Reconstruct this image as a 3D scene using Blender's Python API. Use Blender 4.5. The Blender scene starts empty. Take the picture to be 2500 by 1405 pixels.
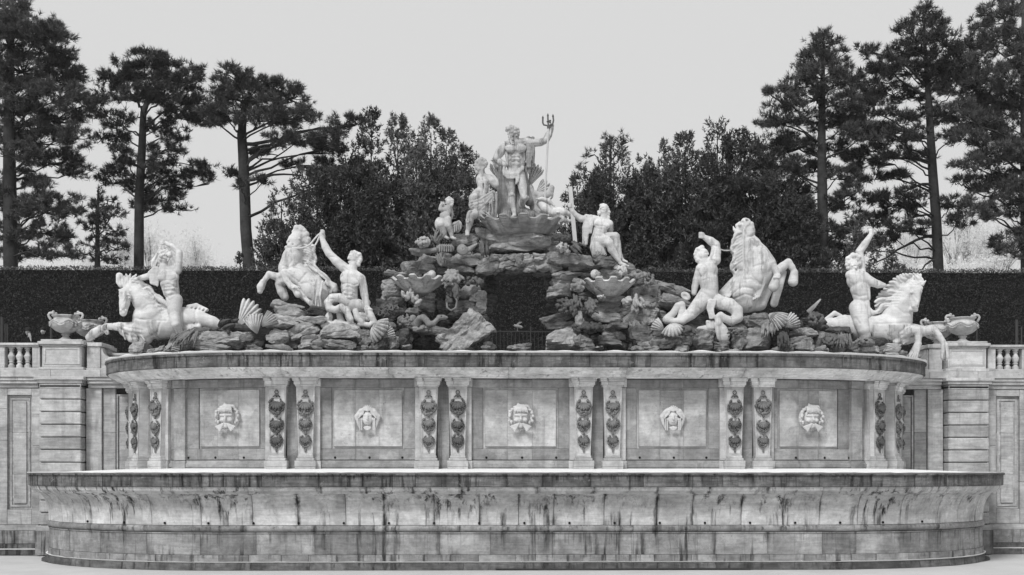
import bpy, bmesh, math, random
import numpy as np
from mathutils import Vector, Matrix, noise as mnoise
random.seed(7); np.random.seed(7)
R = math.radians
SC = bpy.context.scene
COL = SC.collection

# ------------------------------------------------------------------ camera
FPX, HOR, YAW = 2990.0, 1148.0, 0.020          # focal length in photo pixels, horizon row, yaw to the right
CX, CY, CZ = -1.162, -40.0, 3.264
cam_d = bpy.data.cameras.new('camera')
cam_d.sensor_width = 36.0
cam_d.sensor_fit = 'HORIZONTAL'
cam_d.lens = FPX / 2500.0 * 36.0
cam_d.shift_y = (HOR - 702.5) / 2500.0
cam_d.clip_start = 0.5
cam_d.clip_end = 3000.0
cam = bpy.data.objects.new('camera', cam_d)
cam.location = (CX, CY, CZ)
cam.rotation_euler = (R(90), 0, -YAW)
COL.objects.link(cam)
SC.camera = cam

# ------------------------------------------------------------------ sky, sun, exposure (overcast winter day, black and white)
W = bpy.data.worlds.new('World')
SC.world = W
W.use_nodes = True
wn = W.node_tree
wn.nodes.clear()
SUN_EL, SUN_AZ = 47.0, -28.0                     # degrees; azimuth measured from the camera's back towards its left
sky = wn.nodes.new('ShaderNodeTexSky')
sky.sky_type = 'NISHITA'
sky.sun_disc = False
sky.sun_elevation = R(SUN_EL)
sky.sun_rotation = R(180 + SUN_AZ)
sky.dust_density = 6.0
sky.altitude = 200
bw = wn.nodes.new('ShaderNodeRGBToBW')
wn.links.new(sky.outputs[0], bw.inputs[0])
wm = wn.nodes.new('ShaderNodeMapRange')           # a cloud deck: the clear sky's differences almost levelled out
wm.inputs[1].default_value = 0.0
wm.inputs[2].default_value = 40.0
wm.inputs[3].default_value = 5.55
wm.inputs[4].default_value = 6.6
wn.links.new(bw.outputs[0], wm.inputs[0])
bg = wn.nodes.new('ShaderNodeBackground')
bg.inputs[1].default_value = 0.066
wn.links.new(wm.outputs[0], bg.inputs[0])
wo = wn.nodes.new('ShaderNodeOutputWorld')
wn.links.new(bg.outputs[0], wo.inputs[0])

sun_d = bpy.data.lights.new('sun', 'SUN')
sun_d.energy = 1.5
sun_d.angle = R(15)
sun_d.color = (1.0, 1.0, 1.0)
sun = bpy.data.objects.new('sun', sun_d)
sun.rotation_euler = (R(90 - SUN_EL), 0, R(SUN_AZ))
COL.objects.link(sun)

vs = SC.view_settings
vs.view_transform = 'Standard'
vs.look = 'None'
vs.exposure = 0.92
vs.gamma = 1.0
vs.use_curve_mapping = False
SC.cycles.use_denoising = True
SC.cycles.max_bounces = 6
SC.cycles.diffuse_bounces = 3
SC.cycles.glossy_bounces = 2
SC.cycles.transparent_max_bounces = 4

# ------------------------------------------------------------------ measuring helpers
_c, _s = math.cos(YAW), math.sin(YAW)
def P(px, py, Y):
    """real point at depth Y whose bearing was measured in the photograph"""
    xr, zr = (px - 1250.0) / FPX, (HOR - py) / FPX
    t = (Y - CY) / (_c - xr * _s)
    return Vector((CX + t * (_s + xr * _c), Y, CZ + t * zr))
def PXM(Y):
    return FPX / (Y - CY)
def XAT(px, Y): return P(px, HOR, Y).x
def ZAT(py, Y): return P(1250, py, Y).z

# ------------------------------------------------------------------ object helpers
def tag(o, label=None, cat=None, group=None, kind=None):
    if label: o['label'] = label
    if cat: o['category'] = cat
    if group: o['group'] = group
    if kind: o['kind'] = kind
    return o
def empty(name, loc, label=None, cat=None, group=None, kind=None):
    o = bpy.data.objects.new(name, None)
    o.location = loc
    o.empty_display_size = 0.2
    COL.objects.link(o)
    return tag(o, label, cat, group, kind)
def world_of(o):
    l = Matrix.LocRotScale(o.location, o.rotation_euler, o.scale)
    return world_of(o.parent) @ o.matrix_parent_inverse @ l if o.parent else l
def adopt(o, parent):
    o.parent = parent
    o.matrix_parent_inverse = world_of(parent).inverted()
    return o
def mesh_obj(name, verts, faces, mat, parent=None, smooth=False):
    me = bpy.data.meshes.new(name)
    me.from_pydata([tuple(v) for v in verts], [], [tuple(f) for f in faces])
    if smooth:
        me.polygons.foreach_set('use_smooth', [True] * len(me.polygons))
    me.update()
    o = bpy.data.objects.new(name, me)
    if mat: me.materials.append(mat)
    COL.objects.link(o)
    if parent: adopt(o, parent)
    return o
def mesh_np(name, V, Fq, mat, parent=None, smooth=True):
    me = bpy.data.meshes.new(name)
    V = np.asarray(V, dtype=np.float32); Fq = np.asarray(Fq, dtype=np.int32)
    n, k = Fq.shape
    me.vertices.add(len(V)); me.vertices.foreach_set('co', V.ravel())
    me.loops.add(n * k); me.loops.foreach_set('vertex_index', Fq.ravel())
    me.polygons.add(n)
    me.polygons.foreach_set('loop_start', np.arange(0, n * k, k, dtype=np.int32))
    me.polygons.foreach_set('loop_total', np.full(n, k, dtype=np.int32))
    if smooth: me.polygons.foreach_set('use_smooth', np.ones(n, dtype=bool))
    me.update(calc_edges=True)
    me.validate()
    o = bpy.data.objects.new(name, me)
    if mat: me.materials.append(mat)
    COL.objects.link(o)
    if parent: adopt(o, parent)
    return o
class MB:
    """collects vertices and faces of ONE mesh"""
    def __init__(s): s.v, s.f = [], []
    def add(s, vs_, fs_):
        n = len(s.v)
        s.v.extend([tuple(v) for v in vs_]); s.f.extend([tuple(i + n for i in f) for f in fs_])
        return s
    def box(s, x0, x1, y0, y1, z0, z1, c=0.0):
        x0, x1 = min(x0, x1), max(x0, x1)
        if c <= 0:
            vs_ = [(x, y, z) for z in (z0, z1) for y in (y0, y1) for x in (x0, x1)]
            return s.add(vs_, [(0, 2, 3, 1), (4, 5, 7, 6), (0, 1, 5, 4), (1, 3, 7, 5), (3, 2, 6, 7), (2, 0, 4, 6)])
        vs_, idx = [], {}
        X, Y, Z = (x0, x1), (y0, y1), (z0, z1)
        for i in (0, 1):
            for j in (0, 1):
                for k in (0, 1):
                    dx, dy, dz = (c if i == 0 else -c), (c if j == 0 else -c), (c if k == 0 else -c)
                    for a in range(3):
                        idx[(i, j, k, a)] = len(vs_)
                        vs_.append((X[i] + (0 if a == 0 else dx), Y[j] + (0 if a == 1 else dy), Z[k] + (0 if a == 2 else dz)))
        g = lambda *q: idx[q]
        fs = []
        for i in (0, 1):
            q = [g(i, 0, 0, 0), g(i, 1, 0, 0), g(i, 1, 1, 0), g(i, 0, 1, 0)]; fs.append(q if i else q[::-1])
            q = [g(0, i, 0, 1), g(0, i, 1, 1), g(1, i, 1, 1), g(1, i, 0, 1)]; fs.append(q if i else q[::-1])
            q = [g(0, 0, i, 2), g(1, 0, i, 2), g(1, 1, i, 2), g(0, 1, i, 2)]; fs.append(q if i else q[::-1])
        for i in (0, 1):
            for j in (0, 1):
                fs.append([g(i, j, 0, 0), g(i, j, 1, 0), g(i, j, 1, 1), g(i, j, 0, 1)])
                fs.append([g(i, 0, j, 0), g(i, 1, j, 0), g(i, 1, j, 2), g(i, 0, j, 2)])
                fs.append([g(0, i, j, 1), g(1, i, j, 1), g(1, i, j, 2), g(0, i, j, 2)])
        for i in (0, 1):
            for j in (0, 1):
                for k in (0, 1):
                    fs.append([g(i, j, k, 0), g(i, j, k, 1), g(i, j, k, 2)])
        return s.add(vs_, fs)
    def tube(s, pts, rad, n=8, cap=True, flat=1.0):
        pts = [Vector(p) for p in pts]
        if not hasattr(rad, '__len__'): rad = [rad] * len(pts)
        base = len(s.v); prev = None; m = len(pts)
        for i, p in enumerate(pts):
            d = (pts[min(i + 1, m - 1)] - pts[max(i - 1, 0)])
            d = d.normalized() if d.length > 1e-9 else Vector((0, 0, 1))
            a = Vector((0, 1, 0)) if prev is None else prev
            a = a - d * a.dot(d)
            if a.length < 1e-3: a = Vector((1, 0, 0)) - d * d.x
            a.normalize(); prev = a
            b = d.cross(a)
            for k in range(n):
                t = 2 * math.pi * k / n
                s.v.append(tuple(p + a * (math.cos(t) * rad[i] * flat) + b * (math.sin(t) * rad[i])))
        for i in range(m - 1):
            for k in range(n):
                s.f.append((base + i * n + k, base + i * n + (k + 1) % n, base + (i + 1) * n + (k + 1) % n, base + (i + 1) * n + k))
        if cap:
            s.f.append(tuple(base + k for k in range(n))[::-1])
            s.f.append(tuple(base + (m - 1) * n + k for k in range(n)))
        return s
    def lathe(s, prof, cx, cy, n=24, fn=None, sx=1.0, sy=1.0):
        base = len(s.v); m = len(prof)
        for (r, z) in prof:
            for k in range(n):
                t = 2 * math.pi * k / n
                rr = r if fn is None else fn(r, z, t)
                s.v.append((cx + rr * math.cos(t) * sx, cy + rr * math.sin(t) * sy, z))
        for i in range(m - 1):
            for k in range(n):
                s.f.append((base + i * n + k, base + i * n + (k + 1) % n, base + (i + 1) * n + (k + 1) % n, base + (i + 1) * n + k))
        s.f.append(tuple(base + k for k in range(n))[::-1])
        s.f.append(tuple(base + (m - 1) * n + k for k in range(n)))
        return s
    def ball(s, c, r, n=6, m=4, sc=(1, 1, 1)):
        base = len(s.v)
        s.v.append((c[0], c[1], c[2] - r * sc[2]))
        for i in range(1, m):
            ph = -math.pi / 2 + math.pi * i / m
            for k in range(n):
                t = 2 * math.pi * k / n
                s.v.append((c[0] + r * sc[0] * math.cos(ph) * math.cos(t), c[1] + r * sc[1] * math.cos(ph) * math.sin(t), c[2] + r * sc[2] * math.sin(ph)))
        s.v.append((c[0], c[1], c[2] + r * sc[2]))
        top = len(s.v) - 1
        for k in range(n):
            s.f.append((base, base + 1 + (k + 1) % n, base + 1 + k))
            for i in range(m - 2):
                a = base + 1 + i * n
                s.f.append((a + k, a + (k + 1) % n, a + n + (k + 1) % n, a + n + k))
            a = base + 1 + (m - 2) * n
            s.f.append((a + k, a + (k + 1) % n, top))
        return s
    def build(s, name, mat, parent=None, smooth=False):
        return mesh_obj(name, s.v, s.f, mat, parent, smooth)
def box_obj(name, x0, x1, y0, y1, z0, z1, mat, parent=None, c=0.012):
    return MB().box(x0, x1, y0, y1, z0, z1, c).build(name, mat, parent)

# ------------------------------------------------------------------ materials (the photograph is black and white: all greys)
class NT:
    def __init__(s, name):
        s.m = bpy.data.materials.new(name); s.m.use_nodes = True
        s.t = s.m.node_tree; s.t.nodes.clear()
        s.out = s.t.nodes.new('ShaderNodeOutputMaterial')
    def n(s, kind, **kw):
        nd = s.t.nodes.new(kind)
        for k, v in kw.items():
            if k.startswith('i_'): nd.inputs[int(k[2:])].default_value = v
            else: setattr(nd, k, v)
        return nd
    def l(s, a, b): s.t.links.new(a, b)
    def math(s, op, a, b=0.0, clamp=False):
        nd = s.t.nodes.new('ShaderNodeMath'); nd.operation = op; nd.use_clamp = clamp
        for i, q in enumerate((a, b)):
            if hasattr(q, 'links'): s.l(q, nd.inputs[i])
            else: nd.inputs[i].default_value = q
        return nd.outputs[0]
    def noise(s, vec, scale, detail=4, rough=0.6, dist=0.0):
        nd = s.t.nodes.new('ShaderNodeTexNoise')
        nd.inputs['Scale'].default_value = scale; nd.inputs['Detail'].default_value = detail
        nd.inputs['Roughness'].default_value = rough; nd.inputs['Distortion'].default_value = dist
        s.l(vec, nd.inputs['Vector'])
        return nd.outputs[0]
    def scaled(s, vec, sc):
        nd = s.t.nodes.new('ShaderNodeMapping'); nd.inputs['Scale'].default_value = sc
        s.l(vec, nd.inputs['Vector']); return nd.outputs[0]
    def ramp(s, val, lo, hi, a=0.0, b=1.0):
        nd = s.t.nodes.new('ShaderNodeMapRange'); nd.interpolation_type = 'SMOOTHSTEP'
        nd.inputs[1].default_value = lo; nd.inputs[2].default_value = hi
        nd.inputs[3].default_value = a; nd.inputs[4].default_value = b
        s.l(val, nd.inputs[0]); return nd.outputs[0]
    def mix(s, fac, a, b):
        nd = s.t.nodes.new('ShaderNodeMix'); nd.data_type = 'FLOAT'
        for i, q in zip((0, 2, 3), (fac, a, b)):
            if hasattr(q, 'links'): s.l(q, nd.inputs[i])
            else: nd.inputs[i].default_value = q
        return nd.outputs[0]
    def finish(s, val, rough=0.85, bump=None, bstr=0.3, bdist=0.02, spec=0.25):
        b = s.t.nodes.new('ShaderNodeBsdfPrincipled')
        if hasattr(val, 'links'):
            s.l(val, b.inputs['Base Color'])
        else: b.inputs['Base Color'].default_value = (val, val, val, 1)
        if hasattr(rough, 'links'): s.l(rough, b.inputs['Roughness'])
        else: b.inputs['Roughness'].default_value = rough
        b.inputs['Specular IOR Level'].default_value = spec
        if bump is not None:
            bn = s.t.nodes.new('ShaderNodeBump'); bn.inputs['Strength'].default_value = bstr; bn.inputs['Distance'].default_value = bdist
            s.l(bump, bn.inputs['Height']); s.l(bn.outputs[0], b.inputs['Normal'])
        s.l(b.outputs[0], s.out.inputs[0])
        return s.m
def plain(name, v, rough=0.9, var=0.0, spec=0.2):
    t = NT(name)
    if var <= 0: return t.finish(v, rough, spec=spec)
    tc = t.n('ShaderNodeTexCoord'); ge = t.n('ShaderNodeNewGeometry'); oi = t.n('ShaderNodeObjectInfo')
    nz = t.noise(tc.outputs['Object'], 3.0, 3)
    val = t.math('MULTIPLY', t.ramp(nz, 0.3, 0.7, 1 - var, 1 + var), v)
    val = t.math('MULTIPLY', val, t.ramp(oi.outputs['Random'], 0, 1, 1 - var, 1 + var))
    return t.finish(val, rough, spec=spec)
def stone(name, v, var=0.2, mott=0.25, streak=0.0, sdark=0.06, spots=0.3, veins=0.15, patch=0.0, bstr=0.35, rough=0.85, lump=0.0, strata=0.0, sthr=0.53, zstain=None, white=0.0, edge=0.0, drip=0.0):
    t = NT(name)
    tc = t.n('ShaderNodeTexCoord'); oi = t.n('ShaderNodeObjectInfo')
    p = tc.outputs['Object']
    rnd = oi.outputs['Random']
    # every block draws its own piece of the pattern
    off = t.n('ShaderNodeVectorMath', operation='MULTIPLY'); cmb = t.n('ShaderNodeCombineXYZ')
    t.l(rnd, cmb.inputs[0]); t.l(rnd, cmb.inputs[2]); t.l(cmb.outputs[0], off.inputs[0]); off.inputs[1].default_value = (37.0, 0.0, 91.0)
    ad = t.n('ShaderNodeVectorMath', operation='ADD'); t.l(p, ad.inputs[0]); t.l(off.outputs[0], ad.inputs[1])
    q = ad.outputs[0]
    val = t.math('MULTIPLY', t.ramp(rnd, 0, 1, 1 - var, 1 + var * 0.8), v)
    n1 = t.noise(q, 1.3, 6, 0.62, 0.4)
    val = t.math('MULTIPLY', val, t.ramp(n1, 0.28, 0.72, 1 - mott, 1 + mott * 0.7))
    n2 = t.noise(q, 7.0, 8, 0.7)
    val = t.math('MULTIPLY', val, t.ramp(n2, 0.25, 0.75, 1 - mott * 0.55, 1 + mott * 0.45))
    if veins > 0:
        nv = t.noise(t.scaled(q, (0.5, 0.5, 5.0)), 1.6, 5, 0.6, 1.2)
        val = t.math('MULTIPLY', val, t.ramp(nv, 0.35, 0.65, 1 - veins, 1 + veins * 0.7))
    if patch > 0:
        vo = t.n('ShaderNodeTexVoronoi'); vo.inputs['Scale'].default_value = 0.9
        nd = t.noise(q, 2.2, 4, 0.6)
        adv = t.n('ShaderNodeVectorMath', operation='ADD'); t.l(q, adv.inputs[0])
        cb = t.n('ShaderNodeCombineXYZ'); t.l(nd, cb.inputs[0]); t.l(nd, cb.inputs[2]); t.l(cb.outputs[0], adv.inputs[1])
        t.l(adv.outputs[0], vo.inputs['Vector'])
        sp = t.n('ShaderNodeSeparateColor'); t.l(vo.outputs['Color'], sp.inputs[0])
        val = t.math('MULTIPLY', val, t.ramp(sp.outputs[0], 0.1, 0.95, 1 - patch, 1 + patch * 0.5))
    if strata > 0:
        ns = t.noise(t.scaled(q, (1.0, 1.0, 3.2)), 2.2, 8, 0.75, 1.5)
        val = t.math('MULTIPLY', val, t.ramp(ns, 0.34, 0.66, 1 - strata, 1 + strata))
    if streak > 0:
        s1 = t.noise(t.scaled(p, (4.2, 4.2, 0.30)), 1.0, 5, 0.62, 0.3)
        s2 = t.noise(p, 0.55, 2, 0.5)
        m = t.math('MULTIPLY', t.ramp(s1, sthr, sthr + 0.13), t.ramp(s2, 0.36, 0.58))
        s3 = t.noise(t.scaled(p, (16, 16, 1.2)), 1.0, 4, 0.65)
        m = t.math('MULTIPLY', m, t.ramp(s3, 0.30, 0.60, 0.35, 1.0))
        if zstain is not None:
            sx = t.n('ShaderNodeSeparateXYZ'); t.l(p, sx.inputs[0])
            m = t.math('MULTIPLY', m, t.ramp(sx.outputs[2], zstain + 0.02, zstain - 0.02))
        m = t.math('MULTIPLY', m, streak, True)
        val = t.mix(m, val, sdark)
    if drip > 0:
        sgz = t.n('ShaderNodeSeparateXYZ'); t.l(tc.outputs['Generated'], sgz.inputs[0])
        d1 = t.noise(t.scaled(p, (11, 11, 0.10)), 1.0, 4, 0.7, 0.2)
        d2 = t.noise(t.scaled(p, (2.3, 2.3, 0.10)), 1.0, 3, 0.6)
        reach = t.math('ADD', t.math('SUBTRACT', 1.0, sgz.outputs[2]), t.math('MULTIPLY', d2, -1.1))
        m = t.math('MULTIPLY', t.ramp(d1, 0.48, 0.64), t.ramp(reach, 0.12, -0.30))
        m = t.math('MULTIPLY', m, t.ramp(t.noise(t.scaled(p, (0.9, 0.9, 0.2)), 1.0, 3, 0.6), 0.42, 0.60, 0.12, 1.0))
        val = t.mix(t.math('MULTIPLY', m, drip, True), val, sdark)
    if edge > 0:
        sg = t.n('ShaderNodeSeparateXYZ'); t.l(tc.outputs['Generated'], sg.inputs[0])
        ex = t.math('MINIMUM', sg.outputs[0], t.math('SUBTRACT', 1.0, sg.outputs[0]))
        nz_ = t.noise(t.scaled(p, (7, 7, 1.4)), 1.0, 5, 0.65)
        ex = t.math('ADD', ex, t.math('MULTIPLY', t.math('SUBTRACT', nz_, 0.5), 0.22))
        m = t.math('MULTIPLY', t.ramp(ex, 0.075, -0.02), t.ramp(t.noise(p, 0.8, 2, 0.5), 0.40, 0.62, 0.15, 1.0))
        val = t.mix(t.math('MULTIPLY', m, edge, True), val, sdark)
    if spots > 0:
        n3 = t.noise(q, 17.0, 4, 0.75)
        n4 = t.noise(q, 1.9, 3, 0.6)
        m = t.math('MULTIPLY', t.ramp(n3, 0.57, 0.68), t.ramp(n4, 0.45, 0.62))
        val = t.mix(t.math('MULTIPLY', m, spots), val, t.math('MULTIPLY', val, 0.3))
    if white > 0:
        n5 = t.noise(q, 4.0, 6, 0.7)
        n6 = t.noise(q, 26.0, 3, 0.6)
        m = t.math('MULTIPLY', t.ramp(n5, 0.56, 0.66), t.ramp(n6, 0.4, 0.6))
        val = t.mix(t.math('MULTIPLY', m, white), val, 0.45)
    h = t.math('ADD', t.math('MULTIPLY', n2, 0.6), t.math('MULTIPLY', t.noise(q, 32.0, 4, 0.7), 0.3))
    if lump > 0: h = t.math('ADD', h, t.math('MULTIPLY', n1, lump))
    return t.finish(val, rough, h, bstr, 0.03)

M_marble = stone('white_marble', 0.58, 0.05, 0.20, 0.75, 0.17, 0.4, 0.08, bstr=0.12, rough=0.75, sthr=0.51)
M_marble_grey = stone('weathered_marble', 0.48, 0.06, 0.32, 0.9, 0.10, 0.5, 0.08, bstr=0.15, rough=0.8, sthr=0.49)
M_cloak = stone('grimy_shaded_cloak_marble', 0.27, 0.05, 0.3, 0.9, 0.07, 0.4, 0.08, bstr=0.15, sthr=0.49)  # stained marble, base colour lowered further for the shade lying on the cloak
M_mask = stone('mask_marble', 0.53, 0.05, 0.16, 0.3, 0.2, 0.25, 0.06, bstr=0.25)
M_ledge = stone('pale_limestone', 0.50, 0.08, 0.24, 0.5, 0.10, 0.7, 0.10, 0.06, bstr=0.35, edge=0.3)
M_wall = stone('wall_limestone', 0.40, 0.12, 0.28, 0.4, 0.10, 0.5, 0.16, 0.08, bstr=0.3, edge=0.22, drip=0.2)
M_basin = stone('basin_marble', 0.52, 0.08, 0.30, 1.0, 0.016, 0.7, 0.12, 0.07, bstr=0.45, sthr=0.51, edge=1.0, drip=0.35)
M_plinth = stone('plinth_marble', 0.275, 0.20, 0.36, 0.95, 0.02, 0.6, 0.14, 0.10, bstr=0.45, sthr=0.50, edge=0.8, drip=0.55)
M_fascia = stone('stained_fascia', 0.14, 0.16, 0.5, 1.0, 0.012, 0.8, 0.25, 0.10, bstr=0.5, sthr=0.47, edge=0.9, white=0.3, drip=0.95)
M_step = stone('wet_step_stone', 0.125, 0.22, 0.45, 0.95, 0.016, 0.7, 0.2, 0.1, bstr=0.5, sthr=0.5, edge=0.6, drip=0.6)
M_upper = stone('upper_wall_marble', 0.29, 0.11, 0.30, 0.45, 0.07, 0.7, 0.10, 0.12, bstr=0.35, edge=0.3, drip=0.2)
M_panel = stone('panel_marble', 0.42, 0.09, 0.28, 0.4, 0.09, 0.7, 0.10, 0.12, bstr=0.35, edge=0.25)
M_inset = stone('inset_marble', 0.54, 0.08, 0.2, 0.5, 0.12, 0.3, 0.08, bstr=0.25)
M_pil = stone('pilaster_marble', 0.44, 0.10, 0.26, 0.55, 0.08, 0.45, 0.08, bstr=0.3)
M_cornice = stone('cornice_marble', 0.64, 0.08, 0.28, 0.7, 0.07, 0.5, 0.12, bstr=0.35, edge=0.5, drip=0.2)
M_joint = plain('joint_shade_stone', 0.05, 0.95)
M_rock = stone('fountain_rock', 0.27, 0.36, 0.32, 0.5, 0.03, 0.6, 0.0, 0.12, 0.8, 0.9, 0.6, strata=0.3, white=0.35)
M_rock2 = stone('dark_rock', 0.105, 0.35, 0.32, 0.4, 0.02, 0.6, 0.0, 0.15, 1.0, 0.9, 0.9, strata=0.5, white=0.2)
M_carve = stone('carved_grey_stone', 0.22, 0.25, 0.4, 0.5, 0.04, 0.5, 0.0, bstr=0.5, white=0.4)
M_carve_dark = stone('carved_dark_stone', 0.10, 0.25, 0.4, 0.4, 0.02, 0.5, 0.0, bstr=0.5, white=0.2)
M_pale_carve = stone('pale_carved_stone', 0.36, 0.15, 0.35, 0.7, 0.08, 0.5, 0.0, bstr=0.35, white=0.2)
M_platform = stone('platform_marble', 0.30, 0.1, 0.3, 0.6, 0.08, 0.4, 0.12, bstr=0.3)
M_swag = plain('lead_swag', 0.11, 0.6, 0.3, 0.4)
M_snow = plain('snow', 0.80, 0.95, 0.03)
M_iron = plain('dark_iron', 0.05, 0.6)
M_bronze = stone('dark_trident', 0.11, 0.1, 0.3, 0.3, 0.05, 0.3, 0.0, bstr=0.2)
M_pole = plain('pale_pole', 0.45, 0.7, 0.06)
M_black = plain('outlet_black', 0.008, 0.9)

# ------------------------------------------------------------------ plan curves of the two basins
class Plan:
    """front straight over +-flat, quarter ellipses (rx, ry) at the ends, then straight back to the wall at yb"""
    def __init__(s, flat, rx, ry, yc, yb, n=160):
        pts = []
        pts.append((flat + rx, yb))
        for i in range(n + 1):
            a = i / n * math.pi / 2
            pts.append((flat + rx * math.cos(a), yc - ry * math.sin(a)))
        pts = [p for p in pts]
        for i in range(1, 40): pts.append((flat * (1 - i / 40.0), yc - ry))
        full = [(-x, y) for x, y in pts] + [(0.0, yc - ry)] + pts[::-1]
        s.p = np.array(full)
        d = np.diff(s.p, axis=0); L = np.hypot(d[:, 0], d[:, 1])
        keep = np.concatenate([[True], L > 1e-6]); s.p = s.p[keep]
        d = np.diff(s.p, axis=0); L = np.hypot(d[:, 0], d[:, 1])
        s.s = np.concatenate([[0], np.cumsum(L)])
        s.s -= s.s[-1] / 2
        tg = np.gradient(s.p, s.s, axis=0)
        s.nrm = np.stack([tg[:, 1], -tg[:, 0]], 1)
        s.nrm /= np.linalg.norm(s.nrm, axis=1)[:, None]
    def at(s, u, d=0.0):
        x = np.interp(u, s.s, s.p[:, 0]); y = np.interp(u, s.s, s.p[:, 1])
        nx = np.interp(u, s.s, s.nrm[:, 0]); ny = np.interp(u, s.s, s.nrm[:, 1])
        l = math.hypot(nx, ny); nx /= l; ny /= l
        return (x + nx * d, y + ny * d, nx, ny)
    def s_of_x(s, x):
        half = len(s.p) // 2
        if x >= 0: return float(np.interp(x, s.p[half:, 0], s.s[half:]))
        return -s.s_of_x(-x)
    @property
    def smax(s): return s.s[-1]
def sweep(plan, prof, s0, s1, step=0.35, closed=True):
    """prof: closed polygon of (outward offset, z); swept from s0 to s1 with end caps"""
    n = max(1, int(math.ceil((s1 - s0) / step))); k = len(prof)
    v, f = [], []
    for i in range(n + 1):
        u = s0 + (s1 - s0) * i / n
        x, y, nx, ny = plan.at(u)
        for (d, z) in prof: v.append((x + nx * d, y + ny * d, z))
    for i in range(n):
        for j in range(k):
            a, b = i * k + j, i * k + (j + 1) % k
            f.append((a, a + k, b + k, b))
    f.append(tuple(range(k)))
    f.append(tuple(n * k + j for j in range(k))[::-1])
    return v, f
def blocks(plan, prof, cuts, name, mat, parent, gap=0.012, smooth=False, step=0.35):
    out = []
    for a, b in zip(cuts[:-1], cuts[1:]):
        v, f = sweep(plan, prof, a + gap / 2, b - gap / 2, step)
        out.append(mesh_obj(name, v, f, mat, parent))
    return out
def cuts_random(smin, smax, w, jit=0.25, rng=None):
    rng = rng or random
    c = [smin]
    while c[-1] < smax - w * 1.3:
        c.append(c[-1] + w * (1 + rng.uniform(-jit, jit)))
    c.append(smax)
    return c

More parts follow.
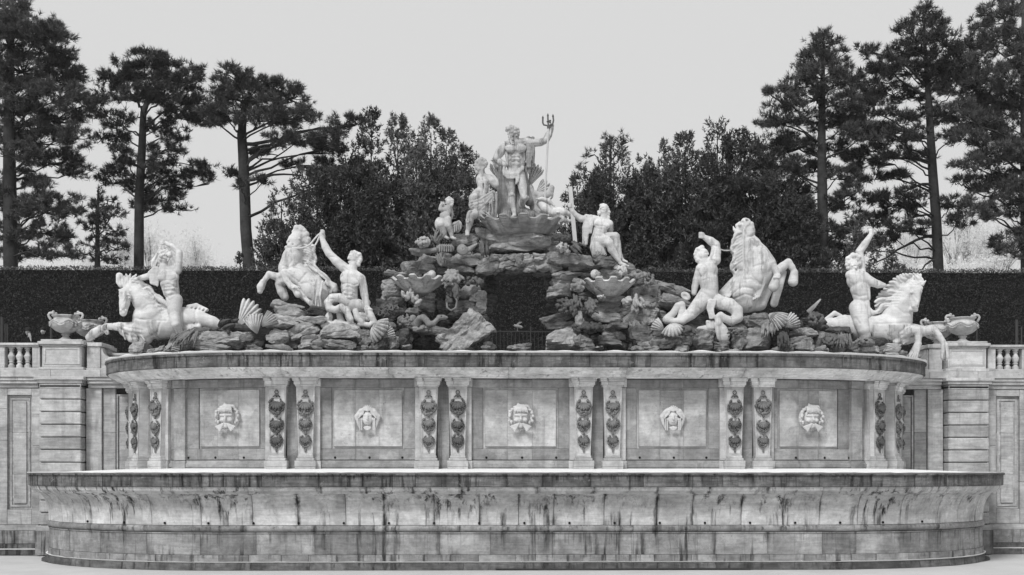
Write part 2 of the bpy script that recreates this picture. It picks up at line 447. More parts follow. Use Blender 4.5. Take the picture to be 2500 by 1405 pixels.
# ------------------------------------------------------------------ sculpting: smooth unions of tapered limbs, meshed with surface nets
class Clay:
    def __init__(s, vox=0.03): s.vox, s.pr, s.st = vox, [], []
    def limb(s, pts, k=0.05, op='+', flat=None):
        """pts: list of (Vector, radius)"""
        for (a, ra), (b, rb) in zip(pts[:-1], pts[1:]): s.pr.append(('c', np.array(a), np.array(b), ra, rb, k, op, flat))
    def ell(s, c, r, rot=0.0, k=0.05, op='+'):
        """rot: turn about the depth axis, degrees (clockwise as seen from the front)"""
        s.pr.append(('e', np.array(c), np.array(r, dtype=float), R(rot), 0, k, op, None))
    def mesh(s):
        lo, hi = np.full(3, 1e9), np.full(3, -1e9)
        for p in s.pr:
            if p[6] != '+': continue
            if p[0] == 'c':
                m = max(p[3], p[4]); lo = np.minimum(lo, np.minimum(p[1], p[2]) - m); hi = np.maximum(hi, np.maximum(p[1], p[2]) + m)
            else:
                m = p[2].max(); lo = np.minimum(lo, p[1] - m); hi = np.maximum(hi, p[1] + m)
        lo -= 3 * s.vox; hi += 3 * s.vox
        n = np.ceil((hi - lo) / s.vox).astype(int) + 1
        ax = [(lo[i] + s.vox * np.arange(n[i])).astype(np.float32) for i in range(3)]
        F = np.full(n, 0.5, dtype=np.float32)
        for p in s.pr:
            k = p[5]; mg = k + 2.5 * s.vox
            if p[0] == 'c':
                m = max(p[3], p[4]); a, b = np.minimum(p[1], p[2]) - m - mg, np.maximum(p[1], p[2]) + m + mg
            else:
                m = p[2].max(); a, b = p[1] - m - mg, p[1] + m + mg
            i0 = np.maximum(((a - lo) / s.vox).astype(int), 0); i1 = np.minimum(((b - lo) / s.vox).astype(int) + 2, n)
            if (i1 <= i0).any(): continue
            sl = tuple(slice(i0[i], i1[i]) for i in range(3))
            X, Y, Z = ax[0][sl[0]][:, None, None], ax[1][sl[1]][None, :, None], ax[2][sl[2]][None, None, :]
            if p[0] == 'c':
                A, B = p[1], p[2]; d = B - A; dd = float(d @ d) + 1e-9
                fl = p[7] or 1.0
                x, y, z = X - A[0], (Y - A[1]), Z - A[2]
                t = np.clip((x * d[0] + y * d[1] + z * d[2]) / dd, 0, 1)
                D = np.sqrt((x - t * d[0]) ** 2 + ((y - t * d[1]) / fl) ** 2 + (z - t * d[2]) ** 2) - (p[3] + (p[4] - p[3]) * t)
            else:
                c, r, ro = p[1], p[2], p[3]
                x, y, z = X - c[0], Y - c[1], Z - c[2]
                co, si = math.cos(ro), math.sin(ro)
                xr, zr = x * co - z * si, x * si + z * co
                k0 = np.sqrt((xr / r[0]) ** 2 + (y / r[1]) ** 2 + (zr / r[2]) ** 2)
                k1 = np.sqrt((xr / r[0] ** 2) ** 2 + (y / r[1] ** 2) ** 2 + (zr / r[2] ** 2) ** 2) + 1e-9
                D = k0 * (k0 - 1) / k1
            G = F[sl]
            if p[6] == '+':
                h = np.maximum(k - np.abs(G - D), 0) / k
                F[sl] = np.minimum(G, D) - h * h * k * 0.25
            else:
                D = -D
                h = np.maximum(k - np.abs(G - D), 0) / k
                F[sl] = np.maximum(G, D) + h * h * k * 0.25
        return surface_nets(F, lo, s.vox)
    def build(s, name, mat, parent=None):
        V, Q = s.mesh()
        if s.st or s.rough: V = s.chisel(V, Q)
        return mesh_np(name, V, Q, mat, parent, True)
    rough = 0.0
    def chisel(s, V, Q):
        """chiselled lines on the face turned to the pool, and the slight unevenness of worn marble"""
        a, b, c_, d_ = (V[Q[:, i]] for i in range(4))
        fn = np.cross(c_ - a, d_ - b); N = np.zeros_like(V)
        for i in range(4): np.add.at(N, Q[:, i], fn)
        N /= np.linalg.norm(N, axis=1)[:, None] + 1e-12
        if N[np.argmin(V[:, 1])][1] > 0: N = -N
        front = np.clip(-N[:, 1] * 2.5, 0, 1)
        disp = np.zeros(len(V))
        for pts, w, dep in s.st:
            best = np.full(len(V), 1e9)
            for (x0, z0), (x1, z1) in zip(pts[:-1], pts[1:]):
                dx, dz = x1 - x0, z1 - z0
                t = np.clip(((V[:, 0] - x0) * dx + (V[:, 2] - z0) * dz) / (dx * dx + dz * dz + 1e-9), 0, 1)
                best = np.minimum(best, np.hypot(V[:, 0] - x0 - t * dx, V[:, 2] - z0 - t * dz))
            disp += dep * np.exp(-(best / w) ** 2) * front
        disp = np.clip(disp, -0.08, 0.06)
        if s.rough: disp += s.rough * np.sin(V[:, 0] * 31 + 5 * np.sin(V[:, 2] * 13)) * np.sin(V[:, 2] * 27 + 4 * np.sin(V[:, 0] * 11 + V[:, 1] * 9))
        return V - N * disp[:, None]
def surface_nets(F, lo, vox):
    S = F < 0
    nx, ny, nz = F.shape
    c = [S[i:nx - 1 + i, j:ny - 1 + j, k:nz - 1 + k] for i in (0, 1) for j in (0, 1) for k in (0, 1)]
    cnt = sum(q.astype(np.int8) for q in c)
    act = (cnt > 0) & (cnt < 8)
    I, J, K = np.nonzero(act)
    idx = np.full(act.shape, -1, dtype=np.int32); idx[I, J, K] = np.arange(len(I))
    acc = np.zeros((len(I), 3)); num = np.zeros(len(I))
    corner = [(i, j, k) for i in (0, 1) for j in (0, 1) for k in (0, 1)]
    val = {q: F[I + q[0], J + q[1], K + q[2]] for q in corner}
    for a in corner:
        for axis in range(3):
            if a[axis]: continue
            b = list(a); b[axis] = 1; b = tuple(b)
            va, vb = val[a], val[b]
            m = (va < 0) != (vb < 0)
            t = np.where(m, va / np.where(m, va - vb, 1), 0)
            for x in range(3): acc[:, x] += np.where(m, a[x] + (t if x == axis else 0), 0)
            num += m
    V = (np.stack([I, J, K], 1) + acc / num[:, None]) * vox + lo
    Q = []
    for axis in range(3):
        o1, o2 = (axis + 1) % 3, (axis + 2) % 3
        a = np.take(S, range(0, S.shape[axis] - 1), axis=axis); b = np.take(S, range(1, S.shape[axis]), axis=axis)
        E = np.argwhere(a != b)
        E = E[(E[:, o1] > 0) & (E[:, o2] > 0) & (E[:, o1] < S.shape[o1] - 1) & (E[:, o2] < S.shape[o2] - 1)]
        fl = a[E[:, 0], E[:, 1], E[:, 2]]
        def cell(d1, d2):
            e = E.copy(); e[:, o1] -= d1; e[:, o2] -= d2
            return idx[e[:, 0], e[:, 1], e[:, 2]]
        q = np.stack([cell(1, 1), cell(0, 1), cell(0, 0), cell(1, 0)], 1)
        q[~fl] = q[~fl][:, ::-1]
        Q.append(q)
    Q = np.concatenate(Q); Q = Q[(Q >= 0).all(1)]
    return V, Q
class Trace:
    """measured sculpture: positions in an enlarged crop of the photograph plus a real depth offset in metres"""
    def __init__(s, ox, oy, sc, Y0, clay):
        s.ox, s.oy, s.sc, s.Y0, s.c = ox, oy, sc, Y0, clay
        s.m = 1.0 / (sc * PXM(Y0))
    def p(s, u, v, dy=0.0): return P(s.ox + u / s.sc, s.oy + v / s.sc, s.Y0 + dy)
    def limb(s, pts, k=0.06, dy=0.0, op='+', flat=None):
        q = []
        for t in pts:
            u, v, r = t[0], t[1], t[2]; d = t[3] if len(t) > 3 else 0.0
            q.append((s.p(u, v, dy + d), r * s.m * (0.93 if op == '+' else 1.0)))
        s.c.limb(q, k * 0.55, op, flat)
    def ell(s, u, v, r, rot=0.0, dy=0.0, k=0.06, op='+'):
        f_ = 0.94 if op == '+' else 1.0
        s.c.ell(s.p(u, v, dy), (r[0] * s.m * f_, r[1] * s.m * f_, r[2] * s.m * f_), rot, k * 0.55, op)
    def stroke(s, *lines, w=9, d=0.028):
        for l in lines:
            q = []
            for (a, b) in zip(l[:-1], l[1:]):
                for i in range(3): q.append((a[0] + (b[0] - a[0]) * i / 3, a[1] + (b[1] - a[1]) * i / 3))
            q.append(l[-1])
            s.c.st.append(([(s.p(u, v).x, s.p(u, v).z) for u, v in q], w * s.m, d))
    def curls(s, pts, r, dy=0.0, k=0.012, jit=0.25, seed=1):
        g = random.Random(seed)
        for t in pts:
            d = t[2] if len(t) > 2 else 0.0
            rr = r * g.uniform(1 - jit, 1 + jit)
            s.c.ell(s.p(t[0], t[1], dy + d), (rr * s.m,) * 3, 0, k)
    def wavy(s, pts, r, amp, waves, dy=0.0, k=0.02, n=14, ph=0.0):
        """a lock of hair or a fold: a wavy strand through the points (u, v, dy)"""
        pts = [(t[0], t[1], (t[2] if len(t) > 2 else 0.0)) for t in pts]
        A = np.array(pts, dtype=float)
        L = np.concatenate([[0], np.cumsum(np.hypot(*np.diff(A[:, :2], axis=0).T))]); L /= L[-1]
        q = []
        for i in range(n):
            f = i / (n - 1)
            u, v, d = (np.interp(f, L, A[:, j]) for j in range(3))
            e = 0.02
            du, dv = (np.interp(min(f + e, 1), L, A[:, j]) - np.interp(max(f - e, 0), L, A[:, j]) for j in (0, 1))
            l = math.hypot(du, dv) + 1e-6
            w = amp * math.sin(ph + f * waves * 2 * math.pi)
            rr = r * (1.0 - 0.45 * f)
            q.append((u - dv / l * w, v + du / l * w, rr, d))
        s.limb(q, k, dy)
# ================================================================== SETTING
YW = 7.2                                   # face of the retaining wall
ZT = 7.06                                  # terrace level
t = NT('snowy_ice')
tc = t.n('ShaderNodeTexCoord'); p_ = tc.outputs['Object']
n1 = t.noise(p_, 0.5, 5, 0.6); n2 = t.noise(p_, 9.0, 5, 0.7)
val = t.math('MULTIPLY', t.ramp(n1, 0.3, 0.7, 0.46, 0.53), t.ramp(n2, 0.3, 0.7, 0.97, 1.03))
dk = t.math('MULTIPLY', t.ramp(t.noise(t.scaled(p_, (1.0, 2.2, 1.0)), 3.2, 3, 0.6), 0.70, 0.74), t.ramp(n2, 0.5, 0.6))
M_ice = t.finish(t.mix(dk, val, 0.12), 0.9, n2, 0.1, 0.02)
M_wet = plain('meltwater', 0.05, 0.35, 0.2, 0.5)
tag(mesh_obj('pool_ice', [(-160, -160, 0), (160, -160, 0), (160, YW + 0.6, 0), (-160, YW + 0.6, 0)], [(0, 1, 2, 3)], M_ice), 'snow covered ice of the empty pool before the fountain', kind='structure')
M_ground = plain('snowy_ground', 0.42, 0.95, 0.25)
gv, gf = [], []
ys = [YW + 0.3, 12, 20, 40, 80, 140, 200, 260, 330, 420, 600, 900, 1400]
xs = [-900, -400, -200, -120, -60, -30, 0, 30, 60, 120, 200, 400, 900]
def ground_z(x, y):
    if y < 100: return ZT
    return ZT + (1 - math.exp(-(y - 100) / 160.0)) * (16.0 + 5.0 * math.sin(x * 0.013 + 0.6) + 7.0 * math.exp(-((x - 120) / 90.0) ** 2))
for y in ys:
    for x in xs: gv.append((x, y, ground_z(x, y)))
nx_ = len(xs)
for i in range(len(ys) - 1):
    for j in range(nx_ - 1): gf.append((i * nx_ + j, i * nx_ + j + 1, (i + 1) * nx_ + j + 1, (i + 1) * nx_ + j))
tag(mesh_obj('ground', gv, gf, M_ground), 'snowy terrace and hillside behind the fountain', kind='structure')

# ------------------------------------------------------------------ lower basin
LOW = Plan(9.5, 7.8, 6.5, 6.5, YW + 0.2)
basin = empty('lower_basin', (0, 3, 0), 'huge lower fountain basin with dark stained rim and hollow curved side', 'fountain basin')
SM = LOW.smax - 0.05
rng = random.Random(3)
# cores keep the joints dark
core = [(-0.08, 0.02), (-0.08, 1.3), (-0.02, 1.5), (0.0, 1.9), (0.10, 2.25), (0.28, 2.46), (0.45, 2.56), (0.60, 2.74), (0.66, 3.02), (-0.5, 3.02), (-0.5, 0.02)]
v, f = sweep(LOW, core, -SM, SM, 0.5); mesh_obj('basin_core', v, f, M_joint, basin)
cav = []
for i in range(13):
    a = i / 12.0
    cav.append((0.06 + 0.50 * (1 - math.sqrt(max(0, 1 - (a ** 1.15) ** 2.0 * 0.985))), 1.47 + 1.03 * a))
rimp = [(0.0, 2.72), (0.735, 2.72), (0.75, 2.735), (0.75, 3.085), (0.80, 3.095), (0.80, 3.145), (0.0, 3.145)]
midp = [(0.0, 2.50), (0.56, 2.50), (0.575, 2.535), (0.60, 2.545), (0.655, 2.60), (0.685, 2.665), (0.70, 2.715), (0.0, 2.715)]
cavp = [(-0.3, 1.475)] + cav + [(-0.3, 2.495)]
torp = [(-0.3, 1.24)] + [(0.02 + 0.10 * math.cos(R(a)) + 0.02, 1.355 + 0.105 * math.sin(R(a))) for a in range(-80, 81, 16)] + [(-0.3, 1.47)]
plip = [(-0.3, 0.50), (0.035, 0.50), (0.045, 0.51), (0.045, 1.19), (0.075, 1.20), (0.075, 1.236), (-0.3, 1.236)]
st1p = [(-0.3, 0.255), (0.075, 0.255), (0.08, 0.265), (0.08, 0.485), (0.07, 0.495), (-0.3, 0.495)]
st2p = [(-0.3, 0.01), (0.16, 0.01), (0.15, 0.05), (0.125, 0.20), (0.115, 0.25), (-0.3, 0.25)]
blocks(LOW, rimp, cuts_random(-SM, SM, 1.42, 0.28, rng), 'rim_block', M_fascia, basin)
blocks(LOW, midp, cuts_random(-SM, SM, 1.9, 0.3, rng), 'moulding_block', M_basin, basin, 0.008)
blocks(LOW, cavp, cuts_random(-SM, SM, 1.42, 0.22, rng), 'hollow_block', M_basin, basin, 0.018)
blocks(LOW, torp, cuts_random(-SM, SM, 2.6, 0.3, rng), 'torus_block', M_plinth, basin, 0.008)
blocks(LOW, plip, cuts_random(-SM, SM, 1.75, 0.35, rng), 'plinth_block', M_plinth, basin, 0.009)
blocks(LOW, st1p, cuts_random(-SM, SM, 1.0, 0.35, rng), 'course_block', M_plinth, basin, 0.010)
blocks(LOW, st2p, cuts_random(-SM, SM, 2.2, 0.3, rng), 'step_block', M_step, basin, 0.008)
# thin snow lines on the step and the rim, snow in the basin
def snow_strip(plan, d0, d1, z, h, s0, s1, name, parent, seed, step=0.12):
    g = random.Random(seed); n = int((s1 - s0) / step); v, f = [], []
    for i in range(n + 1):
        u = s0 + (s1 - s0) * i / n
        j = mnoise.noise(Vector((u * 1.7, seed, 0))); hh = h * (0.75 + 0.5 * j)
        e = 0.012 * mnoise.noise(Vector((u * 6.0, seed, 3)))
        for d, z_ in ((d0, z), (d0 + 0.01 + e, z + hh * 0.7), (d0 + 0.04 + e, z + hh), (d1, z + hh), (d1, z)):
            x, y, nx, ny = plan.at(u, -d if False else d); v.append((x, y, z_))
    for i in range(n):
        for k in range(5):
            a, b = i * 5 + k, i * 5 + (k + 1) % 5
            f.append((a, b, b + 5, a + 5))
    f.append((0, 1, 2, 3, 4)); f.append(tuple(n * 5 + k for k in (4, 3, 2, 1, 0)))
    return mesh_obj(name, v, f, M_snow, parent, True)
snow_strip(LOW, 0.775, -0.45, 3.147, 0.05, -SM, SM, 'rim_snow', basin, 2)
snow_strip(LOW, 0.118, 0.082, 0.252, 0.042, -SM, SM, 'step_snow', basin, 5)
# snow on the frozen water of the lower basin
v, f = [], []
us = np.linspace(-SM, SM, 81)
for u in us:
    x, y, nx, ny = LOW.at(u, -0.2); v.append((x, y, 3.19))
for u in us:
    x, y, nx, ny = LOW.at(u, -0.2); x2, y2, _a, _b = LOW.at(u, -3.4); v.append((x2, max(y2, y + 0.3), 3.325))
n = len(us)
for u in us: x2, y2, _a, _b = LOW.at(u, -3.4); v.append((x2 * 0.97, YW + 0.4, 3.33))
mesh_obj('basin_snow', v, [(i, i + 1, n + i + 1, n + i) for i in range(n - 1)] + [(n + i, n + i + 1, 2 * n + i + 1, 2 * n + i) for i in range(n - 1)], M_snow, basin)
# outlets along the foot of the hollow
k = 0
for px in range(172, 2400, 110):
    if abs(px - 1258) > 1090: continue
    s_ = LOW.s_of_x(XAT(px + 8, 0.0)); x, y, nx, ny = LOW.at(s_, 0.055)
    a = math.atan2(ny, nx); mb = MB()
    pts = [Vector((x + nx * d, y + ny * d, 1.535)) for d in (-0.06, 0.035)]
    mb.tube(pts, 0.040, 10); mb.build('outlet', M_black, basin)
# dark melt edge round the foot of the basin and at its ends
v, f = [], []
us = np.linspace(-SM, SM, 260)
for u in us:
    w = 0.16 + 0.08 * mnoise.noise(Vector((u * 0.9, 0, 7))) + 0.5 * max(0, (abs(u) - SM + 6.0) / 6.0) ** 2
    for d in (0.0, w): x, y, nx, ny = LOW.at(u, d); v.append((x, y, 0.005))
tag(mesh_obj('water', v, [(2 * i, 2 * i + 1, 2 * i + 3, 2 * i + 2) for i in range(len(us) - 1)], M_wet), 'dark meltwater seam round the foot of the lower basin', kind='structure')
# thin hose lying along the foot
hose = [LOW.at(u, 0.26 + 0.06 * math.sin(u * 0.9)) for u in np.linspace(-0.9, 7.4, 60)]
tag(MB().tube([(q[0], q[1], 0.03 + 0.012) for q in hose], 0.03, 6).build('hose', plain('hose_rubber', 0.03, 0.6)), 'thin dark hose lying along the foot of the lower basin', 'hose')

# ------------------------------------------------------------------ upper basin
UP = Plan(8.5, 7.1, 5.2, 7.2, YW + 0.5)            # plan line of the rim
US = UP.smax - 0.05
upper = empty('upper_basin', (0, 5, 3), 'upper fountain basin on a masked wall with tapering garlanded pilasters', 'fountain basin')
DW = -1.12                                          # wall face behind the rim line
DP = -0.78                                          # pilaster face
cr = [(-1.2, 3.0), (-1.2, 6.45), (-0.8, 6.5), (-0.10, 6.8), (-0.06, 7.2), (-2.2, 7.2), (-2.2, 3.0)]
v, f = sweep(UP, cr, -US, US, 0.5); mesh_obj('wall_core', v, f, M_joint, upper)
fas = [(-0.9, 6.80), (-0.03, 6.80), (-0.01, 6.82), (-0.01, 7.19), (0.035, 7.20), (0.035, 7.275), (-0.9, 7.275)]
cor = [(-1.3, 6.475), (-0.66, 6.475), (-0.64, 6.50), (-0.55, 6.52), (-0.52, 6.56), (-0.38, 6.60), (-0.28, 6.67), (-0.22, 6.70), (-0.13, 6.735), (-0.08, 6.795), (-1.3, 6.795)]
blocks(UP, fas, cuts_random(-US, US, 1.75, 0.3, rng), 'rim_block', M_fascia, upper)
blocks(UP, cor, cuts_random(-US, US, 3.3, 0.3, rng), 'cornice_block', M_cornice, upper, 0.008)
snow_strip(UP, 0.025, -0.62, 7.277, 0.10, -US, US, 'rim_snow', upper, 9)
v, f = [], []
us = np.linspace(-US, US, 81)
for u in us:
    x, y, nx, ny = UP.at(u, -0.6); v.append((x, y, 7.22))
for u in us:
    x, y, nx, ny = UP.at(u, -0.6); v.append((x * 0.7, YW + 0.9, 7.22))
n = len(us)
mesh_obj('basin_floor', v, [(i, i + 1, n + i + 1, n + i) for i in range(n - 1)], M_rock2, upper)

PILX = [2.2, 3.22, 7.5, 8.5, 13.05, 14.05]
def s_off(x, d=DP):
    """arc position on the rim line whose point offset by d has this x"""
    lo_, hi_ = 0.0, UP.smax
    for _ in range(40):
        m_ = (lo_ + hi_) / 2
        if UP.at(m_, d)[0] < x: lo_ = m_
        else: hi_ = m_
    return lo_
PS = [s_off(x) for x in PILX]
PS += [PS[-1] + 2.6, PS[-1] + 3.5]
allS = sorted([-q for q in PS] + PS)
# bays between the pairs: courses of slabs, a raised panel frame, a mask
bays = [(-PS[0], PS[0])] + [(PS[1], PS[2]), (PS[3], PS[4]), (PS[5], PS[6])] + [(-PS[2], -PS[1]), (-PS[4], -PS[3]), (-PS[6], -PS[5])]
def slab(s0, s1, z0, z1, d, name, mat, parent, dep=0.25, gap=0.006):
    pr = [(d - dep, z0 + gap / 2), (d - 0.008, z0 + gap / 2), (d, z0 + gap / 2 + 0.008), (d, z1 - gap / 2 - 0.008), (d - 0.008, z1 - gap / 2), (d - dep, z1 - gap / 2)]
    v, f = sweep(UP, pr, s0 + gap / 2, s1 - gap / 2, 0.3)
    return mesh_obj(name, v, f, mat, parent)
bay_mid = []
for (a, b) in bays:
    kx = 0.30 if b - a > 3.0 else 0.27
    a, b = a + kx, b - kx                          # leave room for the pilasters
    w = b - a; bay_mid.append(((a + b) / 2, w))
    e = 0.62 if w > 3.0 else 0.30                  # border to the panel
    p0, p1, zb, zt = a + e, b - e, 4.06, 6.11
    if abs(a) > PS[3] - 0.1 and abs(b) > PS[3] - 0.1 and w > 3.6:   # outer bay: panel moved towards the middle, broad strip beyond it
        if a > 0: p0, p1 = a + 0.42, a + 0.42 + 2.6
        else: p0, p1 = b - 0.42 - 2.6, b - 0.42
        bay_mid[-1] = ((p0 + p1) / 2, w)
        q0, q1 = (p1 + 0.62, p1 + 1.22) if a > 0 else (p0 - 1.22, p0 - 0.62)
        slab(q0, q1, 3.6, 6.17, DW + 0.13, 'side_strip', M_upper, upper, 0.4); slab(q0 - 0.03, q1 + 0.03, 6.18, 6.46, DW + 0.17, 'side_strip', M_upper, upper, 0.4); slab(q0 - 0.03, q1 + 0.03, 3.2, 3.59, DW + 0.17, 'side_strip', M_upper, upper, 0.4)  # darker marble here paints in the shade of a side return
    for name, s0, s1, z0, z1 in (('border_slab', a, p0 - 0.05, zb - 0.05, zt + 0.05), ('border_slab', p1 + 0.05, b, zb - 0.05, zt + 0.05)):
        slab(s0, s1, z0, z1, DW, name, M_upper, upper)
    th = [a, p0 + (p1 - p0) * 0.32, p0 + (p1 - p0) * 0.66, b]
    for s0, s1 in zip(th[:-1], th[1:]):
        slab(s0, s1, 3.62, zb - 0.05, DW, 'foot_slab', M_upper, upper)
        slab(s0, s1, zt + 0.05, 6.46, DW, 'frieze_slab', M_upper, upper)
    tp = [p0 + 0.025, th[1], th[2], p1 - 0.025]
    for s0, s1 in zip(tp[:-1], tp[1:]): slab(s0, s1, zb + 0.03, zt - 0.03, DW + 0.03, 'panel_slab', M_panel, upper)
    fr = MB()
    for s0, s1, z0, z1 in ((p0 - 0.048, p1 + 0.048, zb - 0.048, zb + 0.045), (p0 - 0.048, p1 + 0.048, zt - 0.045, zt + 0.048), (p0 - 0.048, p0 + 0.045, zb + 0.046, zt - 0.046), (p1 - 0.045, p1 + 0.048, zb + 0.046, zt - 0.046)):
        pr = [(DW - 0.06, z0), (DW - 0.03, z0), (DW - 0.015, (z0 + z1) / 2), (DW - 0.03, z1), (DW - 0.06, z1)] if False else [(DW - 0.2, z0), (DW - 0.05, z0), (DW - 0.05, z1), (DW - 0.2, z1)]
        v, f = sweep(UP, pr, s0, s1, 0.3); fr.add(v, f)
    fr.build('panel_frame', M_pil, upper)
    v, f = sweep(UP, [(DW - 0.3, 3.18), (DW + 0.10, 3.18), (DW + 0.10, 3.36), (DW + 0.13, 3.37), (DW + 0.13, 3.47), (DW + 0.07, 3.52), (DW + 0.05, 3.60), (DW - 0.3, 3.60)], a, b, 0.3)
    mesh_obj('base_moulding', v, f, M_upper, upper)
    for q in (-0.42, 0.02, 0.44):
        x, y, nx, ny = UP.at((a + b) / 2 + q * (p1 - p0 + 0.3), DW)
        MB().tube([Vector((x - nx * 0.05, y - ny * 0.05, 3.70)), Vector((x + nx * 0.012, y + ny * 0.012, 3.70))], 0.042, 10).build('outlet', M_black, upper)

# pilasters: narrow foot, wide head, inset panel with a garland
def frame_at(s_, d):
    x, y, nx, ny = UP.at(s_, d)
    return Matrix(((ny * -1, nx, 0, x), (nx, ny, 0, y), (0, 0, 1, 0), (0, 0, 0, 1)))   # local x along the wall, local y outwards
def frame_at(s_, d):
    x, y, nx, ny = UP.at(s_, d)
    return Matrix(((-ny, -nx, 0, x), (nx, -ny, 0, y), (0, 0, 1, 0), (0, 0, 0, 1)))      # local x along the wall (to +x), local -y outwards
def frustum(mb, w0, w1, y0, y1, z0, z1):
    mb.add([(-w0, y0, z0), (w0, y0, z0), (w0, y1, z0), (-w0, y1, z0), (-w1, y0, z1), (w1, y0, z1), (w1, y1, z1), (-w1, y1, z1)],
           [(3, 2, 1, 0), (4, 5, 6, 7), (0, 1, 5, 4), (1, 2, 6, 5), (2, 3, 7, 6), (3, 0, 4, 7)])
sh = MB(); frustum(sh, 0.245, 0.325, 0.02, 0.5, 3.77, 6.18)
pb = MB()                                            # raised edges round the inset
for sx in (-1, 1):
    w0, w1 = 0.245, 0.325
    pb.add([(sx * w0, 0.0, 3.77), (sx * (w0 - 0.05), 0.0, 3.77), (sx * (w0 - 0.05), 0.03, 3.77), (sx * w0, 0.03, 3.77),
            (sx * w1, 0.0, 6.18), (sx * (w1 - 0.05), 0.0, 6.18), (sx * (w1 - 0.05), 0.03, 6.18), (sx * w1, 0.03, 6.18)],
           [(0, 1, 5, 4), (1, 2, 6, 5), (2, 3, 7, 6), (3, 0, 4, 7), (3, 2, 1, 0), (4, 5, 6, 7)])
pb.box(-0.195, 0.195, 0.0, 0.03, 3.77, 3.86); pb.box(-0.27, 0.27, 0.0, 0.03, 6.08, 6.18)
cp = MB()
for w, y0, z0, z1 in ((0.36, -0.04, 6.18, 6.24), (0.40, -0.07, 6.24, 6.37), (0.45, -0.12, 6.37, 6.43), (0.47, -0.15, 6.43, 6.475)): cp.box(-w, w, y0, 0.5, z0, z1, 0.012)
bs = MB()
for w, y0, z0, z1 in ((0.27, -0.02, 3.68, 3.768), (0.31, -0.05, 3.59, 3.68), (0.37, -0.09, 3.38, 3.59), (0.36, -0.08, 3.15, 3.38)): bs.box(-w, w, y0, 0.5, z0, z1, 0.012)
for mbx, nm in ((sh, 0), (pb, 0), (cp, 0), (bs, 0)): pass
def me_of(mb, name, mat, smooth=False):
    me = bpy.data.meshes.new(name); me.from_pydata(mb.v, [], mb.f); me.materials.append(mat)
    if smooth: me.polygons.foreach_set('use_smooth', [True] * len(me.polygons))
    me.update(); return me
def scallop_mb(mb, c, rad, ribs=9, span=150, depth=0.35, th=0.02, amp=0.05, tilt=None, nr=6, wave=0.0):
    """a fan shell in the local x-z plane, hinge at c, opening upwards, belly towards -y"""
    na = ribs * 6
    grid = []
    for side in (0, 1):
        g = []
        for i in range(nr + 1):
            r = rad * (0.06 + 0.94 * i / nr)
            row = []
            for j in range(na + 1):
                a = R(-span / 2 + span * j / na)
                rb = 2.0 * abs(math.sin(math.pi * ribs * j / na)) - 1.0 + 0.08 * math.sin(i * 2.4)
                rr = r * (1 + (0.07 * rb * (i / nr) ** 2)) * (1 - 0.10 * (abs(j / na - 0.5) * 2) ** 3)
                q = i / nr
                y = -depth * rad * math.sin(q * math.pi * 0.62) * (1 - 0.5 * (abs(j / na - 0.5) * 2) ** 2) - amp * rad * rb * q + wave * rad * q * q
                v_ = Vector((rr * math.sin(a), y + th * side, rr * math.cos(a)))
                if tilt is not None: v_ = tilt @ v_
                row.append(tuple(Vector(c) + v_))
            g.append(row)
        grid.append(g)
    vs_, fs_ = [], []
    W_ = na + 1
    for g in grid:
        for row in g: vs_.extend(row)
    o = (nr + 1) * W_
    for i in range(nr):
        for j in range(na):
            a = i * W_ + j
            fs_.append((a, a + 1, a + W_ + 1, a + W_)); fs_.append((o + a, o + a + W_, o + a + W_ + 1, o + a + 1))
    for j in range(na):
        a = nr * W_ + j; fs_.append((a, a + 1, o + a + 1, o + a))
        fs_.append((j + 1, j, o + j, o + j + 1))
    for i in range(nr):
        a = i * W_; fs_.append((a, a + W_, o + a + W_, o + a))
        b = a + na; fs_.append((b + W_, b, o + b, o + b + W_))
    mb.add(vs_, fs_)
def swag_mesh(seed):
    g = random.Random(seed); mb = MB(); kz = g.uniform(-0.03, 0.03)
    # ring and bow
    for i in range(12):
        a = 2 * math.pi * i / 12; mb.ball((0.06 * math.cos(a), -0.02, 5.98 + 0.06 * math.sin(a)), 0.02, 6, 4)
    for q in (-1, 0, 1): mb.tube([(0, -0.02, 5.90), (q * 0.06, -0.05, 5.86), (q * 0.13, -0.02, 5.80)], [0.03, 0.035, 0.015], 6)
    for zc, sz in ((5.50 + kz, 0.275), (4.86 - kz, 0.245), (4.29, 0.215)):
        sz *= g.uniform(0.94, 1.06)
        scallop_mb(mb, (0, -0.07, zc + sz * 0.55), sz * 0.95, 7, 150, 0.30, 0.015, 0.055, Matrix.Rotation(math.pi, 4, 'Y') if False else Matrix.Rotation(math.pi, 3, 'Y'), 4)
        for i in range(22):                           # leaves, fruit and beads round the shell
            a = R(150 + 240 * i / 21.0) if False else R(-235 + 290 * i / 21.0)
            rr = sz * g.uniform(0.82, 0.98)
            mb.ball((rr * math.cos(a) * 0.95, -0.035 - g.uniform(0, 0.03), zc - sz * 0.05 + rr * math.sin(a) * 1.05), sz * g.uniform(0.13, 0.23), 5, 4)
        for q in (-1, 1):
            for i in range(6): mb.ball((q * sz * 0.42, -0.05, zc - sz * (0.35 + 0.14 * i)), sz * 0.085, 5, 4)
        for i in range(7):
            mb.ball((g.uniform(-0.5, 0.5) * sz, -0.06, zc - sz * g.uniform(0.35, 0.85)), sz * g.uniform(0.14, 0.24), 6, 4)
    for z0, z1 in ((5.26, 5.10), (4.63, 4.48)):
        mb.tube([(0, -0.03, z0), (0.02, -0.05, (z0 + z1) / 2), (0, -0.03, z1)], [0.04, 0.035, 0.04], 6)
    for i in range(9):
        for q in range(3):
            mb.ball(((q - 1) * 0.045 * (1 - i / 10), -0.03, 4.16 - i * 0.032), 0.026, 5, 4)
    return me_of(mb, 'swag', M_swag, True)
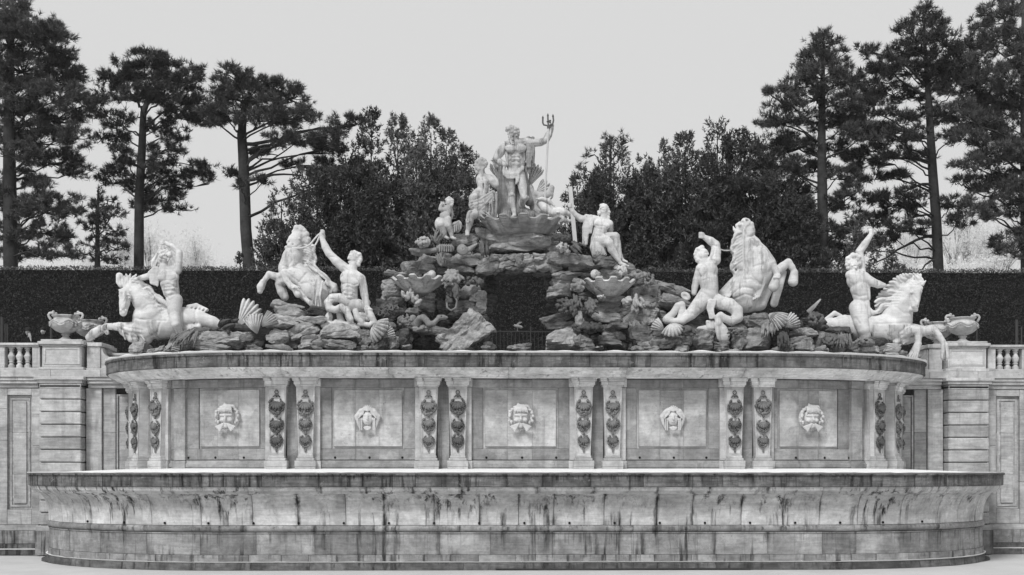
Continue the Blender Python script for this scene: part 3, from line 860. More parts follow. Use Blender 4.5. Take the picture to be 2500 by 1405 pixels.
ME_sh, ME_pb, ME_cp, ME_bs = me_of(sh, 'shaft', M_inset), me_of(pb, 'raised_edge', M_pil), me_of(cp, 'capital', M_cornice), me_of(bs, 'foot', M_pil)
ME_sw = [swag_mesh(i) for i in range(1, 9)]
def inst(me, name, mat4, parent):
    o = bpy.data.objects.new(name, me); o.location, o.rotation_euler, o.scale = mat4.to_translation(), mat4.to_euler(), mat4.to_scale()
    COL.objects.link(o)
    if parent: adopt(o, parent)
    return o
for i, s_ in enumerate(allS):
    m4 = frame_at(s_, DP)
    sh_o = inst(ME_sh, 'pilaster', m4, upper)
    inst(ME_pb, 'raised_edge', m4, sh_o); inst(ME_cp, 'capital', m4, sh_o); inst(ME_bs, 'foot', m4, sh_o)
    inst(ME_sw[(i * 3) % 8], 'shell_garland', m4, sh_o)['kind'] = 'stuff'
# dark recess between the two pilasters of a pair, and the strips beside them
for a, b in ((PS[0], PS[1]), (PS[2], PS[3]), (PS[4], PS[5])):
    for sg in (-1, 1):
        s0, s1 = (a, b) if sg > 0 else (-b, -a)
        slab(s0 + 0.30, s1 - 0.30, 3.2, 6.46, DW - 0.03, 'recess_slab', M_upper, upper)
        for q, w in ((s0 - 0.36, 0.12), (s1 + 0.36, 0.12)):
            slab(q - w, q + w, 3.6, 6.17, DW + 0.14, 'side_strip', M_pil, upper, 0.3)
            slab(q - w - 0.03, q + w + 0.03, 6.18, 6.46, DW + 0.20, 'side_strip', M_cornice, upper, 0.3)
            slab(q - w - 0.03, q + w + 0.03, 3.2, 3.59, DW + 0.20, 'side_strip', M_pil, upper, 0.3)

# ------------------------------------------------------------------ retaining wall, one length at each side
def wall_side(sg):
    # measured on the photograph's left side, mirrored for the other
    name = 'retaining_wall'
    lab = ('retaining wall with banded pier behind the fountain, on the side of the two onlookers' if sg < 0 else 'retaining wall with banded pier behind the fountain, on the side away from the onlookers')
    w = empty(name, (sg * 18.5, YW + 0.5, 0), lab, 'wall', 'retaining walls beside the fountain')
    X = lambda a, b: (min(sg * a, sg * b), max(sg * a, sg * b))
    def bx(nm, a, b, y0, y1, z0, z1, m=M_wall, c=0.012):
        x0, x1 = X(a, b); return box_obj(nm, x0, x1, y0, y1, z0, z1, m, w, c)
    g = random.Random(11)
    bx('wall_core', 13.4, 42, YW + 0.30, YW + 1.0, 0.02, 6.8, M_joint, 0)
    # banded pier
    for i in range(12):
        z0 = 1.16 + i * 0.479
        bx('pier_block', 16.58 + 0.0, 18.16, YW - 0.42, YW + 0.35, z0 + 0.015, z0 + 0.464 if i < 11 else 6.40, M_wall, 0.035)
    bx('pier_core', 16.64, 18.10, YW - 0.36, YW + 0.29, 1.1, 6.5, M_joint, 0)
    bx('pier_head', 16.58, 18.16, YW - 0.42, YW + 0.35, 6.405, 6.56)
    bx('pier_head', 16.52, 18.24, YW - 0.47, YW + 0.34, 6.563, 6.68, M_ledge)
    bx('pier_head', 16.44, 18.32, YW - 0.55, YW + 0.33, 6.683, 6.80, M_ledge)
    bx('pier_foot', 16.48, 18.26, YW - 0.50, YW + 0.33, 0.95, 1.155)
    bx('pier_foot', 16.46, 18.28, YW - 0.52, YW + 0.32, 0.03, 0.945, M_plinth)
    # outer field: frame stones, sunk panel, raised inner panel
    def field(a, b, yf):
        # a..b across, stones on both sides of a sunk panel
        pw = (b - a); ia, ib = a + 0.23 * pw, b - 0.23 * pw
        zs = [1.18, 2.6, 4.2, 5.4, 6.40]
        for z0, z1 in zip(zs[:-1], zs[1:]):
            bx('frame_stone', a, ia, yf, YW + 0.35, z0 + 0.004, z1 - 0.004); bx('frame_stone', ib, b, yf, YW + 0.35, z0 + 0.004 + 0.2 * (z0 > 1.2), z1 - 0.004 + 0.2 * (z1 < 6.3))
        for q0, q1 in ((1.183, 1.75), (6.13, 6.397)): bx('frame_stone', ia + 0.004, ib - 0.004, yf + 0.006, YW + 0.35, q0, q1)
        zs = [1.753, 3.1, 4.7, 6.127]
        for z0, z1 in zip(zs[:-1], zs[1:]): bx('panel_stone', ia - 0.02, ib + 0.02, yf + 0.13, YW + 0.36, z0 + 0.003, z1 - 0.003)
        ja, jb = ia + 0.24 * (ib - ia), ib - 0.24 * (ib - ia)
        for z0, z1 in ((1.98, 3.1), (3.1, 4.7), (4.7, 5.90)): bx('inner_panel', ja, jb, yf + 0.075, YW + 0.3, z0 + 0.003, z1 - 0.003)
        fm = MB()
        for a0, a1, z0, z1 in ((ja - 0.14, ja - 0.08, 1.86, 6.02), (jb + 0.08, jb + 0.14, 1.86, 6.02), (ja - 0.08, jb + 0.08, 1.86, 1.92), (ja - 0.08, jb + 0.08, 5.96, 6.02)):
            x0, x1 = X(a0, a1); fm.box(x0, x1, yf + 0.095, YW + 0.3, z0, z1)
        fm.build('panel_moulding', M_wall, w)
    field(18.20, 19.92, YW); field(20.0, 21.8, YW); field(21.9, 24.0, YW)
    bx('frame_stone', 24.05, 42, YW, YW + 0.4, 1.18, 6.4)
    bx('frame_stone', 15.95, 16.54, YW + 0.05, YW + 0.35, 1.18, 6.40)
    zs = [1.18, 3.0, 4.72, 6.40]
    for z0, z1 in zip(zs[:-1], zs[1:]):
        bx('frame_stone', 15.45, 15.93, YW + 0.16, YW + 0.38, z0 + 0.004, z1 - 0.004)
        bx('panel_stone', 14.55, 15.30, YW + 0.12, YW + 0.38, z0 + 0.004, min(z1, 6.1) - 0.004)
        bx('frame_stone', 13.3, 14.45, YW + 0.18, YW + 0.38, z0 + 0.004, z1 - 0.004)
    bx('panel_moulding', 15.34, 15.41, YW + 0.13, YW + 0.38, 1.18, 6.17)
    bx('panel_moulding', 14.45, 15.34, YW + 0.13, YW + 0.38, 6.11, 6.17)
    for a, b in ((13.3, 16.44), (18.32, 42)):
        bx('string_course', a, b, YW - 0.04, YW + 0.33, 6.405, 6.56)
        bx('string_course', a, b, YW - 0.12, YW + 0.33, 6.563, 6.68, M_ledge)
        bx('string_course', a, b, YW - 0.18, YW + 0.33, 6.683, 6.80, M_ledge)
        bx('base_moulding', a, b, YW - 0.06, YW + 0.33, 0.95, 1.175)
    xs_ = [13.3, 15.4, 17.3, 19.2, 21.5, 24.0, 27.0, 34, 42]
    for a, b in zip(xs_[:-1], xs_[1:]):
        bx('plinth_stone', a + 0.004, b - 0.004, YW - 0.10, YW + 0.32, 0.45, 0.945, M_plinth)
        bx('plinth_stone', a + 0.6, b + 0.592, YW - 0.12, YW + 0.32, 0.245, 0.445, M_step)
        bx('step_stone', a + 0.3, b + 0.292, YW - 0.22, YW + 0.31, 0.01, 0.24, M_step)
        bx('ledge_stone', a + 0.5, b + 0.492, YW - 0.24, YW + 1.3, 6.805, 7.075, M_ledge)
    x0, x1 = X(16.0, 42); MB().box(x0, x1, YW - 0.215, YW - 0.125, 0.242, 0.262).build('step_snow', M_snow, w)
    return w
wall_l = wall_side(-1); wall_r = wall_side(1)

# ------------------------------------------------------------------ balustrades with pedestals
def baluster_mb():
    prof = [(0.105, 0.0), (0.105, 0.11), (0.075, 0.13), (0.06, 0.19), (0.09, 0.22), (0.09, 0.235), (0.06, 0.25), (0.075, 0.29), (0.115, 0.42), (0.118, 0.46), (0.095, 0.50), (0.058, 0.60), (0.058, 0.64), (0.082, 0.66), (0.082, 0.675), (0.06, 0.69), (0.075, 0.73), (0.10, 0.755), (0.10, 0.80)]
    v, f = [], []
    for r, z in prof:
        c = 0.3 * r
        for x, y in ((-r, -r + c), (-r + c, -r), (r - c, -r), (r, -r + c), (r, r - c), (r - c, r), (-r + c, r), (-r, r - c)): v.append((x, y, z))
    for i in range(len(prof) - 1):
        for k in range(8): f.append((i * 8 + k, i * 8 + (k + 1) % 8, i * 8 + 8 + (k + 1) % 8, i * 8 + 8 + k))
    f.append(tuple(range(8))[::-1]); f.append(tuple((len(prof) - 1) * 8 + k for k in range(8)))
    mb = MB(); mb.add(v, f); return mb
ME_bal = me_of(baluster_mb(), 'baluster', M_ledge)
def balustrade(sg):
    lab = 'stone balustrade with three vase balusters, the two onlookers behind it' if sg < 0 else 'stone balustrade with three vase balusters, nobody behind it'
    b = empty('balustrade', (sg * 20, YW + 0.2, 7.08), lab, 'balustrade', 'balustrades on the retaining walls')
    X = lambda a, c: (min(sg * a, sg * c), max(sg * a, sg * c))
    def bx(nm, a, c, y0, y1, z0, z1, m=M_ledge, ch=0.012):
        x0, x1 = X(a, c); return box_obj(nm, x0, x1, y0, y1, z0, z1, m, b, ch)
    Y0, Y1 = YW - 0.02, YW + 0.36
    bx('bottom_rail', 18.3, 26, Y0 - 0.04, Y1 + 0.04, 7.08, 7.175)
    bx('top_rail', 18.3, 26, Y0 - 0.03, Y1 + 0.03, 7.98, 8.03); bx('top_rail', 18.3, 26, Y0 - 0.07, Y1 + 0.07, 8.033, 8.12)
    bx('end_block', 18.28, 18.58, Y0 + 0.02, Y1 - 0.02, 7.178, 7.977)
    bx('middle_block', 19.62, 20.6, Y0 + 0.02, Y1 - 0.02, 7.178, 7.977)
    for x in (18.80, 19.11, 19.42):
        inst(ME_bal, 'baluster', Matrix.Translation((sg * x, (Y0 + Y1) / 2, 7.178)), b)
    for x in (20.85, 21.17, 21.49, 21.81):
        inst(ME_bal, 'baluster', Matrix.Translation((sg * x, (Y0 + Y1) / 2, 7.178)), b)
    bx('end_block', 22.05, 26, Y0 + 0.02, Y1 - 0.02, 7.178, 7.977)
    return b
def pedestal(sg):
    who = 'behind the leaping horse with lifted whip rider' if sg < 0 else 'behind the horse ridden by the waving figure'
    p = empty('urn_pedestal', (sg * 17.4, YW, 7.08), 'square stone urn pedestal with sunk panel ' + who, 'pedestal', 'urn pedestals')
    q = empty('parapet', (sg * 15.8, YW + 0.6, 7.08), 'low stone parapet with scroll wing ' + who, 'parapet', 'parapets behind the upper basin')
    X = lambda a, c: (min(sg * a, sg * c), max(sg * a, sg * c))
    def bx(par, nm, a, c, y0, y1, z0, z1, m=M_ledge, ch=0.015):
        x0, x1 = X(a, c); return box_obj(nm, x0, x1, y0, y1, z0, z1, m, par, ch)
    Y0 = YW - 0.14
    bx(p, 'foot', 16.56, 18.26, Y0 - 0.06, YW + 1.2, 7.08, 7.19)
    bx(p, 'body', 16.66, 18.16, Y0 + 0.02, YW + 1.1, 7.193, 8.0)
    for a, c, z0, z1 in ((16.72, 16.80, 7.30, 7.93), (18.02, 18.10, 7.30, 7.93), (16.80, 18.02, 7.30, 7.36), (16.80, 18.02, 7.87, 7.93)): bx(p, 'panel_edge', a, c, Y0 - 0.002, Y0 + 0.03, z0, z1, M_ledge, 0.0)
    bx(p, 'cap', 16.60, 18.22, Y0 - 0.04, YW + 1.15, 8.003, 8.05); bx(p, 'cap', 16.53, 18.29, Y0 - 0.11, YW + 1.22, 8.053, 8.17)
    bx(p, 'cap', 16.62, 18.20, Y0 - 0.02, YW + 1.13, 8.173, 8.25)
    # second, set back pier and the sinking parapet
    bx(q, 'foot', 14.6, 16.55, YW + 0.03, YW + 1.2, 7.08, 7.17)
    bx(q, 'body', 16.02, 16.54, YW + 0.12, YW + 1.22, 7.173, 8.0)
    bx(q, 'cap', 15.94, 16.52, YW + 0.05, YW + 1.23, 8.003, 8.15)
    bx(q, 'body', 16.1, 17.6, YW + 1.24, YW + 2.3, 7.08, 8.0); bx(q, 'cap', 16.05, 17.65, YW + 1.24, YW + 2.35, 8.003, 8.15); bx(q, 'cap', 16.15, 17.6, YW + 1.26, YW + 2.3, 8.153, 8.23)
    sp = [(16.0, 8.0), (15.97, 7.9)]
    for i in range(11):
        a = i / 10.0 * math.pi / 2
        sp.append((15.97 - 0.34 * (1 - math.cos(a)) , 7.9 - 0.34 * math.sin(a)))
    prof = [(16.0, 7.178)] + [(16.0, 7.95)] + [(15.96 - 0.36 * (1 - math.cos(i / 10 * math.pi / 2)), 7.95 - 0.36 * math.sin(i / 10 * math.pi / 2)) for i in range(11)] + [(14.7, 7.59), (14.7, 7.178)]
    v = [(sg * x, YW + 0.15, z) for x, z in prof] + [(sg * x, YW + 0.5, z) for x, z in prof]; n = len(prof)
    f = [tuple(range(n)), tuple(range(2 * n - 1, n - 1, -1))] + [(i, (i + 1) % n, n + (i + 1) % n, n + i) for i in range(n)]
    mesh_obj('scroll_wing', v, f, M_ledge, q)
    bx(q, 'back_rail', 13.9, 16.0, YW + 1.0, YW + 1.3, 7.08, 7.72); bx(q, 'back_rail', 13.9, 15.98, YW + 0.94, YW + 1.36, 7.723, 7.83)
    return p, q
for sg in (-1, 1): balustrade(sg); pedestal(sg)

# ------------------------------------------------------------------ garlanded urns
def urn(x, y, z, label, rot):
    u = empty('stone_urn', (x, y, z), label, 'urn', 'garlanded urns on the terrace wall')
    H = 1.0
    prof = [(0.26, 0.0), (0.26, 0.05), (0.20, 0.08), (0.12, 0.16), (0.115, 0.22), (0.17, 0.245), (0.17, 0.265), (0.12, 0.29), (0.15, 0.31), (0.36, 0.42), (0.50, 0.56), (0.555, 0.70), (0.55, 0.78), (0.50, 0.86), (0.44, 0.90), (0.42, 0.96), (0.43, 1.02), (0.49, 1.06), (0.495, 1.09), (0.44, 1.085), (0.38, 1.0)]
    prof = [(r * (1.05 if h > 0.35 else 1.0), h * 0.88) for r, h in prof]; MB().lathe([(r, z + h) for r, h in prof], x, y, 28).build('bowl', M_marble_grey, u, True)
    g = random.Random(int(x * 10)); gm = MB()
    for i in range(64):
        a = 2 * math.pi * i / 64
        for q in range(2):
            zz = z + 0.64 + 0.055 * math.cos(a * 6) + (q - 0.5) * 0.075
            gm.ball((x + 0.575 * math.cos(a), y + 0.575 * math.sin(a), zz), g.uniform(0.03, 0.05), 5, 4)
    gm.build('garland', M_marble_grey, u, True)
    for s_ in (-1, 1):
        h = MB(); pts = []
        for (r, zz) in ((0.50, 0.86), (0.57, 0.93), (0.625, 1.02), (0.64, 1.09), (0.60, 1.15), (0.53, 1.16), (0.46, 1.14), (0.40, 1.13)): pts.append((x + s_ * r * math.cos(rot), y + s_ * r * math.sin(rot), z + zz - 0.10))
        h.tube(pts, [0.05, 0.05, 0.05, 0.05, 0.052, 0.055, 0.065, 0.04], 8)
        h.ball((x + s_ * 0.46 * math.cos(rot), y + s_ * 0.46 * math.sin(rot), z + 1.10), 0.06, 8, 6)
        h.ball((x + s_ * 0.36 * math.cos(rot), y + s_ * 0.36 * math.sin(rot), z + 1.03), 0.06, 8, 6)
        h.build('snake_handle', M_marble_grey, u, True)
    return u
urn(-17.42, YW + 0.35, 8.25, 'white garlanded urn on the square pedestal beside the onlookers', 0.1)
urn(-16.92, YW + 1.75, 8.23, 'white garlanded urn behind the hoof of the leaping horse', 0.0)
urn(17.42, YW + 0.35, 8.25, 'white garlanded urn on the square pedestal, clear of the horse hooves', -0.1)
urn(16.92, YW + 1.75, 8.23, 'white garlanded urn behind the knees of the double-hoofed leaping horse', 0.0)
# ================================================================== SCULPTURES
def figure(name, label, cat, loc, group=None):
    return empty(name, loc, label, cat, group)
def head_hair(T, u, v, r, face=(-1, 0), seed=1, n=26, cr=0.27, dy=0.0, back=True):
    """curly hair over the half of the head turned away from the face direction (in the crop plane)"""
    g = random.Random(seed)
    for i in range(n * 3):
        a, b = g.uniform(0, 2 * math.pi), g.uniform(-0.7, 0.9)
        x, z, y = math.cos(a) * math.sqrt(1 - b * b), b, math.sin(a) * math.sqrt(1 - b * b)
        if x * face[0] + (-z) * face[1] > 0.15 and y < 0.5: continue
        if z < -0.35 and y < 0: continue
        n -= 1
        if n < 0: break
        T.c.ell(T.p(u + x * r * 0.92, v - z * r * 1.05, dy + y * r * 0.95 * T.m), (r * cr * T.m * g.uniform(0.8, 1.2),) * 3, 0, 0.014)
def hand(T, u, v, ang, r, dy=0.0, curl=1.0, spread=10):
    """palm with four fingers and a thumb; ang is the pointing direction in the crop (degrees, 0 = right, 90 = up)"""
    d = Vector((math.cos(R(ang)), -math.sin(R(ang)))); nn = Vector((-d.y, d.x))
    T.limb([(u, v, r * 0.75), (u + d.x * r * 0.9, v + d.y * r * 0.9, r * 0.7)], 0.03, dy, flat=0.7)
    for i, L in enumerate((1.25, 1.5, 1.4, 1.1)):
        o = (i - 1.5) * 0.42 * r
        a = R(ang + (i - 1.5) * -spread); e = Vector((math.cos(a), -math.sin(a)))
        b = Vector((u, v)) + d * r * 1.1 + nn * o
        m_ = b + e * r * L * 0.55
        t_ = m_ + e * r * L * 0.5 * (1 - 0.55 * curl)
        T.limb([(b.x, b.y, r * 0.24), (m_.x, m_.y, r * 0.22, -0.02 * curl), (t_.x, t_.y, r * 0.17, -0.10 * curl)], 0.012, dy)
    b = Vector((u, v)) + nn * r * 0.6
    m_ = b + (d * 0.5 + nn * 0.5) * r * 0.8; t_ = m_ + d * r * 0.6
    T.limb([(b.x, b.y, r * 0.3), (m_.x, m_.y, r * 0.24, -0.03), (t_.x, t_.y, r * 0.19, -0.06)], 0.015, dy)
def fist(T, u, v, r, dy=0.0, seed=0):
    T.ell(u, v, (r, r * 0.9, r), 0, dy, 0.03)
    for i in range(4): T.limb([(u - r * 0.75, v - r * 0.7 + i * r * 0.45, r * 0.26, -0.04), (u - r * 0.1, v - r * 0.75 + i * r * 0.45, r * 0.27, -r * T.m * 0.9), (u + r * 0.5, v - r * 0.65 + i * r * 0.42, r * 0.22, -r * T.m * 0.7)], 0.010, dy)

# ------------------------------------------------------------------ the bearded standing god-like figure
YN = 5.6
c = Clay(0.0225); T = Trace(1180, 270, 5.017, YN, c)
T.ell(352, 268, (60, 66, 82), -8, -0.03)
T.limb([(322, 262, 24), (305, 292, 13)], 0.02, -0.14)                                    # brow and nose
T.limb([(300, 258, 12, -0.13), (345, 262, 14, -0.20)], 0.02)
T.limb([(335, 325, 36), (350, 380, 34), (372, 428, 16)], 0.04, -0.15)                    # beard
for i, (a, b) in enumerate(((320, 345), (340, 360), (362, 350), (350, 395), (372, 400), (335, 385))): T.ell(a, b, (15, 15, 24), 10 - 8 * i, -0.27, 0.015)
T.curls([(300, 215), (330, 200), (365, 197), (395, 208), (415, 235), (422, 268), (420, 300), (405, 320), (290, 240), (310, 228), (345, 220), (380, 228), (400, 262), (398, 295), (330, 235), (365, 245)], 24, -0.06, seed=2)
T.curls([(300, 225), (330, 215), (365, 215), (395, 235), (408, 270), (410, 305)], 22, -0.18, seed=3)
T.limb([(385, 330, 52), (400, 400, 56)], 0.05)
T.ell(400, 455, (118, 86, 100), 0, 0, 0.06)
T.limb([(265, 432, 58), (390, 398, 50), (535, 385, 56)], 0.06, 0.02)
T.ell(335, 468, (76, 30, 50), 8, -0.195, 0.12); T.ell(462, 465, (74, 30, 52), -8, -0.195, 0.12)
T.limb([(288, 480, 38), (310, 600, 36), (318, 680, 40)], 0.05); T.limb([(502, 470, 38), (488, 600, 36), (470, 680, 40)], 0.05)
T.ell(398, 590, (98, 74, 110), 0, 0.01, 0.05); T.ell(390, 680, (92, 74, 80), 0, 0, 0.05)
for a, b in ((368, 560), (425, 558), (366, 605), (424, 604), (368, 655), (420, 655)): T.ell(a, b, (26, 12, 19), 0, -0.20, 0.05)
T.ell(387, 750, (108, 82, 82), 0, 0.02, 0.06)
T.limb([(258, 440, 62), (200, 520, 58), (160, 585, 46)], 0.05, 0.0)                       # arm on the hip
T.limb([(155, 595, 46, 0.08), (205, 632, 42, 0), (262, 668, 32, -0.1)], 0.04)
T.limb([(150, 615, 36, 0.12), (180, 680, 34, 0.12), (250, 655, 40, 0.02)], 0.04)
T.limb([(538, 388, 60), (610, 398, 55), (700, 392, 48), (765, 362, 46)], 0.05)            # arm with the trident
T.limb([(772, 352, 46), (800, 300, 46), (836, 225, 31)], 0.04); fist(T, 840, 188, 30)
T.limb([(332, 790, 76), (332, 900, 66), (346, 1015, 48)], 0.05)                           # standing leg
T.ell(348, 1040, (46, 44, 40), 0, -0.06, 0.03)
T.limb([(348, 1050, 48), (342, 1130, 54, 0.03), (372, 1230, 34), (382, 1280, 28)], 0.05); T.limb([(380, 1292, 28), (355, 1312, 24, -0.22)], 0.04)
T.limb([(448, 790, 72), (480, 930, 60, -0.1), (495, 1040, 48, -0.22)], 0.05)             # bent leg
T.ell(500, 1065, (46, 44, 44), 0, -0.26, 0.03); T.limb([(535, 1070, 32, -0.1), (500, 1085, 44, -0.15)], 0.04)
T.limb([(492, 1080, 46, -0.2), (465, 1170, 44, 0.0), (440, 1260, 30, 0.12)], 0.05)
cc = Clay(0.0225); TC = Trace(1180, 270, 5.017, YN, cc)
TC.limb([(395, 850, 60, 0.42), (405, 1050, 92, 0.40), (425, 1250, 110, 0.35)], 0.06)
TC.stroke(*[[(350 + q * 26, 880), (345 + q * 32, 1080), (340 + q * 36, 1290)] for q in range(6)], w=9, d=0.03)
for q in range(5): T.wavy([(252, 700 + q * 22), (290, 775 + q * 13), (360, 790 + q * 10), (425, 745 + q * 12), (490, 690 + q * 5)], 17, 4, 1.5, -0.24, 0.015, 12, q)   # loin cloth
T.limb([(260, 745, 34), (330, 800, 38), (410, 770, 34), (485, 700, 22)], 0.04, -0.14)
for q in range(3): T.wavy([(395 + q * 18, 770), (402 + q * 16, 840), (400 + q * 14, 905 - q * 14)], 15, 3, 1.2, -0.25, 0.02, 8, q)
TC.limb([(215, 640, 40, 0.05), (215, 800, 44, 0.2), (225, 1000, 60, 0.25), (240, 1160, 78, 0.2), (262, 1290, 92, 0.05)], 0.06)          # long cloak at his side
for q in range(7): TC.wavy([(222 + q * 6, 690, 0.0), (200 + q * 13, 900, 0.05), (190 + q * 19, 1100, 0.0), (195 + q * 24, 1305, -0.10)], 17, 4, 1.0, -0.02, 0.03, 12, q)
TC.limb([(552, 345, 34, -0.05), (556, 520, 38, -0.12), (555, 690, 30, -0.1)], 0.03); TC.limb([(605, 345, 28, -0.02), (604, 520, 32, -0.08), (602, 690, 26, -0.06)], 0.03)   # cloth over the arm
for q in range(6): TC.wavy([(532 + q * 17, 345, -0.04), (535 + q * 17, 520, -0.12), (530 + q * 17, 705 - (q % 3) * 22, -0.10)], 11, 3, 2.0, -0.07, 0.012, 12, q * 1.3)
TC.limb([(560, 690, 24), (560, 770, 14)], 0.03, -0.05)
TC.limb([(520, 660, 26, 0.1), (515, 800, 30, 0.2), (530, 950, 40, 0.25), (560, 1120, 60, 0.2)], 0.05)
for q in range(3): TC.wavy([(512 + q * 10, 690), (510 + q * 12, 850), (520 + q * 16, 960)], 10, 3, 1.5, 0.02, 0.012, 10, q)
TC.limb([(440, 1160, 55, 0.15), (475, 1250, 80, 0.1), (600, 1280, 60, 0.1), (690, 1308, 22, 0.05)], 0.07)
T.stroke([(270, 515), (320, 532), (385, 525)], [(405, 525), (470, 535), (525, 512)], [(393, 420), (398, 520), (392, 700)], [(300, 600), (345, 565), (392, 550)], [(402, 550), (455, 565), (505, 595)], [(335, 585), (450, 585)], [(330, 630), (452, 630)], [(300, 690), (350, 725)], [(482, 668), (425, 722)], [(290, 410), (385, 428)], [(415, 425), (520, 398)], [(312, 1015), (330, 1065), (372, 1062), (388, 1015)], [(402, 830), (408, 1000)], [(470, 1030), (495, 1095), (535, 1050)], [(300, 900), (312, 1000)], [(600, 420), (690, 425)], [(215, 470), (255, 520)], w=11, d=0.018)
T.stroke([(303, 272), (332, 277)], [(318, 322), (345, 326)], *[[(325 + q * 12, 335), (335 + q * 10, 420)] for q in range(5)], *[[(290 + q * 20, 240), (300 + q * 20, 200)] for q in range(6)], *[[(400, 240 + q * 22), (428, 250 + q * 22)] for q in range(4)], w=6, d=0.03)
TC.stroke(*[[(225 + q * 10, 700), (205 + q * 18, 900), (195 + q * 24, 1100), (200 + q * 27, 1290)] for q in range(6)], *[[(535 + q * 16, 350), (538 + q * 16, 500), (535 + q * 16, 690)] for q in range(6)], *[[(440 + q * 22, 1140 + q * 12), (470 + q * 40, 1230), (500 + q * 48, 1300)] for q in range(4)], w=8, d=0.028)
nep = figure('bearded_man_statue', 'tall bearded stone man with loincloth and raised arm on the topmost shell', 'statue', P(1258, 530, YN), 'marble figures on the fountain')
c.build('body', M_marble_grey, nep)
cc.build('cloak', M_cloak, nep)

# trident: pole, collar, three barbed prongs
tr = empty('trident', T.p(742, 1290, -0.12), 'long trident with pale pole and dark three-pronged head', 'trident')
MB().tube([T.p(744, 1296, -0.2), T.p(798, 215, -0.12)], 12 * T.m, 8).build('pole', M_pole, tr)
mb = MB(); mb.tube([T.p(796, 222, -0.12), T.p(798, 200, -0.12)], 17 * T.m, 8); mb.build('collar', M_bronze, tr)
pr = [[(800, 190), (740, 178), (728, 150), (729, 90)], [(800, 200), (792, 140), (790, 60)], [(800, 190), (850, 165), (860, 120), (853, 70)]]
for q in pr:
    pts = []
    for a, b in zip(q[:-1], q[1:]):
        for i in range(4): pts.append(T.p(a[0] + (b[0] - a[0]) * i / 4, a[1] + (b[1] - a[1]) * i / 4, -0.12))
    pts.append(T.p(*q[-1], -0.12)); mb = MB(); mb.tube(pts, 10 * T.m, 8)
    e = q[-1]; mb.tube([T.p(e[0], e[1] + 6, -0.12), T.p(e[0], e[1], -0.12), T.p(e[0], e[1] - 26, -0.12)], [14 * T.m, 14 * T.m, 1.5 * T.m], 6)
    mb.build('prong', M_bronze, tr, False)
mb = MB(); mb.ball(T.p(800, 130, -0.14), 15 * T.m, 8, 6); mb.ball(T.p(818, 145, -0.14), 14 * T.m, 8, 6); mb.tube([T.p(776, 140, -0.14), T.p(830, 122, -0.14)], 9 * T.m, 6); mb.build('boss', M_bronze, tr, True)

# ------------------------------------------------------------------ kneeling woman seen from behind
YT_ = 5.15
c = Clay(0.0225); T = Trace(1040, 370, 6.11, YT_, c)
T.ell(818, 205, (78, 80, 92), -15, 0)
T.curls([(750, 200), (760, 160), (790, 135), (830, 125), (870, 140), (890, 180), (890, 220), (760, 240), (800, 170), (840, 165), (860, 200), (800, 215), (830, 235), (780, 265), (810, 260), (845, 265), (770, 200), (815, 195), (850, 235)], 32, -0.08, seed=5)
T.curls([(750, 285), (760, 310), (742, 270)], 24, -0.02); T.wavy([(860, 250), (830, 300), (850, 345), (815, 380)], 22, 6, 2, -0.14, 0.02, 10)
T.limb([(820, 280, 52), (840, 360, 60)], 0.05)
T.ell(850, 430, (112, 78, 110), 12, 0, 0.06); T.limb([(800, 390, 46), (930, 400, 62)], 0.06)
T.limb([(850, 460, 98), (855, 560, 90)], 0.06); T.limb([(845, 420, 12, -0.17), (862, 560, 12, -0.17)], 0.02, 0, '-')
T.ell(800, 650, (150, 105, 115), -30, 0, 0.07); T.ell(730, 700, (100, 95, 90), -20, -0.05, 0.06); T.ell(855, 700, (85, 85, 90), 0, -0.06, 0.05)
T.limb([(940, 400, 64), (990, 450, 60, -0.05), (1045, 510, 50, -0.08)], 0.05, -0.05)
T.limb([(1052, 512, 46, -0.08), (1040, 440, 42, 0), (1010, 385, 34, 0.05)], 0.04, -0.05); T.ell(998, 368, (34, 30, 28), 0, 0, 0.03)
T.ell(790, 800, (165, 120, 140), 10, 0, 0.07); T.limb([(850, 880, 115), (910, 950, 70)], 0.06); T.limb([(965, 640, 40), (965, 800, 48), (970, 950, 62)], 0.05)
for q, pts in enumerate((((985, 595), (830, 700), (640, 760)), ((985, 605), (840, 730), (635, 805)), ((985, 615), (860, 760), (650, 850)), ((985, 625), (890, 770), (760, 880)), ((985, 635), (920, 770), (830, 880)), ((990, 645), (955, 780), (930, 930)), ((1000, 650), (985, 780), (990, 940)), ((760, 890), (860, 930), (970, 1000)), ((790, 880), (880, 900), (970, 960)), ((770, 910), (830, 970), (900, 1010)))):
    T.wavy([(a, b, -0.03 if i else 0) for i, (a, b) in enumerate(pts)], 13, 4, 1.0, -0.20, 0.06, 12, q)
T.ell(1000, 615, (40, 34, 40), 0, -0.05, 0.03)
T.limb([(850, 920, 92, 0), (760, 935, 82, -0.1), (680, 950, 72, -0.22)], 0.06)
T.limb([(668, 965, 70, -0.22), (650, 1040, 62, -0.2), (640, 1110, 46, -0.18), (622, 1195, 34, -0.15)], 0.05); T.limb([(615, 1200, 36, -0.15), (618, 1242, 34, -0.25)], 0.04)
for q in range(4): T.ell(592 + q * 16, 1248, (11, 14, 14), 0, -0.33, 0.01)
T.wavy([(660, 900), (620, 960), (640, 1040), (610, 1060)], 26, 8, 2, -0.36, 0.02, 10)
T.limb([(1040, 640, 30), (1045, 800, 26), (1030, 995, 28)], 0.04, -0.02)
T.stroke([(842, 380), (858, 470), (862, 560), (850, 640)], [(900, 420), (930, 470), (920, 520)], [(790, 430), (800, 500)], [(700, 760), (860, 680), (960, 620)], [(640, 800), (820, 760), (970, 650)], [(660, 860), (850, 800), (975, 680)], [(800, 900), (900, 820), (985, 720)], [(930, 940), (960, 800), (985, 700)], [(700, 640), (760, 620), (800, 640)], [(690, 930), (760, 900), (850, 905)], w=10, d=0.026)
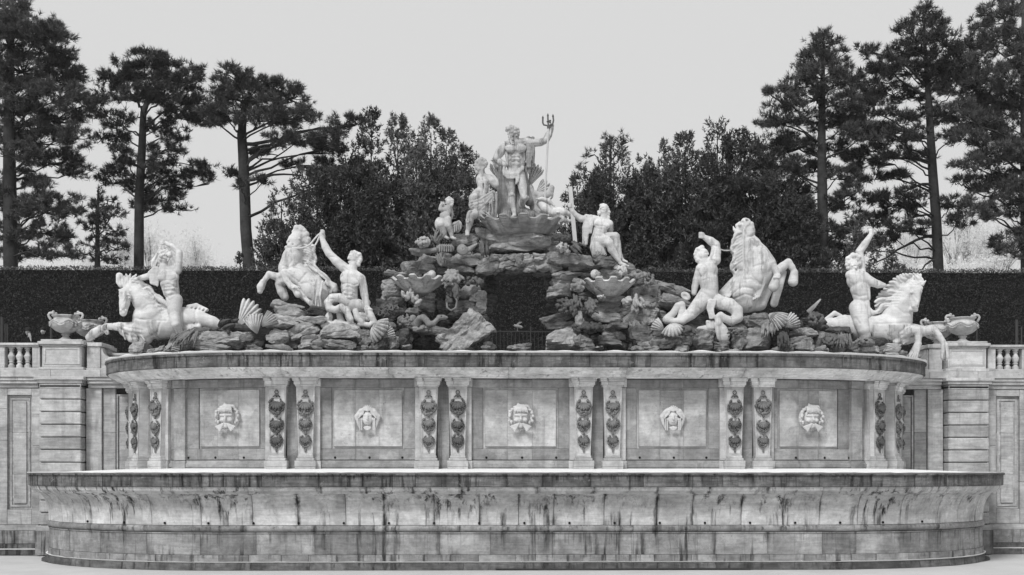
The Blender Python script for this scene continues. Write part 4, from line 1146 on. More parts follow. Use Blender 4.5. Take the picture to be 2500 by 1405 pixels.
T.stroke(*[[(740 + q * 26, 160 + (q % 2) * 20), (760 + q * 22, 240)] for q in range(6)], w=10, d=0.02)
wom = figure('kneeling_woman_statue', 'draped kneeling stone woman with bare back beside the bearded man', 'statue', P(1170, 560, YT_), 'marble figures on the fountain')
c.build('body', M_marble_grey, wom)

# ------------------------------------------------------------------ winged child
c = Clay(0.018); T = Trace(1040, 370, 6.11, 5.0, c)
T.ell(345, 755, (58, 58, 66), 0, 0); T.curls([(320, 705), (345, 697), (375, 705), (395, 730), (402, 760), (395, 790), (375, 810), (300, 720), (360, 730), (380, 760), (345, 715)], 22, -0.06, seed=8)
T.ell(297, 780, (10, 10, 9), 0, -0.06, 0.02); T.limb([(335, 815, 34), (320, 850, 40)], 0.03)
T.ell(300, 890, (82, 66, 92), 5, 0); T.ell(280, 960, (82, 74, 70), 0, -0.03); T.ell(300, 1010, (75, 72, 60), 0, 0)
T.limb([(350, 850, 38), (280, 868, 36, -0.1), (215, 862, 34, -0.14)], 0.03); T.limb([(215, 855, 32, -0.14), (225, 800, 26, -0.14)], 0.03); hand(T, 232, 800, 80, 24, -0.14, 0.2)
T.limb([(240, 850, 32, -0.02), (262, 800, 24, -0.05)], 0.03); hand(T, 262, 800, 85, 22, -0.04, 0.2)
T.limb([(320, 1020, 66, -0.06), (330, 1110, 54, -0.12), (345, 1140, 48, -0.1), (372, 1210, 40, -0.02), (385, 1272, 28, 0)], 0.04); T.limb([(382, 1285, 28), (440, 1305, 22, -0.08)], 0.03)
T.limb([(250, 1030, 62), (225, 1090, 60, -0.1), (270, 1200, 44, -0.02), (285, 1265, 30)], 0.04); T.limb([(285, 1275, 28), (330, 1300, 24, -0.1)], 0.03)
T.ell(195, 1080, (70, 80, 105), 5, 0.12); T.limb([(375, 850, 24, 0.08), (390, 940, 26, 0.12), (380, 1000, 20, 0.12)], 0.03)
T.limb([(360, 1090, 22, 0.1), (430, 1085, 24, 0.12), (490, 1045, 20, 0.14)], 0.03); T.ell(455, 1130, (72, 26, 92), -12, 0.14, 0.03); T.ell(500, 1110, (44, 24, 78), 0, 0.14, 0.03)
for q in range(5): T.limb([(400 + q * 28, 1120 - q * 12, 11, 0.04), (395 + q * 30, 1215 - q * 14, 13, 0.05)], 0.012)
kid = figure('winged_child_statue', 'small winged stone child with clasped hands perched on the ledge', 'statue', P(1100, 582, 5.0), 'marble figures on the fountain')
c.build('body', M_marble_grey, kid)

# ------------------------------------------------------------------ seated half draped figure with a staff
c = Clay(0.0225); T = Trace(1320, 430, 5.62, 5.3, c)
T.ell(862, 472, (68, 70, 80), 15, 0); T.ell(836, 428, (12, 14, 14), 0, -0.16, 0.02); T.limb([(815, 440, 10, -0.15), (865, 425, 10, -0.15)], 0.02)
T.curls([(830, 405), (860, 400), (890, 410), (915, 430), (930, 460), (938, 495), (930, 530), (915, 550), (920, 500), (910, 460), (895, 430), (928, 575)], 25, 0.0, seed=12); T.curls([(790, 490), (800, 520), (905, 520)], 20, -0.05)
T.limb([(868, 535, 50), (862, 600, 54)], 0.05)
T.ell(832, 660, (122, 88, 98), 8, 0, 0.06); T.limb([(715, 590, 54), (860, 610, 50), (945, 655, 54)], 0.06)
T.ell(785, 664, (62, 30, 46), 0, -0.165, 0.12); T.ell(895, 687, (60, 30, 46), 0, -0.165, 0.12)
T.limb([(950, 665, 52), (958, 740, 42, 0.1), (925, 800, 34, 0.15)], 0.05)
T.limb([(718, 590, 56), (640, 598, 52), (555, 588, 50, -0.05), (480, 540, 42, -0.1)], 0.05); T.limb([(478, 538, 42, -0.1), (440, 490, 38, -0.1), (410, 450, 28, -0.1)], 0.04); fist(T, 405, 405, 36, -0.1)
T.limb([(820, 730, 104), (800, 810, 100)], 0.06); T.ell(795, 880, (112, 108, 100), 0, 0, 0.07)
T.limb([(800, 905, 96), (890, 895, 82, -0.22), (940, 915, 64, -0.35)], 0.06)
T.limb([(945, 925, 62, -0.35), (975, 1010, 60, -0.27), (1040, 1110, 42, -0.2), (1090, 1185, 30, -0.18)], 0.05); T.limb([(1095, 1200, 30, -0.18), (1150, 1222, 26, -0.28), (1205, 1238, 14, -0.34)], 0.04)
T.limb([(870, 850, 84, 0.05), (980, 835, 66, -0.05), (1025, 825, 58, -0.1)], 0.06)
T.limb([(1035, 835, 56, -0.1), (1045, 960, 52, -0.05), (1095, 1100, 34, 0.0), (1120, 1150, 28, 0)], 0.05); T.limb([(1125, 1160, 26), (1185, 1180, 16, -0.12)], 0.04)
T.limb([(770, 850, 80, 0), (735, 980, 64, -0.02), (760, 1080, 62, 0)], 0.06); T.limb([(830, 1000, 70, -0.02), (850, 1070, 60, 0)], 0.06)
for q in range(9): T.wavy([(745 + q * 24, 800 + q * 5, -0.1), (705 + q * 17, 940, -0.2), (715 + q * 24, 1085, -0.16)], 12, 4, 1.1, -0.03, 0.05, 12, q)
for q in range(4): T.wavy([(790 + q * 40, 815 + q * 8), (880 + q * 40, 800 + q * 6), (980 + q * 26, 795 + q * 8)], 12, 4, 1.2, -0.22, 0.016, 10, q)
T.limb([(1075, 900, 26), (1088, 1010, 22), (1100, 1130, 20)], 0.03, -0.08)
for q in range(4): T.wavy([(960 + q * 18, 1110), (985 + q * 20, 1200), (1010 + q * 22, 1270)], 22, 7, 1.0, -0.05, 0.02, 9, q)
T.limb([(625, 555, 34), (600, 720, 34, 0.03), (590, 930, 22, 0.06)], 0.04, -0.05); T.limb([(690, 560, 32), (690, 680, 32, -0.02), (685, 775, 20)], 0.04, -0.08); T.limb([(655, 560, 32), (640, 740, 34), (620, 930, 26)], 0.04, -0.06)
for q in range(6): T.wavy([(612 + q * 19, 548), (600 + q * 19, 700), (582 + q * 17, 930 - q * 28)], 12, 3, 1.6, -0.12, 0.04, 12, q)
T.stroke([(745, 690), (790, 712), (840, 700)], [(850, 700), (900, 730), (940, 720)], [(838, 610), (842, 700), (820, 790)], [(780, 740), (830, 748)], [(800, 540), (850, 600)], [(940, 950), (985, 1040), (1050, 1140)], [(820, 440), (850, 450)], [(835, 480), (862, 490)], w=10, d=0.02)
T.stroke(*[[(760 + q * 26, 830 + q * 6), (720 + q * 20, 950), (730 + q * 26, 1080)] for q in range(7)], *[[(610 + q * 20, 560), (598 + q * 20, 720), (585 + q * 19, 900 - q * 20)] for q in range(6)], *[[(900, 430 + q * 24), (938, 440 + q * 26)] for q in range(5)], w=8, d=0.024)
ny = figure('seated_youth_statue', 'half draped stone youth seated on the rocks gripping a flat staff', 'statue', P(1480, 640, 5.3), 'marble figures on the fountain')
c.build('body', M_marble, ny)
a, b = T.p(403, 148, -0.1), T.p(472, 905, -0.1)
d = (b - a).normalized(); sx = Vector((0.075, 0, 0)); sy = Vector((0, 0.05, 0))
mesh_obj('staff', [a - sx - sy, a + sx - sy, a + sx + sy, a - sx + sy, b - sx - sy, b + sx - sy, b + sx + sy, b - sx + sy], [(0, 1, 2, 3), (7, 6, 5, 4), (0, 4, 5, 1), (1, 5, 6, 2), (2, 6, 7, 3), (3, 7, 4, 0)], M_pole)
tag(bpy.data.objects['staff'], 'flat pale staff gripped by the seated youth', 'staff')

# ------------------------------------------------------------------ horses and riders
def horse_head(T, top, muz, r0, r1, dy0=0.0, dy1=-0.2, eye=None, ears=()):
    (u0, v0), (u1, v1) = top, muz
    um, vm = (u0 * 0.5 + u1 * 0.5), (v0 * 0.5 + v1 * 0.5)
    T.limb([(u0, v0, r0, dy0), (um, vm, r0 * 0.62 + r1 * 0.34, (dy0 + dy1) / 2), (u1, v1, r1, dy1)], 0.05)

# far side leaping horse with whip rider ---------------------------------------------------
c = Clay(0.026); T = Trace(240, 580, 5.019, 5.4, c)
T.ell(610, 960, (185, 165, 195), 0, 0, 0.1); T.limb([(610, 1020, 200), (760, 1070, 195), (890, 1060, 190)], 0.1); T.limb([(900, 1030, 185), (1060, 1000, 150, 0.05), (1220, 1000, 118, 0.1), (1400, 1050, 85, 0.15), (1540, 1100, 48, 0.2)], 0.1)
T.ell(690, 960, (140, 190, 130), 0, -0.05, 0.06); T.limb([(450, 1000, 10, -0.5), (700, 1030, 10, -0.62), (830, 1040, 10, -0.6)], 0.03, 0, '-')
T.limb([(640, 880, 180), (560, 780, 150, -0.08), (470, 690, 112, -0.15), (390, 640, 88, -0.2)], 0.09)
horse_head(T, (335, 690), (305, 925), 84, 46, -0.35, -0.62)
T.ell(325, 680, (72, 70, 50), 0, -0.42, 0.05); T.ell(268, 740, (20, 16, 14), 20, -0.54, 0.02); T.ell(382, 740, (20, 16, 14), -20, -0.54, 0.02); T.limb([(255, 715, 12, -0.5), (285, 705, 14, -0.56)], 0.02); T.limb([(365, 705, 14, -0.56), (398, 715, 12, -0.5)], 0.02); T.limb([(322, 700, 26, -0.62), (306, 860, 30, -0.72)], 0.03)
T.ell(275, 895, (18, 18, 18), 0, -0.74, 0.02); T.ell(340, 895, (18, 18, 18), 0, -0.74, 0.02); T.ell(273, 893, (9, 14, 10), 0, -0.80, 0.01, '-'); T.ell(341, 893, (9, 14, 10), 0, -0.80, 0.01, '-'); T.limb([(275, 943, 5, -0.76), (340, 943, 5, -0.76)], 0.01, 0, '-')
T.limb([(275, 650, 22, -0.4), (258, 645, 14, -0.45)], 0.02); T.limb([(375, 660, 24, -0.4), (402, 655, 14, -0.45)], 0.02)
for q in range(9): T.wavy([(330 + q * 8, 640), (290 + q * 18, 560 - (q % 3) * 15), (250 + q * 30, 480 - (q % 2) * 25)], 24, 8, 1.0, -0.25 + 0.03 * (q % 3), 0.016, 10, q)
T.ell(256, 470, (42, 38, 40), 0, -0.2, 0.02); T.ell(258, 462, (22, 30, 20), 0, -0.45, 0.01, '-'); T.limb([(245, 490, 30), (242, 550, 26), (275, 590, 30)], 0.03, -0.25)
for q in range(11):
    y0 = 510 + q * 34; x0 = 400 + q * 38
    T.wavy([(x0 - 40, y0 + 40), (x0 + 70, y0 + 10), (x0 + 150, y0 + 40), (x0 + 195 - q * 4, y0 + 75)], 30, 12, 1.5, -0.2 + 0.05 * (q % 3) - 0.012 * q, 0.018, 12, q * 1.7)
for q in range(5): T.wavy([(700 + q * 26, 720 + q * 22), (800 + q * 20, 790 + q * 12), (880 + q * 12, 850 - q * 12)], 26, 10, 1.4, -0.42, 0.018, 11, q)
T.limb([(600, 1140, 140, -0.1), (430, 1125, 92, -0.25), (260, 1095, 56, -0.3), (110, 1092, 40, -0.3)], 0.08); T.limb([(100, 1095, 44, -0.3), (60, 1120, 48, -0.3)], 0.04); T.ell(105, 1165, (30, 30, 32), 0, -0.3, 0.03)
T.limb([(30, 1120, 50, -0.3), (-50, 1175, 60, -0.3), (-112, 1225, 48, -0.3)], 0.04); T.limb([(-60, 1220, 26, -0.3), (-130, 1250, 22, -0.3)], 0.03)
T.limb([(280, 1165, 26, -0.25), (400, 1240, 46, -0.2), (600, 1240, 70, -0.1)], 0.06)
for q in range(4): T.limb([(300 + q * 70, 1150 + q * 10, 12, -0.4), (330 + q * 80, 1250 + q * 5, 12, -0.36)], 0.02)
T.limb([(560, 1230, 70, 0.1), (560, 1420, 48, 0.1)], 0.06)
T.limb([(1100, 850, 26, 0.1), (1200, 840, 36, 0.12), (1330, 890, 24, 0.15)], 0.05)
for q in range(5): T.limb([(1095 + q * 45, 885 + q * 12, 14, 0.02), (1150 + q * 46, 838 + q * 10, 10, 0.05)], 0.015)
T.limb([(1000, 1090, 60), (1110, 1120, 70, -0.1), (1220, 1100, 50, -0.1)], 0.05)
T.stroke([(430, 1000), (560, 1015), (700, 1032), (870, 1045)], [(560, 985), (580, 905), (650, 850), (730, 832)], [(730, 832), (800, 890), (828, 1000)], [(395, 715), (430, 800), (455, 880)], [(280, 1085), (420, 1128), (580, 1155)], [(270, 1125), (400, 1180), (560, 1205)], [(640, 1245), (760, 1190), (815, 1060)], [(405, 690), (420, 770), (380, 840)], [(600, 760), (680, 800), (760, 880)], [(60, 1120), (90, 1150)], [(1050, 900), (1060, 1100)], [(1200, 900), (1220, 1080)], w=13, d=0.026)
T.stroke([(300, 720), (298, 860)], [(345, 720), (330, 860)], [(262, 760), (275, 850)], [(380, 760), (350, 850)], w=7, d=0.02)
T.stroke(*[[(410 + q * 32, 540 + q * 28), (500 + q * 30, 545 + q * 30), (580 + q * 26, 590 + q * 30)] for q in range(10)], *[[(300 + q * 26, 620 - q * 12), (270 + q * 34, 520 - q * 8)] for q in range(6)], w=8, d=0.024)
zst = ZAT(580 + 1045 / 5.019, 5.4)
M_marble_st = stone('marble_with_watermark', 0.58, 0.04, 0.20, 1.0, 0.04, 0.3, 0.08, bstr=0.12, rough=0.75, zstain=zst, sthr=0.50)
hA = figure('leaping_horse_statue', 'white fish-tailed stone horse with one foreleg stretched out, under the whip rider', 'statue', P(380, 850, 5.4), 'sea horses on the fountain')
c.build('body', M_marble_st, hA)
# its tail fin rising out of the rocks
mb = MB(); tp = Trace(200, 520, 3.902, 5.3, None)
b0 = tp.p(1480, 1080)
scallop_mb(mb, b0, 1.05, 6, 62, 0.10, 0.06, 0.045, Matrix.Rotation(R(40), 3, 'Y'), 5)
mb.build('tail_fin', M_marble, hA, True)

c = Clay(0.0225); T = Trace(240, 580, 5.019, 5.15, c)
T.ell(812, 262, (58, 60, 76), 10, 0); T.ell(852, 285, (12, 14, 16), 0, -0.17, 0.02); T.limb([(800, 250, 12, -0.17), (870, 262, 12, -0.15)], 0.02)
T.curls([(745, 235), (755, 200), (780, 175), (815, 165), (850, 170), (878, 195), (885, 225), (745, 265), (750, 300), (765, 210), (795, 195), (830, 188), (862, 205), (765, 250), (762, 290), (775, 325)], 22, -0.05, seed=21); T.curls([(770, 225), (800, 210), (840, 205), (870, 220), (760, 270)], 22, -0.16, seed=22)
T.limb([(800, 330, 50), (805, 395, 58)], 0.05)
T.ell(858, 480, (138, 96, 108), 5, 0, 0.06); T.limb([(735, 420, 58), (850, 400, 54), (965, 400, 56)], 0.06)
T.ell(795, 490, (78, 30, 54), 0, -0.215, 0.12); T.ell(910, 485, (72, 30, 56), 0, -0.20, 0.12)
T.limb([(870, 560, 118), (895, 670, 104)], 0.06); T.ell(930, 765, (108, 98, 92), 0, 0, 0.07)
for a, b in ((830, 580), (895, 575), (845, 625), (910, 620), (870, 680)): T.ell(a, b, (34, 12, 20), -5, -0.27, 0.05)
T.limb([(965, 400, 60), (980, 300, 52), (990, 195, 46)], 0.05); T.limb([(988, 178, 42), (910, 112, 36), (830, 72, 27)], 0.03); fist(T, 785, 62, 34)
T.limb([(735, 430, 56, 0.02), (640, 470, 46, 0.0), (560, 490, 38, -0.05), (500, 500, 30, -0.1)], 0.05)
for q in range(7): T.wavy([(690 + q * 6, 375), (615 + q * 20, 440), (640 + q * 14, 560 + q * 6)], 20, 5, 1.0, -0.12, 0.016, 11, q)
T.limb([(765, 115, 10), (735, 200, 24, 0.05), (690, 300, 46, 0.1), (680, 350, 40, 0.1)], 0.04)
for q in range(4): T.wavy([(755 + q * 3, 130), (700 + q * 16, 250), (650 + q * 26, 350)], 12, 3, 1.0, 0.0, 0.015, 10, q)
T.limb([(935, 800, 102, -0.05), (930, 900, 84, -0.22), (940, 1010, 66, -0.36), (950, 1060, 58, -0.38)], 0.06); T.limb([(950, 1060, 56, -0.38), (990, 1150, 44, -0.2), (1010, 1220, 34, -0.05)], 0.05)
T.stroke([(730, 540), (790, 552), (850, 535)], [(858, 535), (915, 545), (970, 520)], [(850, 400), (855, 540), (880, 690)], [(770, 620), (830, 600), (880, 590)], [(890, 590), (940, 600), (975, 620)], [(800, 630), (960, 622)], [(815, 670), (965, 665)], [(850, 740), (900, 790), (960, 740)], [(945, 300), (950, 390)], [(880, 120), (950, 165)], [(895, 830), (900, 960)], w=11, d=0.020)
T.stroke([(790, 268), (815, 270)], [(845, 268), (868, 270)], [(815, 325), (850, 322)], *[[(745 + q * 22, 190 + abs(q - 3) * 10), (752 + q * 20, 235)] for q in range(6)], *[[(640 + q * 16, 395), (625 + q * 18, 470), (645 + q * 13, 560)] for q in range(6)], *[[(740 - q * 4, 200), (665 + q * 15, 345)] for q in range(4)], w=6, d=0.02)
rA = figure('whip_rider_statue', 'bare-chested stone rider lifting a knotted cloth above his curly head', 'statue', P(420, 760, 5.15), 'marble figures on the fountain')
c.build('body', M_marble, rA)

# rearing horse held by the seated merman --------------------------------------------------
c = Clay(0.026); T = Trace(610, 530, 5.62, 4.7, c)
T.limb([(560, 720, 178), (680, 850, 190), (830, 1000, 190), (960, 1090, 150)], 0.1); T.limb([(860, 1040, 170), (970, 1220, 110)], 0.1); T.limb([(900, 950, 150, 0.1), (1150, 1120, 90, 0.2)], 0.1)
T.limb([(560, 690, 172), (585, 560, 148), (620, 430, 118), (650, 330, 92)], 0.09)
T.limb([(680, 270, 82), (620, 340, 70, -0.08), (560, 400, 48, -0.15)], 0.05); T.limb([(645, 215, 50), (570, 290, 40, -0.1), (530, 350, 32, -0.16)], 0.05); T.ell(690, 340, (60, 60, 62), 0, 0, 0.05); T.ell(545, 405, (42, 48, 34), 35, -0.16, 0.03)
T.ell(684, 300, (20, 20, 16), 0, -0.22, 0.02); T.ell(592, 378, (13, 16, 10), 0, -0.26, 0.01, '-'); T.ell(535, 342, (12, 18, 10), 30, -0.22, 0.01, '-'); T.limb([(515, 405, 7, -0.18), (565, 432, 7, -0.22)], 0.01, 0, '-'); T.limb([(500, 420, 28, -0.12), (560, 440, 30, -0.1)], 0.03)
T.curls([(605, 205), (625, 180), (660, 165), (640, 150), (690, 140), (720, 160), (745, 190), (700, 180), (735, 225), (775, 240), (740, 260), (765, 285), (800, 310), (790, 340), (750, 320)], 40, -0.02, jit=0.2, seed=31); T.ell(655, 165, (20, 40, 22), 0, -0.2, 0.01, '-'); T.ell(722, 150, (16, 40, 18), 0, -0.2, 0.01, '-')
T.limb([(745, 330, 50), (800, 420, 62), (830, 540, 62), (800, 660, 50), (860, 740, 40), (960, 800, 40)], 0.06, 0.06)
for q in range(10):
    y0 = 370 + q * 34
    T.wavy([(735, y0), (800, y0 + 10), (880 + 8 * math.sin(q), y0 + 50), (900 - 3 * abs(q - 4), y0 + 110)], 36, 13, 1.3, 0.02 + 0.05 * (q % 3), 0.02, 12, q)
for q in range(7): T.wavy([(800 + q * 10, 620 + q * 8), (900 + q * 12, 730 + q * 4), (1040 + q * 10, 830 + q * 10), (1180 - q * 10, 930 + q * 18)], 30, 12, 1.5, -0.08 + 0.06 * (q % 3), 0.02, 13, q)
T.limb([(1060, 900, 40), (1150, 960, 56), (1170, 1010, 46)], 0.05, -0.1)
T.ell(610, 830, (130, 120, 92), 25, -0.2, 0.08); T.limb([(640, 870, 100, -0.25), (560, 800, 78, -0.38), (478, 770, 62, -0.5)], 0.06)
T.limb([(470, 780, 60, -0.5), (500, 870, 48, -0.52), (560, 940, 42, -0.52)], 0.05); T.limb([(565, 950, 48, -0.52), (620, 985, 50, -0.52)], 0.04); T.limb([(625, 990, 52, -0.52), (660, 1060, 54, -0.52)], 0.03)
for q in range(5): T.ell(590 + q * 24, 975 - (q % 2) * 12, (14, 14, 20), 0, -0.7, 0.012)
T.limb([(700, 1060, 30, -0.4), (850, 1210, 34, -0.4)], 0.02)
T.limb([(430, 880, 90, -0.05), (400, 830, 64, -0.1), (330, 810, 52, -0.15), (265, 785, 46, -0.2)], 0.06); T.limb([(262, 790, 46, -0.2), (215, 850, 38, -0.2), (185, 890, 36, -0.2)], 0.05); T.limb([(180, 900, 48, -0.2), (150, 960, 58, -0.2), (140, 1020, 40, -0.2)], 0.04)
T.limb([(400, 920, 60, -0.02), (440, 1020, 70, 0), (480, 1100, 60, 0)], 0.06)
for q in range(3): T.limb([(945 + q * 28, 880, 14, -0.47), (915 + q * 24, 1080, 14, -0.50), (900 + q * 40, 1230, 14, -0.38)], 0.02)
T.stroke([(700, 925), (760, 850), (800, 790)], [(530, 790), (600, 845), (700, 920)], [(720, 945), (820, 930), (910, 985)], [(705, 1000), (760, 1110), (860, 1160)], [(555, 555), (605, 620), (565, 690)], [(470, 690), (560, 720), (640, 700), (700, 640)], [(722, 270), (725, 370), (650, 440), (560, 450)], [(430, 850), (480, 960), (520, 1040)], [(940, 880), (930, 1060), (905, 1230)], [(1005, 880), (980, 1060), (960, 1230)], [(620, 700), (690, 740), (760, 760)], [(480, 800), (520, 900), (560, 940)], w=13, d=0.026)
T.stroke(*[[(735, 370 + q * 34), (800, 385 + q * 34), (870, 425 + q * 34), (890, 480 + q * 33)] for q in range(9)], *[[(820 + q * 12, 640 + q * 10), (910 + q * 12, 750), (1050 + q * 10, 860 + q * 8), (1160 - q * 12, 960 + q * 14)] for q in range(6)], w=8, d=0.028)
hB = figure('rearing_horse_statue', 'white rearing stone horse with curled topknot reined in by the seated merman', 'statue', P(760, 760, 4.7), 'sea horses on the fountain')
c.build('body', M_marble, hB)
mb = MB()
def ribbon(T, pts, w, d, name, parent, mat):
    mb = MB(); q = []
    for a, b in zip(pts[:-1], pts[1:]):
        for i in range(5): q.append(T.p(a[0] + (b[0] - a[0]) * i / 5, a[1] + (b[1] - a[1]) * i / 5, d + (a[2] if len(a) > 2 else 0) * (1 - i / 5) + (b[2] if len(b) > 2 else 0) * i / 5))
    e = pts[-1]; q.append(T.p(e[0], e[1], d + (e[2] if len(e) > 2 else 0)))
    mb.tube(q, w * T.m, 6, True, 0.5); return mb.build(name, mat, parent, True)
ribbon(T, [(950, 235), (890, 300), (820, 385), (760, 415), (680, 432), (575, 425)], 13, -0.28, 'rein', hB, M_marble)
ribbon(T, [(955, 250), (930, 330), (895, 390), (840, 400), (800, 385)], 12, -0.26, 'rein', hB, M_marble)
ribbon(T, [(1010, 205), (1022, 260), (1018, 330)], 16, -0.35, 'rein', hB, M_marble)

c = Clay(0.0225); T = Trace(610, 530, 5.62, 4.25, c)
T.ell(1420, 560, (72, 70, 84), -25, 0); T.limb([(1355, 545, 12, -0.04), (1345, 578, 11, -0.06)], 0.025); T.limb([(1370, 620, 26), (1400, 640, 36)], 0.04)
T.curls([(1400, 490), (1435, 480), (1470, 495), (1500, 520), (1515, 555), (1515, 590), (1500, 620), (1485, 645), (1460, 600), (1465, 560), (1450, 530), (1420, 510), (1445, 500), (1480, 540), (1490, 580), (1495, 660)], 30, -0.02, seed=41)
T.limb([(1425, 640, 58), (1405, 730, 66)], 0.05)
T.ell(1375, 845, (148, 105, 128), 10, 0, 0.06); T.limb([(1285, 690, 72), (1400, 760, 66), (1520, 850, 72)], 0.07)
T.ell(1315, 870, (80, 32, 60), 15, -0.215, 0.12); T.ell(1425, 905, (82, 32, 60), 15, -0.215, 0.12)
T.limb([(1365, 960, 124), (1375, 1090, 112)], 0.06); T.ell(1385, 1200, (122, 105, 110), 0, 0, 0.07)
for a, b in ((1300, 985), (1370, 995), (1310, 1035), (1380, 1045), (1350, 1100)): T.ell(a, b, (38, 12, 22), 5, -0.265, 0.05)
T.limb([(1285, 690, 74), (1190, 610, 66), (1095, 510, 56)], 0.05); T.limb([(1085, 500, 58), (1035, 410, 54), (1000, 320, 40)], 0.04); T.limb([(995, 310, 38), (985, 240, 40)], 0.03); fist(T, 1000, 205, 34, -0.02)
T.limb([(1525, 860, 72), (1555, 960, 60), (1575, 1080, 54, -0.05), (1610, 1250, 40, -0.12)], 0.05)
T.limb([(1330, 1170, 84, -0.1), (1230, 1110, 66, -0.2), (1130, 1112, 62, -0.25), (1072, 1175, 58, -0.28), (1090, 1255, 54, -0.3), (1175, 1275, 50, -0.32), (1255, 1235, 48, -0.38), (1330, 1300, 48, -0.4), (1385, 1400, 42, -0.4)], 0.03)
T.limb([(1480, 1210, 92, 0.02), (1550, 1230, 84, 0.05), (1600, 1180, 60, 0.15)], 0.05)
T2 = Trace(600, 520, 3.902, 4.2, c)
T2.limb([(735, 1075, 24), (860, 1055, 42), (1030, 1072, 24)], 0.04, -0.05); T2.ell(790, 1000, (40, 34, 58), 10, 0, 0.03); T2.ell(820, 1010, (26, 34, 30), 0, -0.12, 0.01, '-')
T2.limb([(960, 920, 36), (985, 1000, 36), (1010, 1060, 26)], 0.03, -0.1); T2.limb([(1045, 940, 32), (1065, 1000, 34), (1110, 1040, 30)], 0.03, -0.05); T2.limb([(890, 960, 30), (910, 1040, 40)], 0.03)
T2.limb([(1160, 920, 36, -0.1), (1190, 980, 38, -0.1), (1225, 1040, 30, -0.1), (1180, 1070, 28, -0.1), (1090, 1060, 30)], 0.03); T2.limb([(1090, 970, 28), (1200, 985, 24)], 0.03); T2.limb([(1090, 1005, 26), (1180, 1010, 24)], 0.03)
T2.ell(1170, 925, (44, 40, 22), 0, -0.1, 0.02)
T.stroke([(1245, 915), (1310, 935), (1370, 925)], [(1375, 930), (1440, 958), (1490, 935)], [(1370, 760), (1372, 930), (1368, 1090)], [(1270, 1000), (1340, 985), (1365, 975)], [(1375, 975), (1430, 1000), (1470, 1030)], [(1270, 1040), (1460, 1060)], [(1280, 1085), (1450, 1110)], [(1290, 700), (1350, 740)], [(1110, 560), (1170, 560)], [(1310, 1120), (1380, 1150), (1450, 1130)], [(1110, 1150), (1170, 1150)], w=11, d=0.020)
T.stroke([(1362, 548), (1385, 545)], [(1352, 600), (1380, 602)], *[[(1420 + q * 20, 495 + q * 10), (1440 + q * 14, 560 + q * 14)] for q in range(5)], w=6, d=0.03)
mB = figure('seated_merman_statue', 'stone merman with coiled fish legs raising a rein to the rearing horse', 'statue', P(850, 800, 4.25), 'marble figures on the fountain')
c.build('body', M_marble, mB)

# rearing horse and merman with his back turned ---------------------------------------------
c = Clay(0.0225); T = Trace(1580, 530, 4.684, 4.25, c)
T.ell(632, 432, (66, 66, 80), 30, 0); T.limb([(690, 405, 11, -0.04), (698, 425, 11, -0.05)], 0.025); T.limb([(660, 480, 30), (690, 470, 20)], 0.03)
T.curls([(560, 400), (575, 375), (600, 358), (625, 352), (550, 430), (560, 465), (580, 495), (600, 520), (620, 500), (600, 460), (590, 420), (600, 385), (625, 375), (575, 440), (595, 480), (610, 530)], 27, -0.02, seed=51)
T.limb([(645, 490, 52), (670, 560, 64)], 0.05)
T.ell(695, 620, (122, 95, 130), -5, 0, 0.07); T.limb([(610, 590, 56), (700, 540, 60), (775, 490, 70)], 0.07); T.ell(720, 590, (64, 24, 74), 10, -0.22, 0.12); T.ell(640, 620, (50, 24, 66), 0, -0.2, 0.12)
T.limb([(770, 490, 74), (785, 410, 62), (785, 330, 54)], 0.05); T.limb([(780, 318, 54), (725, 275, 50), (665, 240, 35)], 0.04); fist(T, 625, 212, 40)
T.limb([(605, 590, 54, 0.05), (565, 720, 46, 0.08), (545, 800, 40, 0.08), (535, 870, 32, 0.05)], 0.05)
T.limb([(700, 720, 118), (715, 820, 106)], 0.07); T.ell(700, 890, (124, 104, 104), -20, 0, 0.07); T.limb([(705, 560, 8, -0.32), (730, 820, 10, -0.34)], 0.02, 0, '-')
T.limb([(680, 910, 116), (590, 1010, 92, -0.05), (500, 1110, 72, -0.1), (400, 1190, 52, -0.12), (300, 1200, 44, -0.12), (230, 1180, 52, -0.1)], 0.05)
T.limb([(225, 1175, 54, -0.05), (300, 1100, 44, -0.02), (350, 1020, 44, 0), (395, 1005, 44, 0), (405, 1070, 42, -0.02), (370, 1165, 38, -0.05)], 0.03)
T.ell(440, 905, (66, 24, 48), 35, 0.05, 0.03); T.ell(440, 915, (48, 30, 30), 35, -0.06, 0.02, '-')
T.limb([(770, 950, 92, 0), (850, 985, 84, -0.15), (940, 1005, 82, -0.25), (1025, 1070, 74, -0.3), (1035, 1150, 66, -0.32), (965, 1195, 56, -0.34), (890, 1165, 48, -0.36), (840, 1125, 42, -0.38), (805, 1150, 38, -0.38), (815, 1220, 44, -0.38)], 0.03)
T.limb([(815, 1230, 56, -0.38), (850, 1300, 78, -0.36), (870, 1360, 84, -0.36)], 0.03, 0, '+', 0.5)
for q in range(5): T.wavy([(720 + q * 14, 955), (690 + q * 16, 1050), (715 + q * 14, 1160)], 18, 5, 1.0, -0.32, 0.016, 10, q)
T.limb([(600, 1290, 40), (700, 1280, 50), (760, 1300, 40)], 0.04, -0.1)
for q in range(3): T.limb([(690 + q * 32, 1200, 22), (700 + q * 28, 1270, 26)], 0.02, -0.2)
T.stroke([(700, 560), (720, 680), (735, 800)], [(640, 570), (660, 640), (640, 700)], [(740, 560), (775, 620), (760, 680)], [(620, 740), (680, 720)], [(600, 860), (660, 900), (700, 980)], [(700, 480), (760, 520)], [(740, 330), (790, 350)], [(560, 1050), (620, 1090)], [(500, 1110), (540, 1150)], w=11, d=0.019)
